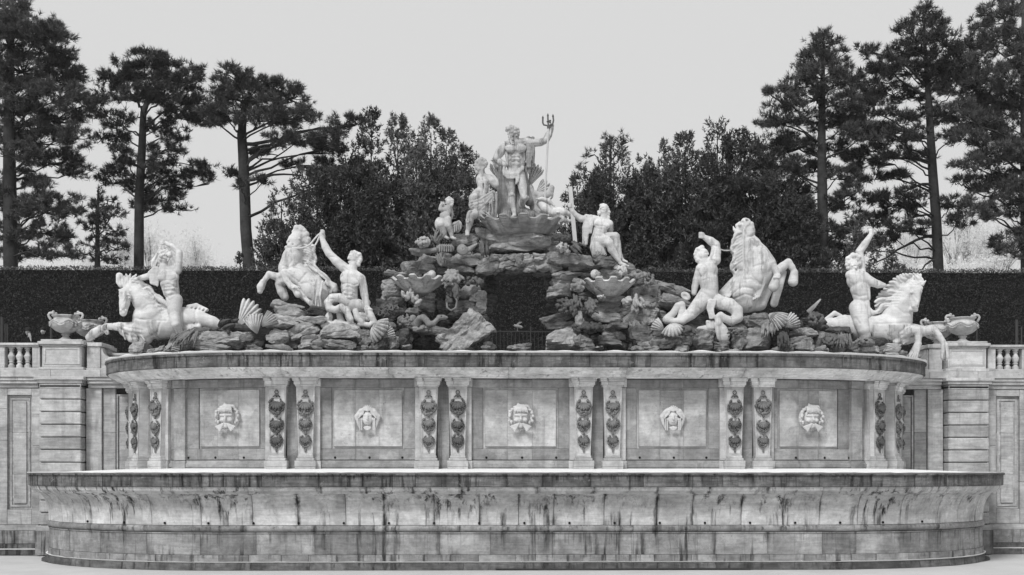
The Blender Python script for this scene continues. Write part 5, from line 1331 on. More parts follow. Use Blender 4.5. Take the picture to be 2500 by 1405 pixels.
T.stroke(*[[(560 + q * 16, 380 + q * 4), (555 + q * 14, 460 + q * 8)] for q in range(5)], [(655, 420), (680, 418)], *[[(840 + q * 45, 960 + q * 8), (845 + q * 40, 1050 - q * 4)] for q in range(4)], w=7, d=0.03)
mC = figure('turning_merman_statue', 'stone merman with back turned and fist lifted beside the neighing horse', 'statue', P(1730, 800, 4.25), 'marble figures on the fountain')
c.build('body', M_marble, mC)

c = Clay(0.026); T = Trace(1580, 530, 4.684, 4.8, c)
T.limb([(1280, 620, 215), (1180, 760, 200), (1110, 880, 170)], 0.1); T.limb([(1120, 860, 175), (1130, 960, 150)], 0.08)
T.limb([(1150, 240, 88), (1185, 340, 132), (1230, 470, 190), (1290, 580, 205)], 0.1); T.limb([(1090, 330, 80), (1120, 560, 110)], 0.08)
T.limb([(1150, 190, 92), (1125, 110, 74, -0.05), (1120, 60, 54, -0.1)], 0.05); T.limb([(1195, 150, 44), (1170, 85, 34, -0.1), (1150, 50, 34, -0.15)], 0.04); T.ell(1085, 130, (52, 60, 50), 0, 0, 0.04)
T.limb([(1200, 120, 30, -0.16), (1196, 78, 24, -0.2), (1165, 62, 20, -0.22)], 0.03); T.ell(1145, 38, (22, 40, 15), 25, -0.27, 0.02, '-'); T.ell(1092, 58, (12, 30, 16), 0, -0.24, 0.01, '-'); T.limb([(1108, 96, 9, -0.30), (1150, 84, 12, -0.32), (1192, 58, 9, -0.26)], 0.01, 0, '-'); T.ell(1062, 92, (22, 26, 22), 0, -0.15, 0.02); T.ell(1068, 96, (9, 14, 8), 0, -0.24, 0.01, '-'); T.limb([(1165, 235, 14, -0.30), (1215, 215, 12, -0.24), (1240, 180, 10, -0.12)], 0.03, 0, '-')
T.limb([(1020, 175, 26), (998, 150, 20), (985, 112, 8)], 0.02, -0.05); T.limb([(1060, 70, 20), (1030, 100, 26), (1040, 130, 30)], 0.03)
T.limb([(1050, 130, 40), (1030, 250, 52), (1025, 400, 52), (1030, 560, 46)], 0.06, 0.05)
for q in range(11):
    y0 = 220 + q * 36
    T.wavy([(1070, y0 - 40), (1010, y0 - 10), (975 + 8 * math.sin(q * 1.3), y0 + 40), (990, y0 + 100)], 30, 12, 1.3, -0.05 + 0.06 * (q % 3), 0.018, 12, q)
for q in range(4): T.wavy([(1060 + q * 8, 600), (990 + q * 14, 730), (900 + q * 22, 830), (820 + q * 40, 920)], 24, 10, 1.6, -0.05 - 0.04 * q, 0.02, 12, q)
T.limb([(1000, 740, 60), (880, 880, 70)], 0.06, 0.05)
T.ell(1230, 700, (130, 130, 120), 20, -0.25, 0.08); T.limb([(1230, 700, 105, -0.3), (1330, 595, 74, -0.45), (1415, 530, 52, -0.55)], 0.06)
T.limb([(1420, 528, 52, -0.55), (1460, 590, 42, -0.56), (1488, 665, 36, -0.56)], 0.05); T.limb([(1485, 680, 46, -0.56), (1470, 720, 46, -0.56)], 0.03); T.limb([(1468, 730, 52, -0.56), (1445, 800, 62, -0.56)], 0.03)
for q in range(4): T.ell(1450 + q * 20, 695, (12, 12, 18), 0, -0.72, 0.012)
T.limb([(1470, 640, 66, -0.02), (1550, 570, 54, -0.05), (1612, 520, 46, -0.08)], 0.06); T.limb([(1615, 520, 46, -0.08), (1655, 575, 40, -0.08), (1682, 625, 36, -0.08)], 0.05); T.limb([(1682, 640, 48, -0.08), (1668, 740, 62, -0.08)], 0.04)
T.limb([(1340, 680, 24, -0.35), (1240, 930, 34, -0.3)], 0.02, 0, '+', 0.5); T.limb([(1395, 640, 16, -0.35), (1290, 900, 22, -0.28)], 0.02)
for q in range(4): T.limb([(1380 - q * 18, 690 + q * 8, 8, -0.46), (1280 - q * 22, 920 + q * 10, 9, -0.44)], 0.01)
T.limb([(1560, 640, 40, 0.05), (1500, 800, 58, 0.05), (1450, 990, 50, 0.05)], 0.03, 0, '+', 0.6)
T.limb([(1390, 690, 70, 0), (1350, 850, 80, 0), (1310, 1000, 60, 0)], 0.05); T.limb([(1120, 1010, 90), (1290, 1000, 80)], 0.05)
T.stroke([(1170, 600), (1150, 690), (1190, 745), (1255, 795)], [(1190, 592), (1300, 565), (1390, 525)], [(960, 880), (1050, 825), (1180, 850), (1220, 920)], [(950, 960), (1090, 905), (1200, 935)], [(1200, 300), (1245, 400), (1240, 490)], [(1300, 380), (1370, 470), (1400, 520)], [(1140, 240), (1180, 235), (1232, 195)], [(1095, 180), (1130, 245)], [(1260, 640), (1300, 720), (1280, 800)], [(1080, 740), (1150, 735), (1210, 790)], [(1090, 560), (1120, 650), (1110, 760)], [(1430, 560), (1470, 640)], w=13, d=0.028)
T.stroke(*[[(1065, 200 + q * 36), (1010, 235 + q * 36), (975, 290 + q * 35)] for q in range(10)], *[[(1040 + q * 10, 620), (960 + q * 16, 760), (860 + q * 28, 890)] for q in range(5)], w=9, d=0.03)
hC = figure('neighing_horse_statue', 'white rearing stone horse with head thrown up and open mouth', 'statue', P(1830, 770, 4.8), 'sea horses on the fountain')
c.build('body', M_marble, hC)
ribbon(T, [(1180, 65, 0.05), (1125, 95), (1103, 150), (1097, 300, -0.1), (1096, 450, -0.28), (1106, 700, -0.4)], 5, -0.33, 'rein', hC, M_marble)
ribbon(T, [(815, 365, -0.4), (880, 385, -0.1), (980, 385, 0.25)], 9, -0.1, 'rein', hC, M_marble)

# leaping horse with the waving rider -------------------------------------------------------
c = Clay(0.026); T = Trace(1980, 530, 4.014, 5.5, c)
T.ell(830, 1030, (172, 150, 195), 0, 0, 0.1); T.limb([(820, 1080, 172), (700, 1110, 160), (560, 1110, 155)], 0.1); T.limb([(520, 1100, 152), (330, 1060, 105, 0.05), (190, 1060, 70, 0.1), (90, 1060, 34, 0.15)], 0.1); T.ell(780, 1080, (120, 170, 120), 0, -0.05, 0.06)
T.limb([(850, 960, 155), (890, 840, 132, -0.06), (940, 740, 104, -0.12), (985, 690, 82, -0.18)], 0.09)
T.limb([(1020, 715, 74, -0.3), (1022, 800, 54, -0.42), (1015, 880, 40, -0.5)], 0.05); T.ell(1000, 760, (52, 60, 62), 0, -0.28, 0.05); T.limb([(1045, 720, 34, -0.42), (1030, 860, 28, -0.58)], 0.04); T.ell(990, 742, (22, 20, 18), 0, -0.5, 0.02); T.ell(1075, 735, (18, 20, 18), 0, -0.46, 0.02)
T.ell(998, 878, (14, 16, 14), 0, -0.6, 0.02); T.ell(1044, 878, (14, 16, 14), 0, -0.58, 0.02); T.ell(997, 878, (8, 14, 8), 0, -0.66, 0.01, '-'); T.ell(1045, 878, (7, 14, 8), 0, -0.64, 0.01, '-'); T.limb([(985, 905, 30, -0.46), (1030, 912, 22, -0.5)], 0.03)
T.limb([(1010, 660, 20, -0.3), (1020, 620, 7, -0.32)], 0.02); T.limb([(1090, 665, 20, -0.25), (1125, 625, 7, -0.26)], 0.02)
T.curls([(1040, 660), (1060, 680), (1075, 700), (1055, 650)], 20, -0.45, seed=61)
for q in range(20):
    f_ = q / 19.0
    a = np.interp(f_, [0, .25, .5, .75, 1], [1070, 960, 880, 810, 740]); b = np.interp(f_, [0, .25, .5, .75, 1], [650, 650, 710, 790, 880])
    an = np.interp(f_, [0, .3, .6, 1], [78, 105, 150, 195]); L = np.interp(f_, [0, .4, .8, 1], [95, 130, 170, 110])
    T.wavy([(a, b), (a + L * 0.5 * math.cos(R(an)), b - L * 0.5 * math.sin(R(an)) + 8), (a + L * math.cos(R(an + 14)), b - L * math.sin(R(an + 14)) + 14)], 27, 9, 1.1, -0.12 + 0.07 * (q % 3) - 0.06, 0.016, 10, q)
T.limb([(560, 900, 26), (600, 940, 26), (640, 935, 20)], 0.04, -0.25)
T.limb([(860, 1150, 90, -0.2), (960, 1115, 60, -0.45), (1045, 1105, 44, -0.6)], 0.06); T.limb([(1050, 1110, 44, -0.6), (1052, 1170, 36, -0.6), (1050, 1230, 32, -0.6)], 0.05); T.ell(1048, 1245, (40, 38, 26), 0, -0.6, 0.03); T.limb([(1040, 1270, 40, -0.6), (1000, 1360, 50, -0.6)], 0.04)
for q in range(4): T.limb([(1020 + q * 14, 1285, 7, -0.75), (965 + q * 24, 1385 - abs(q - 1.5) * 6, 9, -0.8)], 0.012)
T.limb([(1000, 1110, 70, -0.05), (1100, 1120, 54, -0.15), (1190, 1098, 44, -0.25)], 0.06); T.limb([(1195, 1100, 44, -0.25), (1250, 1165, 36, -0.25), (1305, 1240, 31, -0.25)], 0.05); T.ell(1310, 1255, (40, 36, 26), 0, -0.25, 0.03); T.limb([(1310, 1275, 40, -0.25), (1312, 1370, 46, -0.25)], 0.04)
T.limb([(830, 1220, 40, -0.3), (930, 1200, 60, -0.2), (1050, 1180, 40, -0.1)], 0.05)
for q in range(12): T.ell(905 + q * 13, 1245 - q * 9, (9, 12, 14), 40, -0.36, 0.012)
T.limb([(150, 1000, 20, 0.1), (230, 945, 26, 0.1), (290, 965, 16, 0.1)], 0.04)
for q in range(4): T.limb([(205 + q * 22, 1075 + q * 12, 12, -0.35), (240 + q * 30, 1125 + q * 4, 10, -0.38)], 0.015)
T.stroke([(800, 905), (860, 960), (970, 960)], [(830, 1145), (900, 1085), (1000, 1092)], [(730, 1185), (800, 1225), (850, 1170)], [(930, 800), (965, 870), (965, 950)], [(945, 720), (955, 790), (985, 830)], [(600, 1065), (800, 1060), (990, 1050)], [(360, 960), (370, 1130)], [(240, 990), (250, 1080)], [(690, 1140), (720, 1220)], [(1035, 760), (1030, 850)], [(1070, 760), (1050, 850)], w=13, d=0.026)
T.stroke(*[[(1060 - q * 20, 640 + q * 14), (1020 - q * 24, 560 + q * 18), (960 - q * 20, 590 + q * 22)] for q in range(5)], *[[(850 - q * 8, 740 + q * 26), (760 - q * 8, 720 + q * 30), (690, 760 + q * 24)] for q in range(6)], w=8, d=0.028)
zst2 = ZAT(530 + 1065 / 4.014, 5.5)
M_marble_st2 = stone('marble_with_tide_line', 0.58, 0.04, 0.20, 1.0, 0.05, 0.3, 0.08, bstr=0.12, rough=0.75, zstain=zst2, sthr=0.49)
hD = figure('ridden_horse_statue', 'white fish-tailed stone horse with two bent forelegs over the rim, under the waving rider', 'statue', P(2180, 850, 5.5), 'sea horses on the fountain')
c.build('body', M_marble_st2, hD)
mb = MB(); scallop_mb(mb, T.p(905, 1245, -0.45), 1.15, 5, 34, 0.08, 0.07, 0.04, Matrix.Rotation(R(-104), 3, 'Y'), 5); mb.build('belly_fin', M_marble, hD, True)

c = Clay(0.0225); T = Trace(1980, 530, 4.014, 5.25, c)
T.ell(418, 480, (58, 60, 72), -5, 0); T.ell(440, 500, (10, 12, 14), 0, -0.20, 0.02); T.limb([(405, 478, 10, -0.18), (465, 470, 10, -0.18)], 0.02)
T.curls([(355, 440), (360, 410), (380, 390), (410, 378), (440, 382), (465, 400), (480, 430), (350, 470), (360, 500), (385, 415), (420, 405), (450, 420), (475, 455), (370, 450), (400, 435), (440, 440)], 24, -0.06, seed=71); T.limb([(420, 540, 30, -0.12), (440, 548, 20, -0.14)], 0.03)
T.limb([(420, 530, 48, 0.02), (430, 580, 58)], 0.05)
T.ell(440, 625, (98, 78, 92), 10, 0, 0.06); T.limb([(385, 570, 52), (450, 560, 54), (525, 590, 54)], 0.06); T.ell(430, 600, (54, 22, 62), 0, -0.2, 0.12)
T.limb([(495, 560, 46, 0.12), (490, 450, 42, 0.18), (475, 350, 40, 0.2)], 0.05); T.limb([(475, 340, 42, 0.2), (525, 270, 38, 0.15), (585, 180, 26, 0.1)], 0.04); hand(T, 585, 160, 100, 27, 0.1, 0.5, 6)
T.limb([(530, 600, 54, -0.02), (600, 640, 46, -0.1), (660, 662, 40, -0.12), (715, 672, 26, -0.1)], 0.05)
T.limb([(465, 700, 88), (490, 790, 80)], 0.06); T.limb([(540, 640, 40), (555, 800, 30)], 0.05); T.limb([(425, 560, 6, -0.3), (450, 790, 7, -0.32)], 0.02, 0, '-')
T.ell(470, 890, (104, 88, 92), -5, 0, 0.07); T.limb([(520, 850, 60, 0), (530, 960, 60, 0)], 0.05)
T.limb([(470, 930, 92, -0.05), (490, 1030, 78, -0.2), (515, 1110, 64, -0.3)], 0.06); T.limb([(515, 1110, 62, -0.3), (530, 1160, 56, -0.25), (505, 1230, 44, -0.1)], 0.05)
T.stroke([(425, 560), (440, 660), (462, 790)], [(370, 620), (400, 680), (390, 720)], [(470, 600), (500, 660), (490, 710)], [(400, 760), (450, 790), (520, 780)], [(455, 800), (480, 880), (470, 960)], [(540, 640), (560, 760)], [(410, 1000), (440, 1060)], [(500, 300), (540, 260)], w=11, d=0.019)
T.stroke(*[[(355 + q * 24, 400 + abs(q - 3) * 8), (362 + q * 22, 450)] for q in range(6)], [(405, 487), (425, 488)], [(445, 482), (462, 480)], w=6, d=0.03)
rD = figure('waving_rider_statue', 'bare-backed stone rider with open hand raised high and wreathed head', 'statue', P(2100, 780, 5.25), 'marble figures on the fountain')
c.build('body', M_marble, rD)
# ================================================================== MASKS ON THE UPPER WALL
def mask_bearded():
    c = Clay(0.017); V3 = Vector
    c.ell((0, 0, 0.0), (0.25, 0.17, 0.32), 0, 0.03)
    c.limb([(V3((-0.19, -0.13, 0.09)), 0.04), (V3((0, -0.18, 0.075)), 0.045), (V3((0.19, -0.13, 0.09)), 0.04)], 0.02)
    c.limb([(V3((0, -0.17, 0.06)), 0.03), (V3((0, -0.23, -0.06)), 0.045)], 0.02)
    for sx in (-1, 1):
        c.ell((sx * 0.10, -0.175, 0.03), (0.045, 0.03, 0.022), 0, 0.01, '-'); c.ell((sx * 0.14, -0.12, -0.08), (0.09, 0.07, 0.07), 0, 0.03)
        for q in range(4): c.limb([(V3((sx * 0.05, -0.20, -0.19)), 0.022), (V3((sx * (0.20 + q * 0.045), -0.17, -0.44 + q * 0.045)), 0.030)], 0.008)
    c.ell((0, -0.19, -0.165), (0.075, 0.08, 0.032), 0, 0.01, '-'); c.limb([(V3((-0.07, -0.17, -0.22)), 0.025), (V3((0.07, -0.17, -0.22)), 0.025)], 0.015); c.ell((0, -0.12, -0.28), (0.10, 0.07, 0.07), 0, 0.03)
    for q in range(9):
        x = (q - 4) * 0.05
        c.limb([(V3((x * 0.5, -0.06, 0.42)), 0.03), (V3((x * 1.0, -0.17, 0.29)), 0.032), (V3((x * 1.15, -0.19, 0.15 + 0.02 * (q % 2))), 0.014)], 0.008)
    g = random.Random(4)
    for i in range(34):
        a = R(-35 + 250 * i / 33); rr = g.uniform(0.34, 0.42)
        c.ell((rr * math.cos(a) * 1.0, -0.03 - g.uniform(0, 0.07), 0.03 + rr * math.sin(a) * 1.02), (g.uniform(0.035, 0.06),) * 3, 0, 0.01)
    for i in range(9): c.limb([(V3(((i - 4) * 0.06, -0.06, -0.36)), 0.025), (V3(((i - 4) * 0.065, -0.07, -0.43 + abs(i - 4) * 0.02)), 0.02)], 0.008)
    c.ell((0, 0.08, 0), (0.40, 0.10, 0.42), 0, 0.02)
    return c.mesh()
def mask_woman():
    c = Clay(0.017); V3 = Vector
    c.ell((0, 0, -0.02), (0.185, 0.16, 0.27), 0, 0.03)
    c.limb([(V3((0, -0.15, 0.06)), 0.022), (V3((0, -0.19, -0.05)), 0.032)], 0.02); c.limb([(V3((-0.13, -0.11, 0.08)), 0.025), (V3((0.13, -0.11, 0.08)), 0.025)], 0.02)
    for sx in (-1, 1):
        c.ell((sx * 0.075, -0.15, 0.025), (0.035, 0.025, 0.016), 0, 0.008, '-')
        c.limb([(V3((sx * 0.05, -0.09, 0.30)), 0.06), (V3((sx * 0.22, -0.07, 0.22)), 0.08), (V3((sx * 0.36, -0.03, 0.04)), 0.08), (V3((sx * 0.31, -0.02, -0.20)), 0.05), (V3((sx * 0.25, -0.02, -0.36)), 0.03)], 0.02)
        for i in range(9):
            for q in (0, 1): c.ell((sx * (0.19 + q * 0.055), -0.09, -0.03 - i * 0.047), (0.026,) * 3, 0, 0.004)
        for q in range(4): c.limb([(V3((sx * 0.12, -0.13, 0.24 - q * 0.03)), 0.02), (V3((sx * (0.24 + q * 0.02), -0.12, 0.10 - q * 0.04)), 0.02)], 0.006)
    c.limb([(V3((-0.045, -0.155, -0.14)), 0.014), (V3((0.045, -0.155, -0.14)), 0.014)], 0.008)
    for z, rr, up in ((0.22, 0.17, 1), (-0.30, 0.11, -1)):
        for i in range(7):
            a = R(90 + (i - 3) * 24) if up > 0 else R(-90 + (i - 3) * 24)
            c.limb([(V3((0, -0.12, z)), 0.025), (V3((rr * math.cos(a), -0.13, z + rr * math.sin(a))), 0.030)], 0.006)
    c.ell((0, 0.08, 0.0), (0.40, 0.09, 0.38), 0, 0.02)
    return c.mesh()
mm = {}
for key, fn in (('a', mask_bearded), ('b', mask_woman)):
    V, Q = fn(); o = mesh_np('mask', V, Q, M_mask, None); mm[key] = o.data; bpy.data.objects.remove(o)
for i, ((s_, w), key) in enumerate(zip(bay_mid, 'abababa')):
    m4 = frame_at(s_, DW + 0.10) @ Matrix.Translation((0, 0, 5.10)) @ Matrix.Scale(1.05, 4)
    if i == 0: key = 'a'
    elif i in (1, 4): key = 'b'
    elif i in (2, 5): key = 'a'
    else: key = 'b'
    o = inst(mm[key], 'mask', m4, upper)
    o['label'] = 'white carved mask with fringe and reeds at its mouth' if key == 'a' else 'white carved woman mask with shell and bead strings'

# ================================================================== ROCKS
_sph = None
def rock_mesh(hx, hy, hz, seed, strata=1.0, nsub=12, rough=1.0):
    """a quarried slab: block cut by random planes, split edges, worn bedding ledges"""
    g = random.Random(seed); off = Vector((seed * 3.17 % 97, seed * 7.31 % 89, seed * 1.73 % 71))
    pl = []
    for ax in range(3):
        for sg in (-1, 1):
            nrm = [g.uniform(-0.22, 0.22) for _ in range(3)]; nrm[ax] = sg
            nrm = Vector(nrm).normalized(); pl.append((nrm, g.uniform(0.86, 1.06)))
    for _ in range(11):
        nrm = Vector((g.uniform(-1, 1), g.uniform(-1, 1), g.uniform(-1, 1)))
        if nrm.length < 0.3: continue
        nrm.normalize(); pl.append((nrm, g.uniform(0.92, 1.25)))
    idx, v, f = {}, [], []
    n = nsub
    def vert(i, j, k):
        if (i, j, k) not in idx:
            d = Vector((2 * i / n - 1, 2 * j / n - 1, 2 * k / n - 1))
            t_ = 9.0
            for nrm, dd in pl:
                q = nrm.dot(d)
                if q > 1e-4: t_ = min(t_, dd / q)
            p = d * t_
            w = Vector((p.x * hx, p.y * hy, p.z * hz))
            n1 = mnoise.noise(w * 1.4 + off); n2 = mnoise.fractal(w * 3.2 + off, 0.8, 2.0, 4)
            sz = mnoise.noise(Vector((w.x * 0.5, w.y * 0.5, w.z * 5.5)) + off * 2)
            st = math.floor(sz * 2.6 + 0.5) / 2.6
            cr = max(0.0, 0.10 - abs(mnoise.noise(Vector((w.x * 0.9, w.y * 0.9, w.z * 2.6)) + off * 3))) * 10
            am = 0.055 * n1 * rough + 0.06 * n2 * rough + 0.055 * st * strata - 0.07 * cr * strata
            dn = Vector((p.x / hx, p.y / hy, p.z / hz)).normalized()
            w = w + dn * am
            idx[(i, j, k)] = len(v); v.append(tuple(w))
        return idx[(i, j, k)]
    for a in range(n):
        for b in range(n):
            f.append((vert(a, b, 0), vert(a, b + 1, 0), vert(a + 1, b + 1, 0), vert(a + 1, b, 0)))
            f.append((vert(a, b, n), vert(a + 1, b, n), vert(a + 1, b + 1, n), vert(a, b + 1, n)))
            f.append((vert(a, 0, b), vert(a + 1, 0, b), vert(a + 1, 0, b + 1), vert(a, 0, b + 1)))
            f.append((vert(a, n, b), vert(a, n, b + 1), vert(a + 1, n, b + 1), vert(a + 1, n, b)))
            f.append((vert(0, a, b), vert(0, a, b + 1), vert(0, a + 1, b + 1), vert(0, a + 1, b)))
            f.append((vert(n, a, b), vert(n, a + 1, b), vert(n, a + 1, b + 1), vert(n, a, b + 1)))
    return v, f
_rs = [100]
def rock(T, u, v, hu, hv, rot=0, dy=0.0, mat=None, parent=None, dep=None, strata=1.0, rough=1.0, label=None):
    _rs[0] += 1
    hx, hz = hu * T.m * (1.10 if parent is arch else 1.04), hv * T.m * (1.14 if parent is arch else 1.06)
    hy = dep if dep else max(0.35, min(0.9, (hx + hz) * 0.6))
    ns = 17 if hx > 0.7 else 11
    vv, ff = rock_mesh(hx, hy, hz, _rs[0], strata, ns, rough)
    c = T.p(u, v, dy + hy); rot += random.Random(_rs[0] * 7).uniform(-7, 7); rm = Matrix.Rotation(R(rot), 3, 'Y') @ Matrix.Rotation(R(random.Random(_rs[0]).uniform(-22, 22)), 3, 'Z')
    vv = [c + rm @ Vector(q) for q in vv]
    return mesh_obj('rock', vv, ff, mat or M_rock, parent, False)
arch = empty('rock_arch', (0.3, 5.6, 7.2), 'rugged rock arch of stacked dark slabs carrying the topmost shell', 'rockwork', 'fountain rockwork')
A4 = Trace(940, 570, 4.846, 5.0, None); A5 = Trace(1290, 570, 4.846, 5.0, None)
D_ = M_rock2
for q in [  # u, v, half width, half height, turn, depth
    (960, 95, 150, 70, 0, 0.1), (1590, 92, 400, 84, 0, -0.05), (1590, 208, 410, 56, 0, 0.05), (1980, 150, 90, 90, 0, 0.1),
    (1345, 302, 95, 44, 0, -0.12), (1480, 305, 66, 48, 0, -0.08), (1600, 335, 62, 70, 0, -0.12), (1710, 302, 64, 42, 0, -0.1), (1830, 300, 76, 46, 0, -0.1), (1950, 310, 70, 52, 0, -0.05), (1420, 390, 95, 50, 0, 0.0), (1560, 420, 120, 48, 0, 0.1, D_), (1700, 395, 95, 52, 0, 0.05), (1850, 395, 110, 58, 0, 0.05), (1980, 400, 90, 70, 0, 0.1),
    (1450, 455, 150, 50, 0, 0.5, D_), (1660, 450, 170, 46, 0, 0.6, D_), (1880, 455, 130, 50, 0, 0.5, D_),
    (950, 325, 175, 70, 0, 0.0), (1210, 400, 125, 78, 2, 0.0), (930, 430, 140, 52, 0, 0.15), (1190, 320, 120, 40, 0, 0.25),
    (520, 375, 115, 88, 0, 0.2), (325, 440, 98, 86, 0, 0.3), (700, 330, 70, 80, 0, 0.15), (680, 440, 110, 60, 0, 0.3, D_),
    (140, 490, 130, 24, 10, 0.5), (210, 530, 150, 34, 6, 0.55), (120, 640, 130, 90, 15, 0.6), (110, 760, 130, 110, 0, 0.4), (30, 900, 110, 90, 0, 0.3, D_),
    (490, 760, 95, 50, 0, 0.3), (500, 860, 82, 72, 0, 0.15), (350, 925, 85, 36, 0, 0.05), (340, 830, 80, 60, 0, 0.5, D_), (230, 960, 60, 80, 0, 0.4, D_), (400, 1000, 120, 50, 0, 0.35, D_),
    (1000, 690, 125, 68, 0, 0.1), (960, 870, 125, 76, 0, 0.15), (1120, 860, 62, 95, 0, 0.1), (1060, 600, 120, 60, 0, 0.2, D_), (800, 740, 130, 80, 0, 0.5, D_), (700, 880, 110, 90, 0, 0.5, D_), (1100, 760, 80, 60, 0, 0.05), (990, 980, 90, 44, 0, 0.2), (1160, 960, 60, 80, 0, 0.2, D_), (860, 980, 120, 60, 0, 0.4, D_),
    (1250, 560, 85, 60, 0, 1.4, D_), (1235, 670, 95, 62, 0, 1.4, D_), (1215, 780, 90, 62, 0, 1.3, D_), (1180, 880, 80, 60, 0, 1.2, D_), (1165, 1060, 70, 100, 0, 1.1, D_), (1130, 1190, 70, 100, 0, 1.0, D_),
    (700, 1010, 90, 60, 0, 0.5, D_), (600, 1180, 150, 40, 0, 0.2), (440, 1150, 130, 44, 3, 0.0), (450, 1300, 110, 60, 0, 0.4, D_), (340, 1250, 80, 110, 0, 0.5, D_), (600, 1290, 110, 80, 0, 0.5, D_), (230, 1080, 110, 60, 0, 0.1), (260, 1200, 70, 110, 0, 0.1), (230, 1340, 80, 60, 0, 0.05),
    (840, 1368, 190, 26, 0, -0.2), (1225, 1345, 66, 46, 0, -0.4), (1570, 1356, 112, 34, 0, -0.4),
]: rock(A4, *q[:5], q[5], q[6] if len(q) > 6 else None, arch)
rock(A4, 930, 1185, 275, 140, -34, -0.5, None, arch, 0.5, 1.3, 2.2)
for q in [
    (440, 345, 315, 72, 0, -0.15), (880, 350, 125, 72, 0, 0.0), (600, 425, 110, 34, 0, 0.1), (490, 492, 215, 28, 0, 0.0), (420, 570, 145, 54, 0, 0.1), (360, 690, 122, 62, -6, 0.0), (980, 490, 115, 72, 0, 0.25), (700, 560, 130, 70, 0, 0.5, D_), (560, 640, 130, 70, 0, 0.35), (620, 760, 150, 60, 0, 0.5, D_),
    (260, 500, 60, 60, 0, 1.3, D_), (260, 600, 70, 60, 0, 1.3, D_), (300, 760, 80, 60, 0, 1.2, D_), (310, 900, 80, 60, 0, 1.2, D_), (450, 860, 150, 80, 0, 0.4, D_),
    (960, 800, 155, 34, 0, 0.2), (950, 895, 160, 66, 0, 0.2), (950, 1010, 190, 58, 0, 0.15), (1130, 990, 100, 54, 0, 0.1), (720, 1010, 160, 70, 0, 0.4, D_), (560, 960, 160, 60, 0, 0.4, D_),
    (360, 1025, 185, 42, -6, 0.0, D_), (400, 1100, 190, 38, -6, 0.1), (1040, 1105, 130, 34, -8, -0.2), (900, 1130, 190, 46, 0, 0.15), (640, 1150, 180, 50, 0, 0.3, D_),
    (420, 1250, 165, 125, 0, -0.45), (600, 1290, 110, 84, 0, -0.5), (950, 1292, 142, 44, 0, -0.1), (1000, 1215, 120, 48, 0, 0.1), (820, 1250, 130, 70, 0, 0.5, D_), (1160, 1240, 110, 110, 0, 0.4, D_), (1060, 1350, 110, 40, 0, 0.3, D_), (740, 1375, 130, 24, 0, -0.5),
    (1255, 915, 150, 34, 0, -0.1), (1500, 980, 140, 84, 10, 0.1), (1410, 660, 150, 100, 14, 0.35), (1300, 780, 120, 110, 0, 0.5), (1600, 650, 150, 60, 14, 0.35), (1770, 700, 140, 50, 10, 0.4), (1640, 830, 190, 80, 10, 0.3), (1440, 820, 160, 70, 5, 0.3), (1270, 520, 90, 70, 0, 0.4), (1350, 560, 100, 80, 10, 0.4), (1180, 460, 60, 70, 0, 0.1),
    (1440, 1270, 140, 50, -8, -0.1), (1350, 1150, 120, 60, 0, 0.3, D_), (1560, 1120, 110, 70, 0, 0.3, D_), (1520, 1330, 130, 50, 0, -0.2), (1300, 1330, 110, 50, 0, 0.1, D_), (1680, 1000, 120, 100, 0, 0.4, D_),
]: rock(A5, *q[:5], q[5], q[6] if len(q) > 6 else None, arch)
# mounds that carry the horses and mermen
mnd = []
for lab, loc in (('broad rock mound under the rearing horse and the seated merman', P(780, 855, 4)), ('low rock mound with stone reeds under the whip rider', P(500, 855, 4.5)), ('rock mound under the neighing horse and the turning merman', P(1780, 860, 4)), ('low rock mound with hanging stone ivy beside the waving rider', P(2010, 860, 4.6))):
    mnd.append(empty('rock_mound', loc, lab, 'rockwork', 'fountain rockwork'))
B8 = Trace(600, 740, 6.25, 3.75, None)
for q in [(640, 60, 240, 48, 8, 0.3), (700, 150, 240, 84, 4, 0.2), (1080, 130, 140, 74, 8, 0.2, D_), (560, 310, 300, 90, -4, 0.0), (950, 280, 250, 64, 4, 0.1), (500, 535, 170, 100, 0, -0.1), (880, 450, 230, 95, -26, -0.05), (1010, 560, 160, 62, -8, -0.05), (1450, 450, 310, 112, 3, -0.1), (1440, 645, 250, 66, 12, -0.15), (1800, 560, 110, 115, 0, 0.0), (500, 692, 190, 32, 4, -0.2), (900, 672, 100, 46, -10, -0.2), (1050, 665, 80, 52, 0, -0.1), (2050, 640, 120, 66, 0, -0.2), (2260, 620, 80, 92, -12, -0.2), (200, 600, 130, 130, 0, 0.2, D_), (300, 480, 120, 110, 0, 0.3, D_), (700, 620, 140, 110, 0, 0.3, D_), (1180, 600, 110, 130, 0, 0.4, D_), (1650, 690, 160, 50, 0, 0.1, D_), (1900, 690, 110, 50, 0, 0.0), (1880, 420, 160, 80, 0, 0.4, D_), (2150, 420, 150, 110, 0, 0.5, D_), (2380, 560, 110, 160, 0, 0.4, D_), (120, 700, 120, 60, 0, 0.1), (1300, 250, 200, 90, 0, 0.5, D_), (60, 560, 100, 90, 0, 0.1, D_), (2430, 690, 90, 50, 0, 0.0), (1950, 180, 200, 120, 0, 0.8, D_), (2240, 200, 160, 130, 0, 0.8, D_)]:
    rock(B8, *q[:5], q[5], q[6] if len(q) > 6 else None, mnd[0])
C2 = Trace(200, 520, 3.902, 4.35, None)
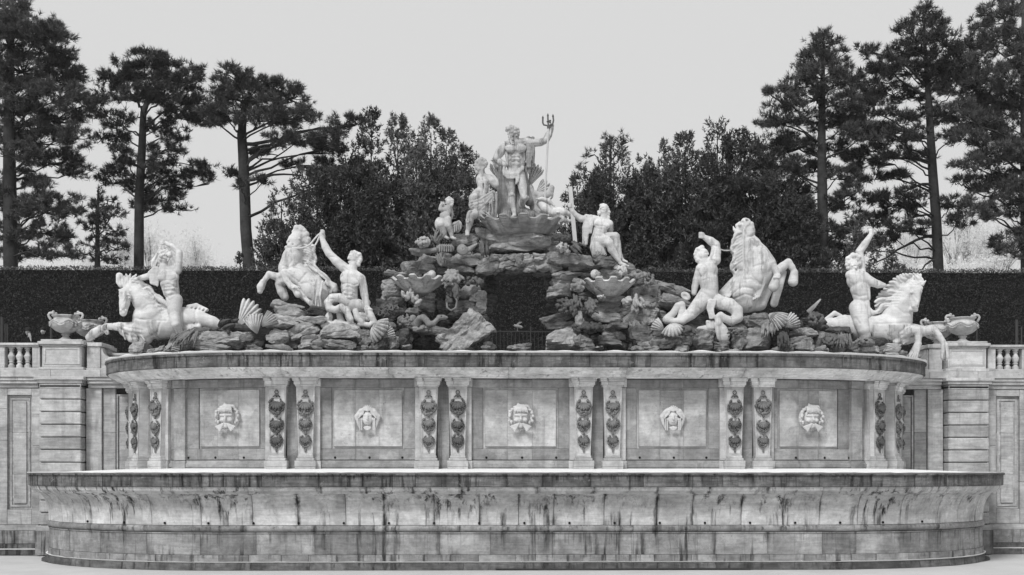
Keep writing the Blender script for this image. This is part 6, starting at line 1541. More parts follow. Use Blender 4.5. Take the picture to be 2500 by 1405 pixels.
for q in [(1390, 1225, 245, 82, 2, 0.0), (1000, 1240, 150, 84, 0, 0.1), (1230, 1290, 190, 50, 0, -0.1), (760, 1325, 90, 34, 0, 0.2), (860, 1310, 70, 44, 0, 0.1), (690, 1335, 60, 28, 0, 0.0), (560, 1300, 88, 78, 0, 0.5), (1560, 1180, 120, 110, 0, 0.3, D_), (1680, 1270, 110, 90, 0, 0.2, D_), (900, 1260, 60, 60, 0, 0.3, D_), (1150, 1340, 160, 20, 0, -0.2), (1130, 1170, 130, 60, 0, 0.5, D_)]:
    rock(C2, *q[:5], q[5], q[6] if len(q) > 6 else None, mnd[1])
F4 = Trace(1560, 520, 3.902, 3.85, None)
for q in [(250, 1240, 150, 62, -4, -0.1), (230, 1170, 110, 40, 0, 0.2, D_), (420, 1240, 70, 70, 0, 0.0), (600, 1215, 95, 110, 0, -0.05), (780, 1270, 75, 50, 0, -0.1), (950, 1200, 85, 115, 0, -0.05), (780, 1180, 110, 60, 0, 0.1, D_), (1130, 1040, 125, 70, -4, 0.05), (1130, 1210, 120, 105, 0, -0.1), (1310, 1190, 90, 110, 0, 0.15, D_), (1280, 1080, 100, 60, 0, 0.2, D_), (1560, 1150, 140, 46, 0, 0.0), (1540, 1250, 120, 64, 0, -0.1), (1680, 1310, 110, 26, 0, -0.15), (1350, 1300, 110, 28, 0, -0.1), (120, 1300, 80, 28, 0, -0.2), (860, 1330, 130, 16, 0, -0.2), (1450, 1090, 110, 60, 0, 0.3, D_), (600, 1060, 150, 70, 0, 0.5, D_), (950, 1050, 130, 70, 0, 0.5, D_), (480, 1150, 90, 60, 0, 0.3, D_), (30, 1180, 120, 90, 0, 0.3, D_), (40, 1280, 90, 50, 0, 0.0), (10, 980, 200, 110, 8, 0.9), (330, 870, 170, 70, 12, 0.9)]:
    rock(F4, *q[:5], q[5], q[6] if len(q) > 6 else None, mnd[2])
G4 = Trace(1940, 520, 3.698, 4.3, None)
for q in [(90, 1115, 140, 38, 0, 0.0), (60, 1205, 125, 66, 0, -0.1), (300, 1195, 220, 76, 6, 0.0), (640, 1235, 120, 52, 4, 0.1), (520, 1230, 110, 60, 6, 0.15), (860, 1265, 80, 40, 0, 0.3), (170, 1030, 110, 70, -20, 0.2, D_), (330, 1090, 180, 50, 8, 0.3, D_), (720, 1180, 110, 50, 0, 0.5, D_), (930, 1290, 60, 36, 0, 0.4), (140, 1250, 160, 22, 0, -0.25)]:
    rock(G4, *q[:5], q[5], q[6] if len(q) > 6 else None, mnd[3])
rock(G4, 640, 1180, 70, 34, 20, -0.1, M_carve, mnd[3])

# ================================================================== SHELLS AND SEA CARVINGS
def fluted_bowl(c, Rr, H, n, base, name, label, mat, lip=0.09, sy=1.0, steps=9, group=None, ph=0.0):
    """bowl shaped like a fluted shell: square ribs, growth ridges, scalloped lip"""
    na, nz = n * 12, 40
    v, f = [], []
    for side in (0, 1):
        for i in range(nz + 1):
            q = i / nz
            r = base + (Rr - base) * (q ** 0.8)
            saw = 0.02 * Rr * ((q * steps) % 1.0)
            for j in range(na):
                a = 2 * math.pi * j / na
                sq = math.tanh(3.0 * math.cos(n * a + ph))
                rr = (r + saw * (1 if side == 0 else 0)) * (1 + 0.055 * sq * (0.3 + q)) - (0.07 if side else 0)
                z = H * q + lip * sq * q * q * q
                if side: z = max(z - 0.0, 0.05 + H * q * 0.999 + lip * sq * q ** 3)
                v.append((c[0] + rr * math.cos(a), c[1] + rr * math.sin(a) * sy, c[2] + z))
    o = (nz + 1) * na
    for i in range(nz):
        for j in range(na):
            a, b = i * na + j, i * na + (j + 1) % na
            f.append((a, b, b + na, a + na)); f.append((o + a, o + a + na, o + b + na, o + b))
    for j in range(na):
        a, b = nz * na + j, nz * na + (j + 1) % na; f.append((a, b, o + b, o + a))
    f.append(tuple(range(na))[::-1]); f.append(tuple(o + k for k in range(na)))
    ob = mesh_obj(name, v, f, mat, None, False)
    return tag(ob, label, 'shell', group)
gB = 'fluted shell basins on the rockwork'
cL = A4.p(390, 700, -0.25); fluted_bowl((cL.x, cL.y + 0.4, cL.z), 0.97, 0.50, 11, 0.30, 'shell_basin', 'fluted shell basin with a snail on its lip, above the stone serpent', M_marble_grey, 0.06, group=gB, ph=0.4)
cR = A5.p(955, 735, -0.25); fluted_bowl((cR.x, cR.y + 0.4, cR.z), 0.97, 0.52, 11, 0.30, 'shell_basin', 'fluted shell basin below the seated youth', M_marble_grey, 0.06, group=gB, ph=math.pi + 0.3)
cT = P(1276, 575, 5.2); fluted_bowl((cT.x, cT.y + 0.1, cT.z), 1.45, 0.52, 12, 0.95, 'shell_platform', 'wide fluted shell platform under the bearded man', M_platform, 0.06, 0.75, 12, gB)
def shell_fan(c, rad, rot, tilt, name, label, mat, ribs=8, span=150, depth=0.45, turn=0, amp=0.06, group='giant shells on the rockwork'):
    mb = MB()
    m_ = Matrix.Rotation(R(turn), 3, 'Z') @ Matrix.Rotation(R(rot), 3, 'Y') @ Matrix.Rotation(R(tilt + 24), 3, 'X')
    scallop_mb(mb, c, rad * 0.84, ribs, span, depth * 1.25, 0.06, amp * 1.3, m_, 8, 0.45)
    return tag(mb.build(name, mat, None, True), label, 'shell', group)
S3 = Trace(600, 520, 3.902, 3.7, None)
shell_fan(S3.p(1200, 1080), 0.78, 120, 10, 'giant_shell', 'white scallop shell lying open below the seated merman', M_marble_grey, 8, 120, 0.35)
shell_fan(S3.p(1290, 1190, -0.05), 0.62, 62, 0, 'giant_shell', 'white scallop shell tilted up beside the stone serpent', M_marble_grey, 7, 70, 0.3)
shell_fan(S3.p(110, 1160, 0.1), 0.85, -14, -10, 'giant_shell', 'grey ridged scallop shell standing under the rearing horse', M_marble_grey, 8, 70, 0.35)
shell_fan(S3.p(150, 1090, 0.0), 0.75, 48, 0, 'giant_shell', 'pale scallop shell leaning over the grey ridged one', M_marble_grey, 7, 60, 0.3)
shell_fan(F4.p(310, 1050, -0.1), 0.62, 168, 0, 'giant_shell', 'white scallop shell hanging open under the loop of the merman tail', M_marble_grey, 8, 130, 0.35)
shell_fan(F4.p(240, 1120, -0.05), 0.60, -58, 0, 'giant_shell', 'white scallop shell spreading beside the hanging one', M_marble_grey, 6, 70, 0.35)
shell_fan(F4.p(1230, 960, 0.0), 0.85, 128, 0, 'giant_shell', 'white ribbed shell drooping under the neighing horse', M_marble_grey, 8, 80, 0.35)
shell_fan(F4.p(1370, 1090, -0.05), 0.72, 58, 0, 'giant_shell', 'pale ribbed shell turned up at the end of the drooping one', M_marble_grey, 7, 70, 0.35)
shell_fan(P(405, 845, 4.3), 0.62, 100, 0, 'giant_shell', 'small white fan shell under the leaping horse chest', M_marble_grey, 6, 60, 0.2)
# throne shells behind the bearded man
TN = Trace(1180, 270, 5.017, 6.0, None)
thr = empty('shell_throne', TN.p(600, 1290), 'tall frilled shell throne behind the bearded man', 'shell throne')
for nm, u, v, rad, rot, span, tl, ribs in (('shell_wing', 545, 960, 0.92, 24, 40, 10, 5), ('shell_wing', 640, 1010, 0.62, 62, 80, 0, 6), ('shell_wing', 215, 930, 0.95, -10, 40, 0, 4)):
    mb = MB(); scallop_mb(mb, TN.p(u, v), rad, ribs, span, 0.25, 0.09, 0.07, Matrix.Rotation(R(rot), 3, 'Y') @ Matrix.Rotation(R(tl), 3, 'X'), 7, 0.35); mb.build(nm, M_marble_grey, thr, True)
c = Clay(0.025); T = Trace(1180, 270, 5.017, 6.0, c)
T.limb([(570, 950, 50), (590, 1100, 60), (640, 1230, 60), (720, 1280, 60)], 0.08); T.limb([(640, 1020, 40), (720, 1060, 60), (800, 1040, 60), (835, 950, 40)], 0.08); T.limb([(700, 1080, 60), (780, 1150, 50)], 0.06)
c.build('shell_foot', M_marble_grey, thr)
# dolphin beside the platform
c = Clay(0.018); T = Trace(1180, 270, 5.017, 5.3, c)
T.limb([(700, 1130, 60, 0.2), (760, 1200, 62, 0.1), (850, 1250, 60), (920, 1250, 62), (980, 1250, 56)], 0.05); T.limb([(980, 1235, 46), (1040, 1262, 30), (1085, 1275, 16)], 0.04); T.limb([(930, 1310, 52), (1000, 1345, 36), (1070, 1355, 22)], 0.04)
T.ell(930, 1225, (66, 60, 40), 0, 0, 0.04); T.ell(915, 1250, (20, 20, 14), 0, -0.2, 0.02); T.ell(1040, 1315, (46, 60, 20), 5, -0.02, 0.02, '-'); T.limb([(800, 1290, 20), (860, 1280, 36)], 0.04)
T.limb([(650, 1090, 12), (720, 1080, 24), (800, 1110, 30), (870, 1170, 14)], 0.03); T.limb([(790, 1100, 20), (830, 1060, 10)], 0.03)
for q in range(4): T.limb([(820 + q * 20, 1320 + q * 6, 10, -0.2), (870 + q * 20, 1390, 12, -0.2)], 0.015)
dl = c.build('dolphin_statue', M_marble); tag(dl, 'white stone dolphin with gaping mouth at the edge of the top shell', 'statue')
# serpent
c = Clay(0.018); T = Trace(940, 570, 4.846, 4.45, c)
T.limb([(390, 1060, 50, 0.1), (410, 1010, 42, 0), (450, 995, 40, -0.05), (490, 1030, 40, -0.08), (520, 1075, 40, -0.1), (570, 1070, 36, -0.1), (610, 1030, 28, -0.1), (640, 1000, 30, -0.1)], 0.04); T.limb([(640, 995, 34, -0.1), (690, 990, 28, -0.1), (735, 997, 14, -0.1)], 0.03); T.limb([(650, 1012, 22, -0.1), (720, 1012, 10, -0.1)], 0.02); T.ell(668, 985, (9, 30, 8), 0, -0.16, 0.01, '-'); T.limb([(690, 1006, 3, -0.2), (742, 1006, 3, -0.2)], 0.006, 0, '-')
T.limb([(330, 1010, 50, 0.2), (310, 1060, 44, 0.15), (380, 1090, 40, 0.1)], 0.04)
tag(c.build('serpent_statue', M_carve), 'scaly stone serpent raising its head above a leaf', 'statue')
# tortoise
c = Clay(0.016); T = Trace(200, 520, 3.902, 4.4, c)
T.ell(1360, 1050, (75, 70, 34), -22, 0, 0.03); T.ell(1400, 1085, (70, 70, 26), -20, -0.1, 0.03); T.limb([(1420, 1040, 22), (1470, 1025, 18), (1490, 1015, 10)], 0.03); T.limb([(1390, 1090, 20), (1395, 1140, 18)], 0.03, -0.2); T.limb([(1320, 1090, 16), (1260, 1115, 10)], 0.03)
for q in range(6): T.limb([(1300 + q * 22, 1060 - q * 9, 7, -0.27), (1325 + q * 22, 1010 + q * 2, 6, -0.1)], 0.01)
tag(c.build('tortoise_statue', M_carve_dark), 'dark stone tortoise crawling on the long pale rock', 'statue')
# snails
def snail(T, u, v, r, label, mat, ax=1):
    c = Clay(0.016); t2 = Trace(T.ox, T.oy, T.sc, T.Y0, c)
    n = 34
    for i in range(n):
        f_ = i / (n - 1); a = f_ * 2.6 * 2 * math.pi; rr = r * (1 - 0.80 * f_)
        t2.ell(u + rr * 0.62 * math.cos(a) * ax, v + rr * 0.62 * math.sin(a), (r * 0.42 * (1 - 0.72 * f_),) * 3, 0, -0.05 - 0.22 * f_ * r * t2.m * 2.5, 0.008)
    t2.limb([(u, v + r * 0.4, r * 0.45), (u + ax * r * 1.2, v + r * 0.6, r * 0.25)], 0.02)
    return tag(c.build('stone_snail', mat), label, 'shell', 'stone snails on the rockwork')
A4n = Trace(940, 570, 4.846, 4.85, None); A5n = Trace(1290, 570, 4.846, 4.85, None)
snail(A4n, 915, 190, 78, 'large spiral stone snail beside the pointed shell', M_carve, 1)
snail(A4n, 550, 485, 62, 'pale stone snail on the lip of the shell basin above the serpent', M_marble_grey, -1)
snail(A5n, 790, 480, 66, 'pale stone snail on the shell basin below the seated youth', M_marble_grey, 1)
mb = MB(); pts = [A4n.p(975 + i * 10, 205 - i * 7) for i in range(13)]; mb.tube(pts, [(36 - i * 2.4 + (5 if i % 2 else 0)) * A4n.m for i in range(13)], 10); tag(mb.build('pointed_shell', M_carve, None, True), 'pointed ribbed stone shell beside the large snail', 'shell')
# curled shell slab, coral, ferns, conches
c = Clay(0.018); T = Trace(940, 570, 4.846, 4.75, c)
T.limb([(300, 195, 22), (400, 215, 34), (550, 205, 30), (650, 190, 30)], 0.04, 0.1, '+', 2.2); T.limb([(330, 230, 30), (420, 255, 26)], 0.04, 0.2); T.limb([(640, 165, 40, -0.1), (780, 180, 44, -0.1)], 0.03)
for q in range(6): T.limb([(650 + q * 26, 130, 8, -0.28), (645 + q * 27, 215, 9, -0.30)], 0.01)
tag(c.build('curled_slab', M_carve), 'pale curled stone slab below the winged child', 'carving')
def clump(T, u, v, hu, hv, n, r, label, mat, seed, name='stone_foliage', cat='carving', dy=0.0, kind='ball', ang=270, spread=60, L=60, core=None):
    c = Clay(0.022); t2 = Trace(T.ox, T.oy, T.sc, T.Y0, c); g = random.Random(seed)
    if core is not False: t2.ell(u, v, (hu * 0.75, max(hu, hv) * 0.5, hv * 0.75), 0, dy + 0.12, 0.03)
    for i in range(n):
        a, q = g.uniform(0, 2 * math.pi), math.sqrt(g.random())
        x, y = u + hu * q * math.cos(a), v + hv * q * math.sin(a); d = dy - 0.16 * (1 - q * q) + g.uniform(-0.03, 0.03)
        if kind == 'ball': t2.ell(x, y, (r * g.uniform(0.7, 1.3),) * 3, 0, d, 0.008)
        else:
            an = R(ang + g.uniform(-spread, spread)); l = L * g.uniform(0.6, 1.2)
            t2.limb([(x, y, r), (x + math.cos(an) * l * 0.6, y - math.sin(an) * l * 0.6, r * 0.9, -0.05), (x + math.cos(an) * l, y - math.sin(an) * l, r * 0.35, -0.02)], 0.008, d)
    return tag(c.build(name, mat), label, cat, 'carved sea plants and garlands')
Q4 = Trace(940, 570, 4.846, 4.6, None); Q5 = Trace(1290, 570, 4.846, 4.6, None)
clump(Q4, 450, 105, 85, 65, 60, 17, 'pale knobbly stone coral beside the winged child', M_pale_carve, 1, 'stone_coral')
clump(Q4, 610, 80, 55, 60, 16, 12, 'curling stone fern in front of the winged child', M_carve, 2, 'stone_fern', kind='leaf', ang=80, spread=40, L=90)
clump(Q4, 1160, 130, 60, 50, 30, 12, 'tasselled dark stone weed hanging beside the lintel slab', M_carve_dark, 3, 'stone_weed', kind='leaf', ang=272, spread=10, L=130)
clump(Q4, 680, 330, 50, 60, 14, 12, 'striped stone palm leaf under the curled slab', M_carve, 4, 'stone_fern', kind='leaf', ang=100, spread=25, L=130)
clump(Q4, 790, 520, 110, 90, 46, 20, 'knotted stone garland of fruit above the hanging loop', M_carve, 5, 'stone_garland', kind='leaf', ang=260, spread=70, L=70)
clump(Q4, 1050, 570, 120, 55, 50, 18, 'stone garland of blossoms under the lintel', M_carve_dark, 6, 'stone_garland')
clump(Q4, 760, 780, 42, 90, 46, 16, 'beaded stone garland hanging in a loop', M_carve_dark, 7, 'stone_garland')
clump(Q4, 840, 660, 40, 90, 30, 14, 'twisted stone rope end beside the beaded garland', M_carve_dark, 8, 'stone_garland', kind='leaf', ang=275, spread=20, L=80)
MB().tube([Q4.p(a, b, -0.15) for a, b in ((730, 820), (735, 880), (780, 915), (840, 880), (850, 800), (830, 740))], 12 * Q4.m, 8).build('garland_ring', M_carve, bpy.data.objects['stone_garland.002'], True)
clump(Q4, 265, 745, 50, 50, 9, 24, 'curling pale stone leaves under the shell basin above the serpent', M_pale_carve, 9, 'stone_leaves', kind='leaf', ang=100, spread=60, L=70)
clump(Q4, 360, 810, 50, 50, 9, 24, 'pale stone leaves drooping next to the curling ones', M_pale_carve, 10, 'stone_leaves', kind='leaf', ang=80, spread=60, L=60)
clump(Q4, 80, 900, 90, 70, 70, 14, 'prickly stone thistle behind the white scallop shell', M_carve_dark, 11, 'stone_thistle')
clump(Q4, -30, 960, 60, 50, 40, 12, 'smaller prickly stone thistle next to the larger one', M_carve_dark, 12, 'stone_thistle')
clump(Q4, 240, 1050, 95, 50, 30, 20, 'broad stone leaf rosette beside the serpent', M_carve, 13, 'stone_leaves', kind='leaf', ang=60, spread=90, L=50)
clump(Q4, 410, 1130, 90, 30, 10, 22, 'thick stone leaf under the serpent', M_carve, 14, 'stone_leaves', kind='leaf', ang=0, spread=15, L=80)
clump(Q4, 230, 1250, 60, 90, 30, 17, 'trailing stone ivy beside the tilted boulder', M_carve_dark, 15, 'stone_ivy', kind='leaf', ang=270, spread=40, L=60)
clump(Q4, 1590, 360, 50, 45, 30, 15, 'stone flower cluster in the middle of the lintel', M_carve, 16, 'stone_flowers')
clump(Q5, 380, 180, 50, 60, 14, 16, 'spiky stone conch at the foot of the staff', M_pale_carve, 17, 'stone_conch', kind='leaf', ang=90, spread=80, L=50)
clump(Q5, 455, 185, 38, 70, 24, 20, 'rounded pale stone conch beside the spiky one', M_pale_carve, 18, 'stone_conch')
clump(Q5, 400, 50, 120, 50, 60, 18, 'dark stone leaf garland under the dolphin', M_carve_dark, 19, 'stone_garland')
clump(Q5, 560, 140, 70, 50, 10, 14, 'long dark stone reed leaves under the staff', M_carve_dark, 20, 'stone_leaves', kind='leaf', ang=320, spread=15, L=130)
clump(Q5, 580, 620, 80, 75, 46, 24, 'mossy stone toad rock beside the fluted basin', M_carve, 21, 'stone_coral')
clump(Q5, 430, 860, 100, 100, 60, 18, 'scaly dark stone pine cones in the thick garland', M_carve_dark, 22, 'stone_garland')
clump(Q5, 560, 830, 60, 110, 30, 18, 'thick twisted dark stone leaves hanging in the garland', M_carve_dark, 23, 'stone_garland', kind='leaf', ang=270, spread=25, L=90)
clump(Q5, 740, 850, 80, 90, 36, 18, 'dark stone leaf loop hanging under the fluted basin', M_carve_dark, 24, 'stone_garland', kind='leaf', ang=270, spread=50, L=60)
clump(Q5, 610, 980, 50, 90, 26, 18, 'long stone leaves falling from the thick garland', M_carve, 25, 'stone_garland', kind='leaf', ang=275, spread=18, L=90)
clump(Q5, 700, 1110, 170, 60, 70, 24, 'spread of round dark stone leaves under the thick garland', M_carve_dark, 26, 'stone_ivy')
clump(Q5, 860, 750, 55, 20, 16, 12, 'tiny pale stone shells under the fluted basin', M_marble, 27, 'stone_conch')
clump(Q5, 1170, 790, 50, 50, 12, 22, 'pale stone blossom beside the aloe', M_pale_carve, 28, 'stone_flowers', kind='leaf', ang=270, spread=90, L=50)
clump(Q5, 1280, 810, 60, 80, 16, 22, 'pale stone aloe with pointed leaves on a flat stone', M_pale_carve, 29, 'stone_leaves', kind='leaf', ang=290, spread=40, L=90)
clump(Q5, 1440, 850, 80, 40, 30, 18, 'grey stone fungus beside the aloe', M_carve, 30, 'stone_coral')
clump(Q5, 1270, 1060, 90, 40, 26, 14, 'drooping stone bouquet of buds', M_carve, 31, 'stone_garland', kind='leaf', ang=270, spread=50, L=90)
clump(Q5, 1300, 1150, 80, 60, 50, 16, 'beads at the end of the drooping stone bouquet', M_carve_dark, 32, 'stone_garland')
clump(Q5, 1300, 500, 100, 60, 40, 20, 'stone vine leaves over the sloping rock', M_carve, 33, 'stone_ivy', dy=0.3)
clump(Q5, 1430, 560, 70, 90, 60, 14, 'stone bead strings hanging over the sloping rock', M_carve, 34, 'stone_garland', dy=0.3)
clump(Q5, 1110, 420, 50, 50, 18, 18, 'pale stone foliage under the feet of the seated youth', M_pale_carve, 35, 'stone_leaves', kind='leaf', ang=260, spread=50, L=60)
Q2 = Trace(200, 520, 3.902, 4.2, None)
clump(Q2, 1020, 1140, 110, 30, 34, 9, 'stone reeds combed over the low rock mound', M_carve, 36, 'stone_reeds', kind='leaf', ang=235, spread=25, L=140)
clump(Q2, 760, 1310, 70, 30, 20, 12, 'small stone fins at the rim under the leaping horse', M_carve, 37, 'stone_leaves', kind='leaf', ang=30, spread=30, L=50)
QF = Trace(1560, 520, 3.902, 3.7, None)
clump(QF, 480, 1110, 45, 50, 10, 18, 'dark stone leaf bunch beside the hanging shell', M_carve_dark, 38, 'stone_leaves', kind='leaf', ang=270, spread=90, L=50)
clump(QF, 940, 1120, 70, 40, 20, 10, 'stone sea urchin fringe under the coiled tail', M_carve, 39, 'stone_reeds', kind='leaf', ang=200, spread=30, L=60)
clump(QF, 1230, 1070, 60, 40, 20, 12, 'stone grass hanging under the drooping shell', M_carve, 40, 'stone_reeds', kind='leaf', ang=270, spread=15, L=90)
clump(QF, 1370, 1170, 55, 40, 22, 12, 'dark stone grass tuft between the shells and the low mound', M_carve_dark, 41, 'stone_reeds', kind='leaf', ang=270, spread=12, L=110)
QG = Trace(1940, 520, 3.698, 4.15, None)
clump(QG, 330, 1150, 100, 60, 40, 14, 'stone ivy leaves hanging on the low mound beside the waving rider', M_carve_dark, 42, 'stone_ivy', kind='leaf', ang=270, spread=40, L=40)
clump(QG, 440, 1120, 70, 40, 24, 9, 'stone water spray of thin leaves next to the ivy', M_carve, 43, 'stone_reeds', kind='leaf', ang=275, spread=20, L=100)
clump(QG, 620, 1165, 70, 34, 40, 12, 'lumpy dark stone cluster at the rider foot', M_carve, 44, 'stone_coral')
clump(QG, 190, 960, 70, 60, 40, 16, 'dark stone head of leaves at the horse tail', M_carve_dark, 45, 'stone_leaves')
# spike of the tail fin behind the drooping shell
mb = MB(); mb.tube([QG.p(120, 900, 0.2), QG.p(170, 850, 0.2), QG.p(235, 780, 0.2)], [0.10, 0.08, 0.03], 6, True, 0.4); tag(mb.build('tail_spike', M_pale_carve, None), 'pale upright fin spike beside the tail of the ridden horse', 'fin')
# ================================================================== HEDGE, RAILING, ONLOOKERS
M_leaf = plain('hedge_leaf', 0.02, 0.7, 0.45, 0.3)
M_leaf_top = plain('frosted_hedge_leaf', 0.16, 0.8, 0.35)
M_needle = plain('pine_needle', 0.055, 0.6, 0.35, 0.4)
M_yew = plain('yew_needle', 0.066, 0.6, 0.4, 0.4)
M_bark = stone('pine_bark', 0.045, 0.15, 0.4, 0.0, 0.05, 0.5, 0.0, bstr=1.0, rough=0.95)
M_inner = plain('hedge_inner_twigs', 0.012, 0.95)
def tris_obj(name, A, mat, parent, kind=None):
    """A: (n, 3, 3) triangles"""
    A = np.asarray(A, dtype=np.float32); n = len(A)
    o = mesh_np(name, A.reshape(-1, 3), np.arange(n * 3).reshape(n, 3), mat, parent, False)
    if kind: o['kind'] = kind
    return o
def leaf_tris(P0, N, size, rs):
    """small leaf triangles at points P0 with rough normals N"""
    n = len(P0)
    d = rs.normal(size=(n, 3)); d /= np.linalg.norm(d, axis=1)[:, None]
    nn = N + 0.9 * rs.normal(size=(n, 3)); nn /= np.linalg.norm(nn, axis=1)[:, None]
    a = np.cross(nn, d); a /= np.linalg.norm(a, axis=1)[:, None] + 1e-9
    b = np.cross(nn, a)
    s = size * rs.uniform(0.6, 1.4, (n, 1))
    return np.stack([P0 + a * s, P0 - a * s * 0.5 + b * s * 0.42, P0 - a * s * 0.5 - b * s * 0.42], 1)
rs = np.random.RandomState(5)
YH, ZH = 14.0, ZAT(652, 14.0)
hedge = empty('clipped_hedge', (0, YH + 0.8, ZT), 'long dark clipped hedge behind the fountain, frosted along its top', 'hedge')
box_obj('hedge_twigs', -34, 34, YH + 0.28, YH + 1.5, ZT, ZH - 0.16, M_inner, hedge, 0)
n = 90000
x = rs.uniform(-33, 33, n); z = ZT + (ZH - ZT) * rs.uniform(0.0, 1.0, n) ** 0.9
bump = np.array([0.22 * mnoise.noise(Vector((a * 0.7, 0, b * 0.9))) + 0.06 * mnoise.noise(Vector((a * 2.5, 4, b * 2.5))) for a, b in zip(x, z)])
y = YH + bump + rs.uniform(-0.02, 0.26, n) ** 1.0
tris_obj('hedge_leaves', leaf_tris(np.stack([x, y, z], 1), np.array([[0, -1, 0.25]]), 0.055, rs), M_leaf, hedge, 'stuff')
n = 26000
x = rs.uniform(-33, 33, n); y = YH + rs.uniform(-0.05, 1.4, n) ** 1.0
top = ZH + np.array([0.07 * mnoise.noise(Vector((a * 0.8, b, 0))) + 0.06 * mnoise.noise(Vector((a * 3.1, b * 3, 2))) for a, b in zip(x, y)])
tris_obj('frosted_top', leaf_tris(np.stack([x, y, top - rs.uniform(0, 0.14, n)], 1), np.array([[0, -0.3, 1.0]]), 0.055, rs), M_leaf_top, hedge, 'stuff')

# iron railing with uprights, seen through the arch and beside the urns
YF = 11.0
fence = empty('iron_railing', (0, YF, ZT), 'plain iron railing with thin uprights seen through the rock arch', 'railing')
zr_ = ZAT(809, YF); x0_, x1_ = XAT(1180, YF), XAT(1352, YF)
MB().box(x0_, x1_, YF - 0.02, YF + 0.02, zr_ - 0.03, zr_ + 0.01).build('top_rail', M_iron, fence)
k = 0
for px in np.arange(1184, 1350, 9.3):
    x = XAT(px, YF); big = (k % 13 == 12)
    MB().tube([(x, YF, ZT), (x, YF, zr_ + (0.18 if big else -0.02))], 0.03 if big else 0.012, 6).build('post' if big else 'upright', M_iron, fence); k += 1
for px, wd in ((5, 0.06), (13, 0.03), (18, 0.03), (125, 0.05), (2385, 0.025), (2482, 0.06), (2494, 0.03)):
    x = XAT(px, 10.5)
    tag(MB().tube([(x, 10.5, ZT), (x, 10.5, ZAT(778 if wd > 0.04 else 795, 10.5))], wd, 6).build('iron_post', M_iron), ('thick dark' if wd > 0.04 else 'thin dark') + (' iron post by the hedge, beyond the hatted onlooker' if px < 60 else ' iron post by the hedge, between the capped onlooker and the urn' if px < 200 else ' iron post by the hedge, just past the urn clear of the hooves' if px < 2400 else ' iron post by the hedge, behind the balustrade with nobody behind it'), 'post', 'iron posts by the hedge')

# bird on the railing
c = Clay(0.010); T = Trace(1180, 760, 12.77, YF - 0.02, c)
T.limb([(1000, 470, 40), (1090, 480, 52), (1180, 500, 48)], 0.03); T.ell(985, 440, (36, 36, 34), 0, 0, 0.02); T.limb([(955, 455, 12), (918, 466, 4)], 0.01); T.limb([(1060, 430, 40), (1130, 370, 34), (1200, 345, 12)], 0.03, 0.03, '+', 0.5); T.limb([(1180, 500, 40), (1230, 520, 16)], 0.02); T.limb([(1060, 510, 10), (1060, 625, 8)], 0.01)
tag(c.build('bird', plain('bird_grey', 0.16, 0.8, 0.4)), 'small grey bird perched with lifted wing on the iron railing', 'bird')

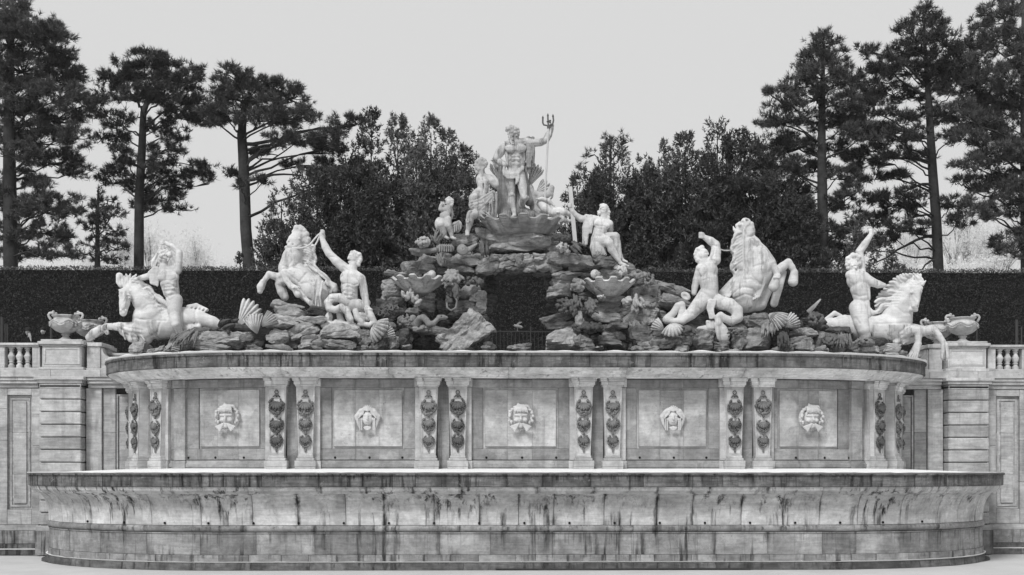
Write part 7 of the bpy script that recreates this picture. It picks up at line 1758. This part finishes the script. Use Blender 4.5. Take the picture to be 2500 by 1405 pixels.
M_coat = plain('dark_coat', 0.012, 0.9, 0.2); M_skin = plain('skin', 0.42, 0.7); M_hair = plain('fair_hair', 0.42, 0.8, 0.2); M_hat = plain('dark_hat', 0.018, 0.9, 0.2)
def onlooker(px, head_y, Y, label, hat):
    c = Clay(0.018); z0 = ZT; h = P(px, head_y, Y); V3 = Vector
    o = empty('person', (h.x, Y, z0), label, 'person', 'onlookers behind the balustrade')
    c.limb([(V3((h.x, Y, h.z - 0.14)), 0.06), (V3((h.x, Y, h.z - 0.26)), 0.09)], 0.03)
    c.ell((h.x, Y, h.z - 0.55), (0.22, 0.13, 0.32), 0, 0.05); c.ell((h.x, Y, h.z - 0.95), (0.19, 0.13, 0.26), 0, 0.05)
    for s_ in (-1, 1):
        c.limb([(V3((h.x + s_ * 0.19, Y, h.z - 0.34)), 0.075), (V3((h.x + s_ * 0.25, Y - 0.02, h.z - 0.62)), 0.06), (V3((h.x + s_ * 0.10, Y - 0.20, h.z - 0.60 - 0.05 * s_)), 0.045)], 0.03)
        c.limb([(V3((h.x + s_ * 0.09, Y, h.z - 1.0)), 0.10), (V3((h.x + s_ * 0.10, Y - 0.02, z0 + 0.5)), 0.07), (V3((h.x + s_ * 0.10, Y, z0 + 0.07)), 0.05), (V3((h.x + s_ * 0.10, Y - 0.14, z0 + 0.05)), 0.05)], 0.04)
    c.build('coat', M_coat, o)
    c = Clay(0.012)
    c.ell((h.x, Y - 0.01, h.z), (0.085, 0.10, 0.12), 0, 0.02); c.limb([(V3((h.x, Y - 0.10, h.z + 0.01)), 0.014), (V3((h.x, Y - 0.125, h.z - 0.025)), 0.017)], 0.015); c.limb([(V3((h.x, Y, h.z - 0.10)), 0.05), (V3((h.x, Y, h.z - 0.16)), 0.055)], 0.02)
    for s_ in (-1, 1): c.ell((h.x + s_ * 0.035, Y - 0.105, h.z + 0.015), (0.016, 0.015, 0.010), 0, 0.004, '-'); c.ell((h.x + s_ * 0.088, Y, h.z - 0.01), (0.014, 0.02, 0.03), 0, 0.008)
    c.limb([(V3((h.x - 0.03, Y - 0.112, h.z - 0.062)), 0.006), (V3((h.x + 0.03, Y - 0.112, h.z - 0.062)), 0.006)], 0.004, '-'); c.build('head', M_skin, o)
    c = Clay(0.012)
    if hat == 'brim':
        c.ell((h.x + 0.01, Y + 0.01, h.z + 0.10), (0.12, 0.13, 0.09), 0, 0.02); c.ell((h.x + 0.01, Y, h.z + 0.06), (0.20, 0.20, 0.022), 4, 0.02); c.build('hat', M_hat, o)
        c = Clay(0.012); c.limb([(V3((h.x + 0.08, Y - 0.04, h.z + 0.0)), 0.03), (V3((h.x + 0.13, Y - 0.10, h.z - 0.2)), 0.045), (V3((h.x + 0.18, Y - 0.14, h.z - 0.38)), 0.02)], 0.02); c.limb([(V3((h.x + 0.06, Y - 0.06, h.z - 0.02)), 0.02), (V3((h.x + 0.06, Y - 0.13, h.z - 0.22)), 0.018)], 0.01); c.build('hair', M_hair, o)
    else:
        c.ell((h.x, Y + 0.01, h.z + 0.06), (0.105, 0.12, 0.11), 0, 0.02); c.ell((h.x, Y + 0.01, h.z + 0.18), (0.03, 0.03, 0.03), 0, 0.01); c.build('hat', M_hat, o)
    for s_ in (-1, 1):
        c = Clay(0.010); b = V3((h.x + s_ * 0.09, Y - 0.22, h.z - 0.62 - 0.05 * s_)); c.limb([(b, 0.036), (b + V3((-s_ * 0.05, -0.03, 0.02)), 0.034)], 0.01)
        for q in range(4): c.limb([(b + V3((-s_ * 0.06, -0.02, 0.035 - q * 0.022)), 0.011), (b + V3((-s_ * 0.11, -0.04, 0.03 - q * 0.02)), 0.010), (b + V3((-s_ * 0.12, -0.01, 0.02 - q * 0.02)), 0.008)], 0.004)
        c.limb([(b + V3((0, -0.02, 0.03)), 0.012), (b + V3((-s_ * 0.05, -0.03, 0.07)), 0.010)], 0.004); c.build('hand', M_skin, o)
    return o
onlooker(68, 811, 9.0, 'person in dark coat and brimmed hat with long fair hair', 'brim')
onlooker(105, 809, 9.2, 'person in dark coat and knitted cap', 'cap')

# ================================================================== TREES
def branch_pts(a, b, sag, n=6, seed=0):
    g = random.Random(seed); pts = []
    a, b = Vector(a), Vector(b)
    for i in range(n + 1):
        f_ = i / n; p = a.lerp(b, f_)
        p.z += sag * math.sin(f_ * math.pi) + g.uniform(-0.13, 0.13) * (0 < i < n); p.x += g.uniform(-0.08, 0.08) * (0 < i < n); p.y += g.uniform(-0.12, 0.12) * (0 < i < n)
        pts.append(p)
    return pts
def tufts(C, D, L, nn, w, rs, cone=0.9):
    """bunches of needles: C centres, D directions, L length; nn needles each"""
    n = len(C)
    C = np.repeat(C, nn, 0); D = np.repeat(D, nn, 0); Ls = np.repeat(L, nn, 0)[:, None] * rs.uniform(0.7, 1.1, (n * nn, 1))
    d = D + cone * rs.normal(size=(n * nn, 3)); d /= np.linalg.norm(d, axis=1)[:, None]
    a = np.cross(d, rs.normal(size=(n * nn, 3))); a /= np.linalg.norm(a, axis=1)[:, None] + 1e-9
    base = C + d * 0.03 + D * 0.04 * rs.normal(size=(n * nn, 1))
    return np.stack([base + a * w, base - a * w, base + d * Ls], 1)
def pine(label, trunk, pads, Y, seed, dens=70, group='black pines behind the hedge', L=0.34, lean=0.0, limbs=()):
    """trunk: [(px, py, radius m)], pads: foliage clouds (px, py, rx, ry) with their own depth"""
    rs = np.random.RandomState(seed); g = random.Random(seed); m = 1.0 / PXM(Y)
    tp = [(P(a, b, Y), r) for a, b, r in trunk]
    o = empty('black_pine', (tp[0][0].x, Y, ZT), label, 'pine tree', group)
    tp = [(Vector((tp[0][0].x, Y, ZT)), tp[0][1] * 1.15)] + tp
    MB().tube([p for p, r in tp], [r for p, r in tp], 10).build('trunk', M_bark, o, True)
    wood, tri = MB(), []
    axis = [p for p, r in tp]
    more = []
    for (px, py, rx, ry) in pads:
        more.append((px, py, rx, ry, None)); own = len(more) - 1
        if rx > 24:
            for _ in range(2):
                an = g.uniform(0, 2 * math.pi); more.append((px + rx * 0.75 * math.cos(an), py + ry * 0.8 * math.sin(an), rx * g.uniform(0.3, 0.5), ry * g.uniform(0.35, 0.55), own))
    ends = {}
    for i, (px, py, rx, ry, own) in enumerate(more):
        dy = g.uniform(-1.6, 1.6) if own is None else ends[own].y - Y + g.uniform(-0.5, 0.5)
        c = P(px, py, Y + dy); ax_, az_ = rx * m, ry * m; ay_ = (ax_ + az_) * 0.5
        # limb from the trunk, a little below the pad
        zt_ = min(max(c.z - 0.25 * abs(c.x - axis[-1].x) - 0.5, axis[1].z + 0.5), axis[-1].z - 0.15)
        for p, q in zip(axis[:-1], axis[1:]):
            if p.z <= zt_ <= q.z: a = p.lerp(q, (zt_ - p.z) / (q.z - p.z + 1e-6)); break
        else: a = axis[-1]
        ends[i] = c
        if own is not None: a = ends[own]
        L_ = (c - a).length
        bp = branch_pts(a, c, g.uniform(-0.05, 0.12) * L_, 6, seed * 50 + i)
        wood.tube(bp, [0.020 + 0.022 * L_ * (1 - k / 6) * 0.55 for k in range(7)], 5, False)
        n = max(8, int(math.pi * ax_ * az_ * dens)); nc = max(2, n // 7)
        d = rs.normal(size=(nc, 3)); d /= np.linalg.norm(d, axis=1)[:, None]
        K = np.array(c) + d * (rs.uniform(0.30, 1.0, (nc, 1)) ** 0.6) * np.array([ax_, ay_, az_])
        pick = rs.randint(nc, size=n); o3 = rs.normal(size=(n, 3)) * 0.125; o3[:, 2] = np.abs(o3[:, 2]) * 0.8
        C = K[pick] + o3
        D = d[pick] * np.array([0.35, 0.35, 0.2]) + o3 * 4.5 + np.array([0, 0, 0.55]); D /= np.linalg.norm(D, axis=1)[:, None]
        tri.append(tufts(C, D, rs.uniform(0.75, 1.15, n) * L * 0.80, 18, 0.0155, rs, 0.72))
        for k in range(max(3, n // 10)):                 # twigs into the pad
            q = Vector(C[rs.randint(n)]); wood.tube([bp[-2], bp[-1].lerp(q, 0.5) + Vector((0, 0, -0.08)), q], [0.028, 0.020, 0.010], 4, False)
    for (pa, pb, r) in limbs:
        a, b = P(pa[0], pa[1], Y), P(pb[0], pb[1], Y - 0.4)
        bp = branch_pts(a, b, 0.1, 6, seed + 3); wood.tube(bp, [r * (1 - 0.1 * k) for k in range(7)], 6, False)
    wood.build('limbs', M_bark, o, True)
    tris_obj('crown', np.concatenate(tri), M_needle, o)
    return o
pine('towering black pine at the far end of the hedge behind the onlookers', [(26, 650, 0.34), (24, 480, 0.32), (22, 300, 0.26), (26, 120, 0.18), (30, 0, 0.08)],
     [(30, 20, 60, 40), (60, 70, 80, 42), (20, 110, 80, 50), (110, 90, 46, 30), (130, 120, 50, 46), (60, 170, 90, 46), (150, 190, 55, 42), (40, 240, 80, 40), (150, 240, 55, 36), (185, 195, 30, 26), (60, 300, 85, 36), (150, 300, 66, 36), (200, 260, 28, 40), (100, 350, 85, 32), (185, 340, 40, 36), (40, 380, 60, 28), (150, 400, 66, 26), (60, 440, 56, 26), (195, 425, 38, 20), (100, 470, 55, 22), (40, 500, 60, 32), (110, 520, 70, 26), (165, 505, 46, 26), (50, 560, 66, 32), (130, 570, 55, 26), (40, 620, 60, 28), (120, 622, 55, 22), (-50, 60, 80, 50), (-60, 200, 80, 50), (-60, 340, 80, 50), (-50, 480, 70, 40)], 20.0, 1)
pine('black pine with round forked crown and bare lower trunk', [(339, 650, 0.24), (340, 480, 0.22), (347, 360, 0.19), (350, 275, 0.15), (372, 215, 0.09)],
     [(345, 148, 44, 22), (392, 150, 36, 22), (300, 178, 46, 30), (350, 190, 66, 34), (420, 180, 46, 32), (270, 218, 40, 28), (330, 238, 66, 26), (410, 228, 56, 30), (458, 190, 30, 36), (478, 240, 34, 32), (248, 268, 34, 26), (290, 300, 40, 20), (440, 280, 44, 26), (280, 340, 44, 20), (385, 310, 40, 20), (430, 330, 40, 17), (300, 382, 36, 18), (400, 370, 52, 18), (352, 402, 52, 20), (280, 420, 36, 16), (420, 420, 52, 20), (488, 420, 36, 26), (510, 450, 20, 18), (350, 452, 60, 24), (440, 460, 36, 22), (392, 490, 52, 20), (345, 505, 34, 15), (430, 512, 34, 14), (262, 440, 26, 14)], 20.0, 2, limbs=(((350, 275), (318, 225), 0.09), ((345, 395), (470, 405), 0.05), ((345, 440), (300, 430), 0.05)))
pine('leaning black pine with flat crown and long bare horizontal limbs', [(608, 650, 0.29), (600, 560, 0.27), (597, 460, 0.26), (594, 380, 0.25), (590, 330, 0.22), (596, 260, 0.12)],
     [(580, 182, 38, 24), (612, 200, 46, 28), (540, 220, 38, 28), (600, 240, 76, 32), (680, 220, 50, 32), (722, 240, 32, 28), (520, 270, 46, 32), (560, 292, 56, 26), (640, 290, 66, 26), (700, 290, 56, 36), (748, 290, 30, 22), (486, 300, 30, 28), (740, 340, 55, 20), (780, 370, 55, 20), (690, 345, 50, 18), (830, 312, 36, 26), (868, 308, 22, 18), (800, 350, 46, 26), (760, 410, 62, 20), (825, 432, 52, 16), (650, 375, 40, 14), (560, 432, 22, 22), (592, 455, 14, 18), (650, 440, 30, 9)], 19.0, 3, limbs=(((594, 352), (760, 348), 0.10), ((596, 366), (700, 360), 0.08), ((598, 440), (740, 430), 0.08), ((596, 390), (680, 380), 0.06)))
pine('small bushy pine between two tall trunks behind the first rider', [(238, 650, 0.14), (238, 560, 0.10), (240, 462, 0.04)],
     [(240, 466, 14, 16), (228, 496, 28, 17), (258, 498, 26, 17), (230, 526, 40, 18), (268, 536, 36, 18), (216, 556, 44, 18), (264, 572, 46, 18), (240, 598, 56, 20), (202, 618, 46, 18), (288, 608, 38, 18), (250, 634, 66, 14)], 21.0, 4, 30, L=0.28)
pine('broad dense black pine rising behind the neighing horse', [(2012, 652, 0.26), (2008, 500, 0.25), (2006, 350, 0.20), (2008, 200, 0.12), (2012, 100, 0.05)],
     [(2012, 108, 38, 24), (1990, 150, 46, 28), (2040, 140, 32, 28), (1962, 178, 32, 26), (2010, 190, 66, 32), (2060, 200, 36, 32), (1930, 218, 36, 24), (1990, 240, 66, 28), (2060, 258, 46, 28), (1890, 238, 36, 22), (1920, 290, 56, 28), (2000, 300, 76, 28), (2080, 310, 46, 28), (1868, 300, 30, 20), (1880, 350, 56, 28), (1960, 360, 76, 28), (2050, 370, 56, 26), (1835, 390, 38, 26), (1900, 410, 66, 26), (1990, 420, 64, 22), (1850, 450, 55, 28), (1940, 470, 64, 22), (2062, 430, 44, 22), (1900, 520, 55, 28), (1980, 540, 44, 22), (2062, 500, 44, 22), (2062, 560, 46, 28), (1950, 590, 55, 28), (2085, 600, 46, 22), (2040, 632, 46, 17), (1900, 620, 55, 25), (2110, 330, 46, 28), (2100, 400, 44, 24), (2090, 470, 40, 22), (2106, 240, 36, 28), (2090, 540, 40, 22), (1960, 650, 60, 18)], 19.0, 5)
pine('tall open black pine with bare crooked limbs behind the waving rider', [(2291, 660, 0.25), (2286, 540, 0.24), (2277, 420, 0.22), (2268, 260, 0.16), (2258, 110, 0.08), (2256, 50, 0.04)],
     [(2255, 40, 32, 24), (2230, 80, 42, 28), (2290, 70, 36, 24), (2200, 130, 42, 22), (2250, 120, 46, 28), (2310, 110, 46, 28), (2122, 124, 26, 17), (2150, 160, 46, 28), (2210, 180, 55, 28), (2280, 170, 55, 28), (2340, 150, 40, 28), (2120, 200, 36, 26), (2170, 230, 64, 26), (2260, 230, 55, 26), (2330, 220, 46, 26), (2130, 270, 55, 22), (2210, 280, 55, 22), (2300, 280, 44, 22), (2160, 320, 55, 22), (2240, 330, 44, 17), (2130, 370, 44, 17), (2195, 382, 50, 15), (2140, 430, 44, 17), (2200, 440, 32, 16), (2180, 500, 50, 20), (2238, 522, 32, 20), (2200, 560, 42, 16), (2245, 562, 26, 20), (2325, 500, 36, 17), (2342, 540, 34, 20), (2130, 480, 36, 20), (2375, 250, 36, 28), (2350, 300, 42, 24), (2190, 335, 50, 22), (2250, 380, 40, 18), (2330, 340, 36, 18), (2160, 400, 40, 18), (2110, 320, 40, 22), (2170, 590, 40, 18), (2320, 180, 44, 26), (2150, 540, 44, 20), (2120, 600, 40, 22), (2215, 480, 40, 20)], 19.5, 6, limbs=(((2280, 400), (2110, 388), 0.09), ((2282, 455), (2200, 468), 0.08), ((2288, 575), (2140, 640), 0.09), ((2291, 640), (2245, 660), 0.07), ((2235, 465), (2240, 520), 0.05)))
pine('dark black pine closing the far end of the row beyond the urns', [(2508, 660, 0.30), (2505, 400, 0.26), (2500, 150, 0.16), (2498, 0, 0.06)],
     [(2440, 30, 46, 28), (2480, 20, 40, 28), (2400, 60, 32, 28), (2380, 110, 38, 28), (2450, 100, 56, 38), (2490, 120, 40, 38), (2400, 170, 46, 32), (2470, 190, 56, 38), (2372, 200, 32, 28), (2420, 240, 56, 38), (2490, 260, 46, 38), (2390, 300, 36, 28), (2450, 310, 56, 38), (2370, 340, 40, 22), (2430, 380, 56, 32), (2490, 370, 46, 38), (2362, 400, 34, 22), (2460, 440, 56, 32), (2400, 460, 40, 22), (2490, 480, 46, 38), (2440, 520, 36, 26), (2490, 560, 40, 38), (2475, 615, 36, 26), (2400, 520, 34, 22), (2375, 500, 30, 18), (2345, 270, 32, 28), (2350, 450, 28, 18), (2335, 180, 28, 24), (2380, 260, 40, 30), (2420, 330, 46, 28), (2400, 400, 44, 26), (2440, 470, 40, 24), (2430, 600, 30, 22), (2540, 200, 60, 60), (2550, 400, 60, 60), (2540, 550, 60, 50)], 18.0, 7)

def yew(label, px, top, half, base, Y, seed, spires=5, dens=34, sz=0.21):
    rs = np.random.RandomState(seed); g = random.Random(seed); m = 1.0 / PXM(Y)
    b = P(px, base, Y); H = P(px, top, Y).z - ZT; W_ = half * m
    o = empty('yew_tree', (b.x, Y, ZT), label, 'yew tree', 'yews behind the hedge')
    wood, tri = MB(), []
    for i in range(spires):
        f_ = 0 if spires == 1 else (i / (spires - 1) - 0.5) * 2
        h = H * (1.0 if i == spires // 2 else g.uniform(0.72, 0.97) - 0.10 * abs(f_)); cx = b.x + f_ * W_ * 0.72 + g.uniform(-0.1, 0.1); cy = Y + g.uniform(-0.9, 0.9); w = W_ * g.uniform(0.62, 0.9)
        wood.tube([(cx * 0.5 + b.x * 0.5, cy, ZT), (cx, cy, ZT + h * 0.5), (cx, cy, ZT + h * 0.95)], [0.14, 0.08, 0.02], 6, False)
        n = int(h * w * 2 * dens)
        t = rs.uniform(0.12, 1.0, n)
        prof = np.where(t < 0.55, 1.0, np.sqrt(np.clip(1 - ((t - 0.55) / 0.46) ** 2.2, 0, 1))) * (0.86 + 0.22 * np.sin(t * 19 + seed + i) * np.sin(t * 7 + i))
        a = rs.uniform(0, 2 * math.pi, n); rr = rs.uniform(0.15, 1, n) ** 0.55 * prof * w
        C = np.stack([cx + rr * np.cos(a), cy + rr * np.sin(a), ZT + t * h], 1)
        lump = np.array([mnoise.noise(Vector(q) * 1.25) for q in C])
        C = C[lump > -0.14]; a = a[lump > -0.14]; k = len(C)
        D = np.stack([0.55 * np.cos(a), 0.55 * np.sin(a), np.full(k, 1.0)], 1) + 0.25 * rs.normal(size=(k, 3)); D /= np.linalg.norm(D, axis=1)[:, None]
        # a spray: needles set along a short shoot
        for st in range(2):
            tri.append(tufts(C + D * (sz * 0.8 * st), D, np.full(k, sz * (1 - 0.2 * st)), 5, 0.034, rs, 0.8))
    wood.build('trunk', M_bark, o, True)
    tris_obj('crown', np.concatenate(tri), M_yew, o)
    return o
YL = [('spreading dark yew right beside the leaning pine trunk', 694, 470, 46, 18.0, 5), ('dark yew under the long bare pine limbs', 760, 420, 70, 18.6, 5), ('broad yew behind the seated merman', 850, 350, 70, 18.2, 5), ('upright yew with two pointed tips', 905, 285, 52, 19.0, 4), ('tallest pointed yew of the row on the kneeling woman side', 960, 274, 50, 18.4, 4), ('slim pointed yew next to the tallest one', 1046, 286, 50, 18.2, 4), ('yew with ragged shoulder behind the winged child', 1088, 325, 46, 19.0, 3), ('low yew behind the kneeling woman', 1132, 352, 46, 18.5, 4), ('narrow yew tip beside the kneeling woman head', 1168, 372, 30, 18.8, 3), ('small yew tip between the kneeling woman and the bearded man', 1196, 396, 18, 18.5, 2),
      ('low yew beside the raised staff', 1402, 440, 42, 18.5, 4), ('round yew behind the seated youth head', 1440, 410, 52, 18.0, 5), ('round-topped yew behind the seated youth', 1495, 362, 62, 18.8, 5), ('bushy yew behind the sloping rock', 1560, 385, 56, 18.2, 4), ('rounded yew behind the turning merman fist', 1612, 350, 56, 18.8, 5), ('full yew behind the turning merman', 1672, 330, 60, 18.2, 5), ('tall yew with clustered tips behind the neighing horse muzzle', 1752, 285, 58, 18.6, 5), ('wide yew behind the neighing horse', 1830, 315, 62, 18.3, 5), ('yew filling the gap under the broad dense pine', 1905, 360, 64, 18.0, 5), ('low yew at the trunk of the broad dense pine', 2080, 560, 56, 17.6, 4)]
for i, (lab, px, top, half, Y, sp) in enumerate(YL): yew(lab, px, top, half * (1.3 if half > 25 else 1.0), 655, Y, 20 + i, sp + (2 if half > 40 else 0))
for i, (lab, px, top, half) in enumerate((('dark yew set back between the leaning pine and the merman', 800, 400, 110), ('dark yew set back behind the tallest pointed yew', 1000, 335, 100), ('dark yew set back behind the winged child', 1105, 400, 80), ('dark yew set back behind the seated youth', 1470, 420, 100), ('dark yew set back behind the turning merman', 1640, 375, 110), ('dark yew set back behind the neighing horse', 1790, 340, 110), ('dark yew set back behind the broad dense pine', 1930, 430, 110))):
    yew(lab, px, top, half, 655, 20.6, 80 + i, 8, 20)
pine('young pine whose shoots top the round yew', [(1490, 650, 0.10), (1490, 420, 0.06), (1492, 350, 0.03)], [(1470, 350, 8, 14), (1494, 338, 10, 16), (1524, 345, 10, 15), (1412, 412, 10, 10), (1440, 380, 10, 12)], 19.6, 9, 60, L=0.3, group='young pines among the yews')
yew('small dark shrub peeping over the hedge by the leaning pine', 590, 628, 24, 655, 15.9, 60, 3, 60, 0.12)
yew('dark shrub branch over the hedge beside the waving rider', 2160, 616, 48, 660, 15.9, 61, 4, 60, 0.12)
yew('tiny dark shrub tip over the hedge near the wavy mane', 2205, 645, 16, 660, 15.9, 62, 2, 60, 0.12)

# rimed bare trees on the hillside
M_rime = plain('rimed_twigs', 0.68, 0.95, 0.10); M_rimewood = plain('rimed_wood', 0.17, 0.95, 0.12)
def bare_tree(label, px, top, half, Y, seed):
    rs = np.random.RandomState(seed); g = random.Random(seed)
    x = XAT(px, Y); zg = ground_z(x, Y); zt = P(px, top, Y).z; H = max(zt - zg, 6.0); W_ = half / PXM(Y)
    o = empty('bare_tree', (x, Y, zg), label, 'bare tree', 'rimed trees on the hillside')
    wood, tri = MB(), []
    def grow(p, d, L, r, lev):
        q = p + d * L
        mid = p.lerp(q, 0.5) + Vector((g.uniform(-.06, .06), g.uniform(-.06, .06), 0)) * L
        wood.tube([p, mid, q], [r, r * 0.8, r * 0.6], 4, False)
        if lev == 0:
            n = 46
            C = np.array(q) + rs.normal(size=(n, 3)) * L * 0.34; D = np.repeat([list(d)], n, 0)
            tri.append(tufts(C, D, np.full(n, L * 0.2), 3, 0.034, rs, 1.3)); return
        for k in range(3 if lev > 1 else 4):
            e = (d + Vector((g.uniform(-1, 1) * W_ / H * 1.7, g.uniform(-1, 1) * W_ / H * 1.7, g.uniform(-0.25, 0.45)))).normalized()
            grow(p.lerp(q, g.uniform(0.55, 1.0)), e, L * g.uniform(0.62, 0.8), r * 0.55, lev - 1)
    grow(Vector((x, Y, zg - 0.3)), Vector((g.uniform(-.06, .06), 0, 1)).normalized(), H * 0.34, H * 0.018, 4)
    wood.build('trunk', M_rimewood, o, True)
    tris_obj('crown', np.concatenate(tri), M_rime, o)
    return o
for i, (lab, px, top, half, Y) in enumerate([
    ('rimed tree spreading white behind the first rider', 392, 510, 70, 170), ('bare rimed tree with dark boughs beyond the first rider arm', 478, 560, 60, 190), ('low rimed tree sinking towards the leaning pine', 530, 600, 45, 210), ('pale rimed tree seen between the forked pine and the small pine', 318, 520, 45, 200), ('white rimed bush beside the small bushy pine', 140, 590, 60, 190), ('white rimed tree between the first two pines', 215, 560, 50, 220),
    ('rimed tree with visible trunk beyond the urns', 2345, 560, 60, 180), ('pale rimed tree left of the open pine trunk', 2200, 560, 60, 200), ('tall hazy rimed tree high on the hill', 2330, 470, 70, 330), ('hazy rimed tree on the hill crest', 2240, 460, 70, 360), ('white rimed tree beside the dark end pine', 2420, 560, 55, 190), ('white rimed bush low behind the hedge beyond the urns', 2390, 620, 60, 150), ('rimed tree seen under the crooked limbs', 2150, 580, 50, 210), ('hazy rimed tree behind the dark end pine', 2440, 480, 60, 340)]):
    bare_tree(lab, px, top, half, Y, 200 + i)

# ------------------------------------------------------------------ thin winter haze
HZ = 0.0002
hz = MB().box(-960, 960, -200, 1460, -1.2, 52.0).build('haze', None)
mh = bpy.data.materials.new('haze_air'); mh.use_nodes = True; mh.node_tree.nodes.clear()
ho = mh.node_tree.nodes.new('ShaderNodeOutputMaterial'); hv = mh.node_tree.nodes.new('ShaderNodeVolumePrincipled')
hv.inputs['Color'].default_value = (0.9, 0.9, 0.9, 1); hv.inputs['Density'].default_value = HZ
mh.node_tree.links.new(hv.outputs[0], ho.inputs['Volume'])
hz.data.materials.append(mh)
tag(hz, 'thin pale winter haze in the air', kind='stuff')
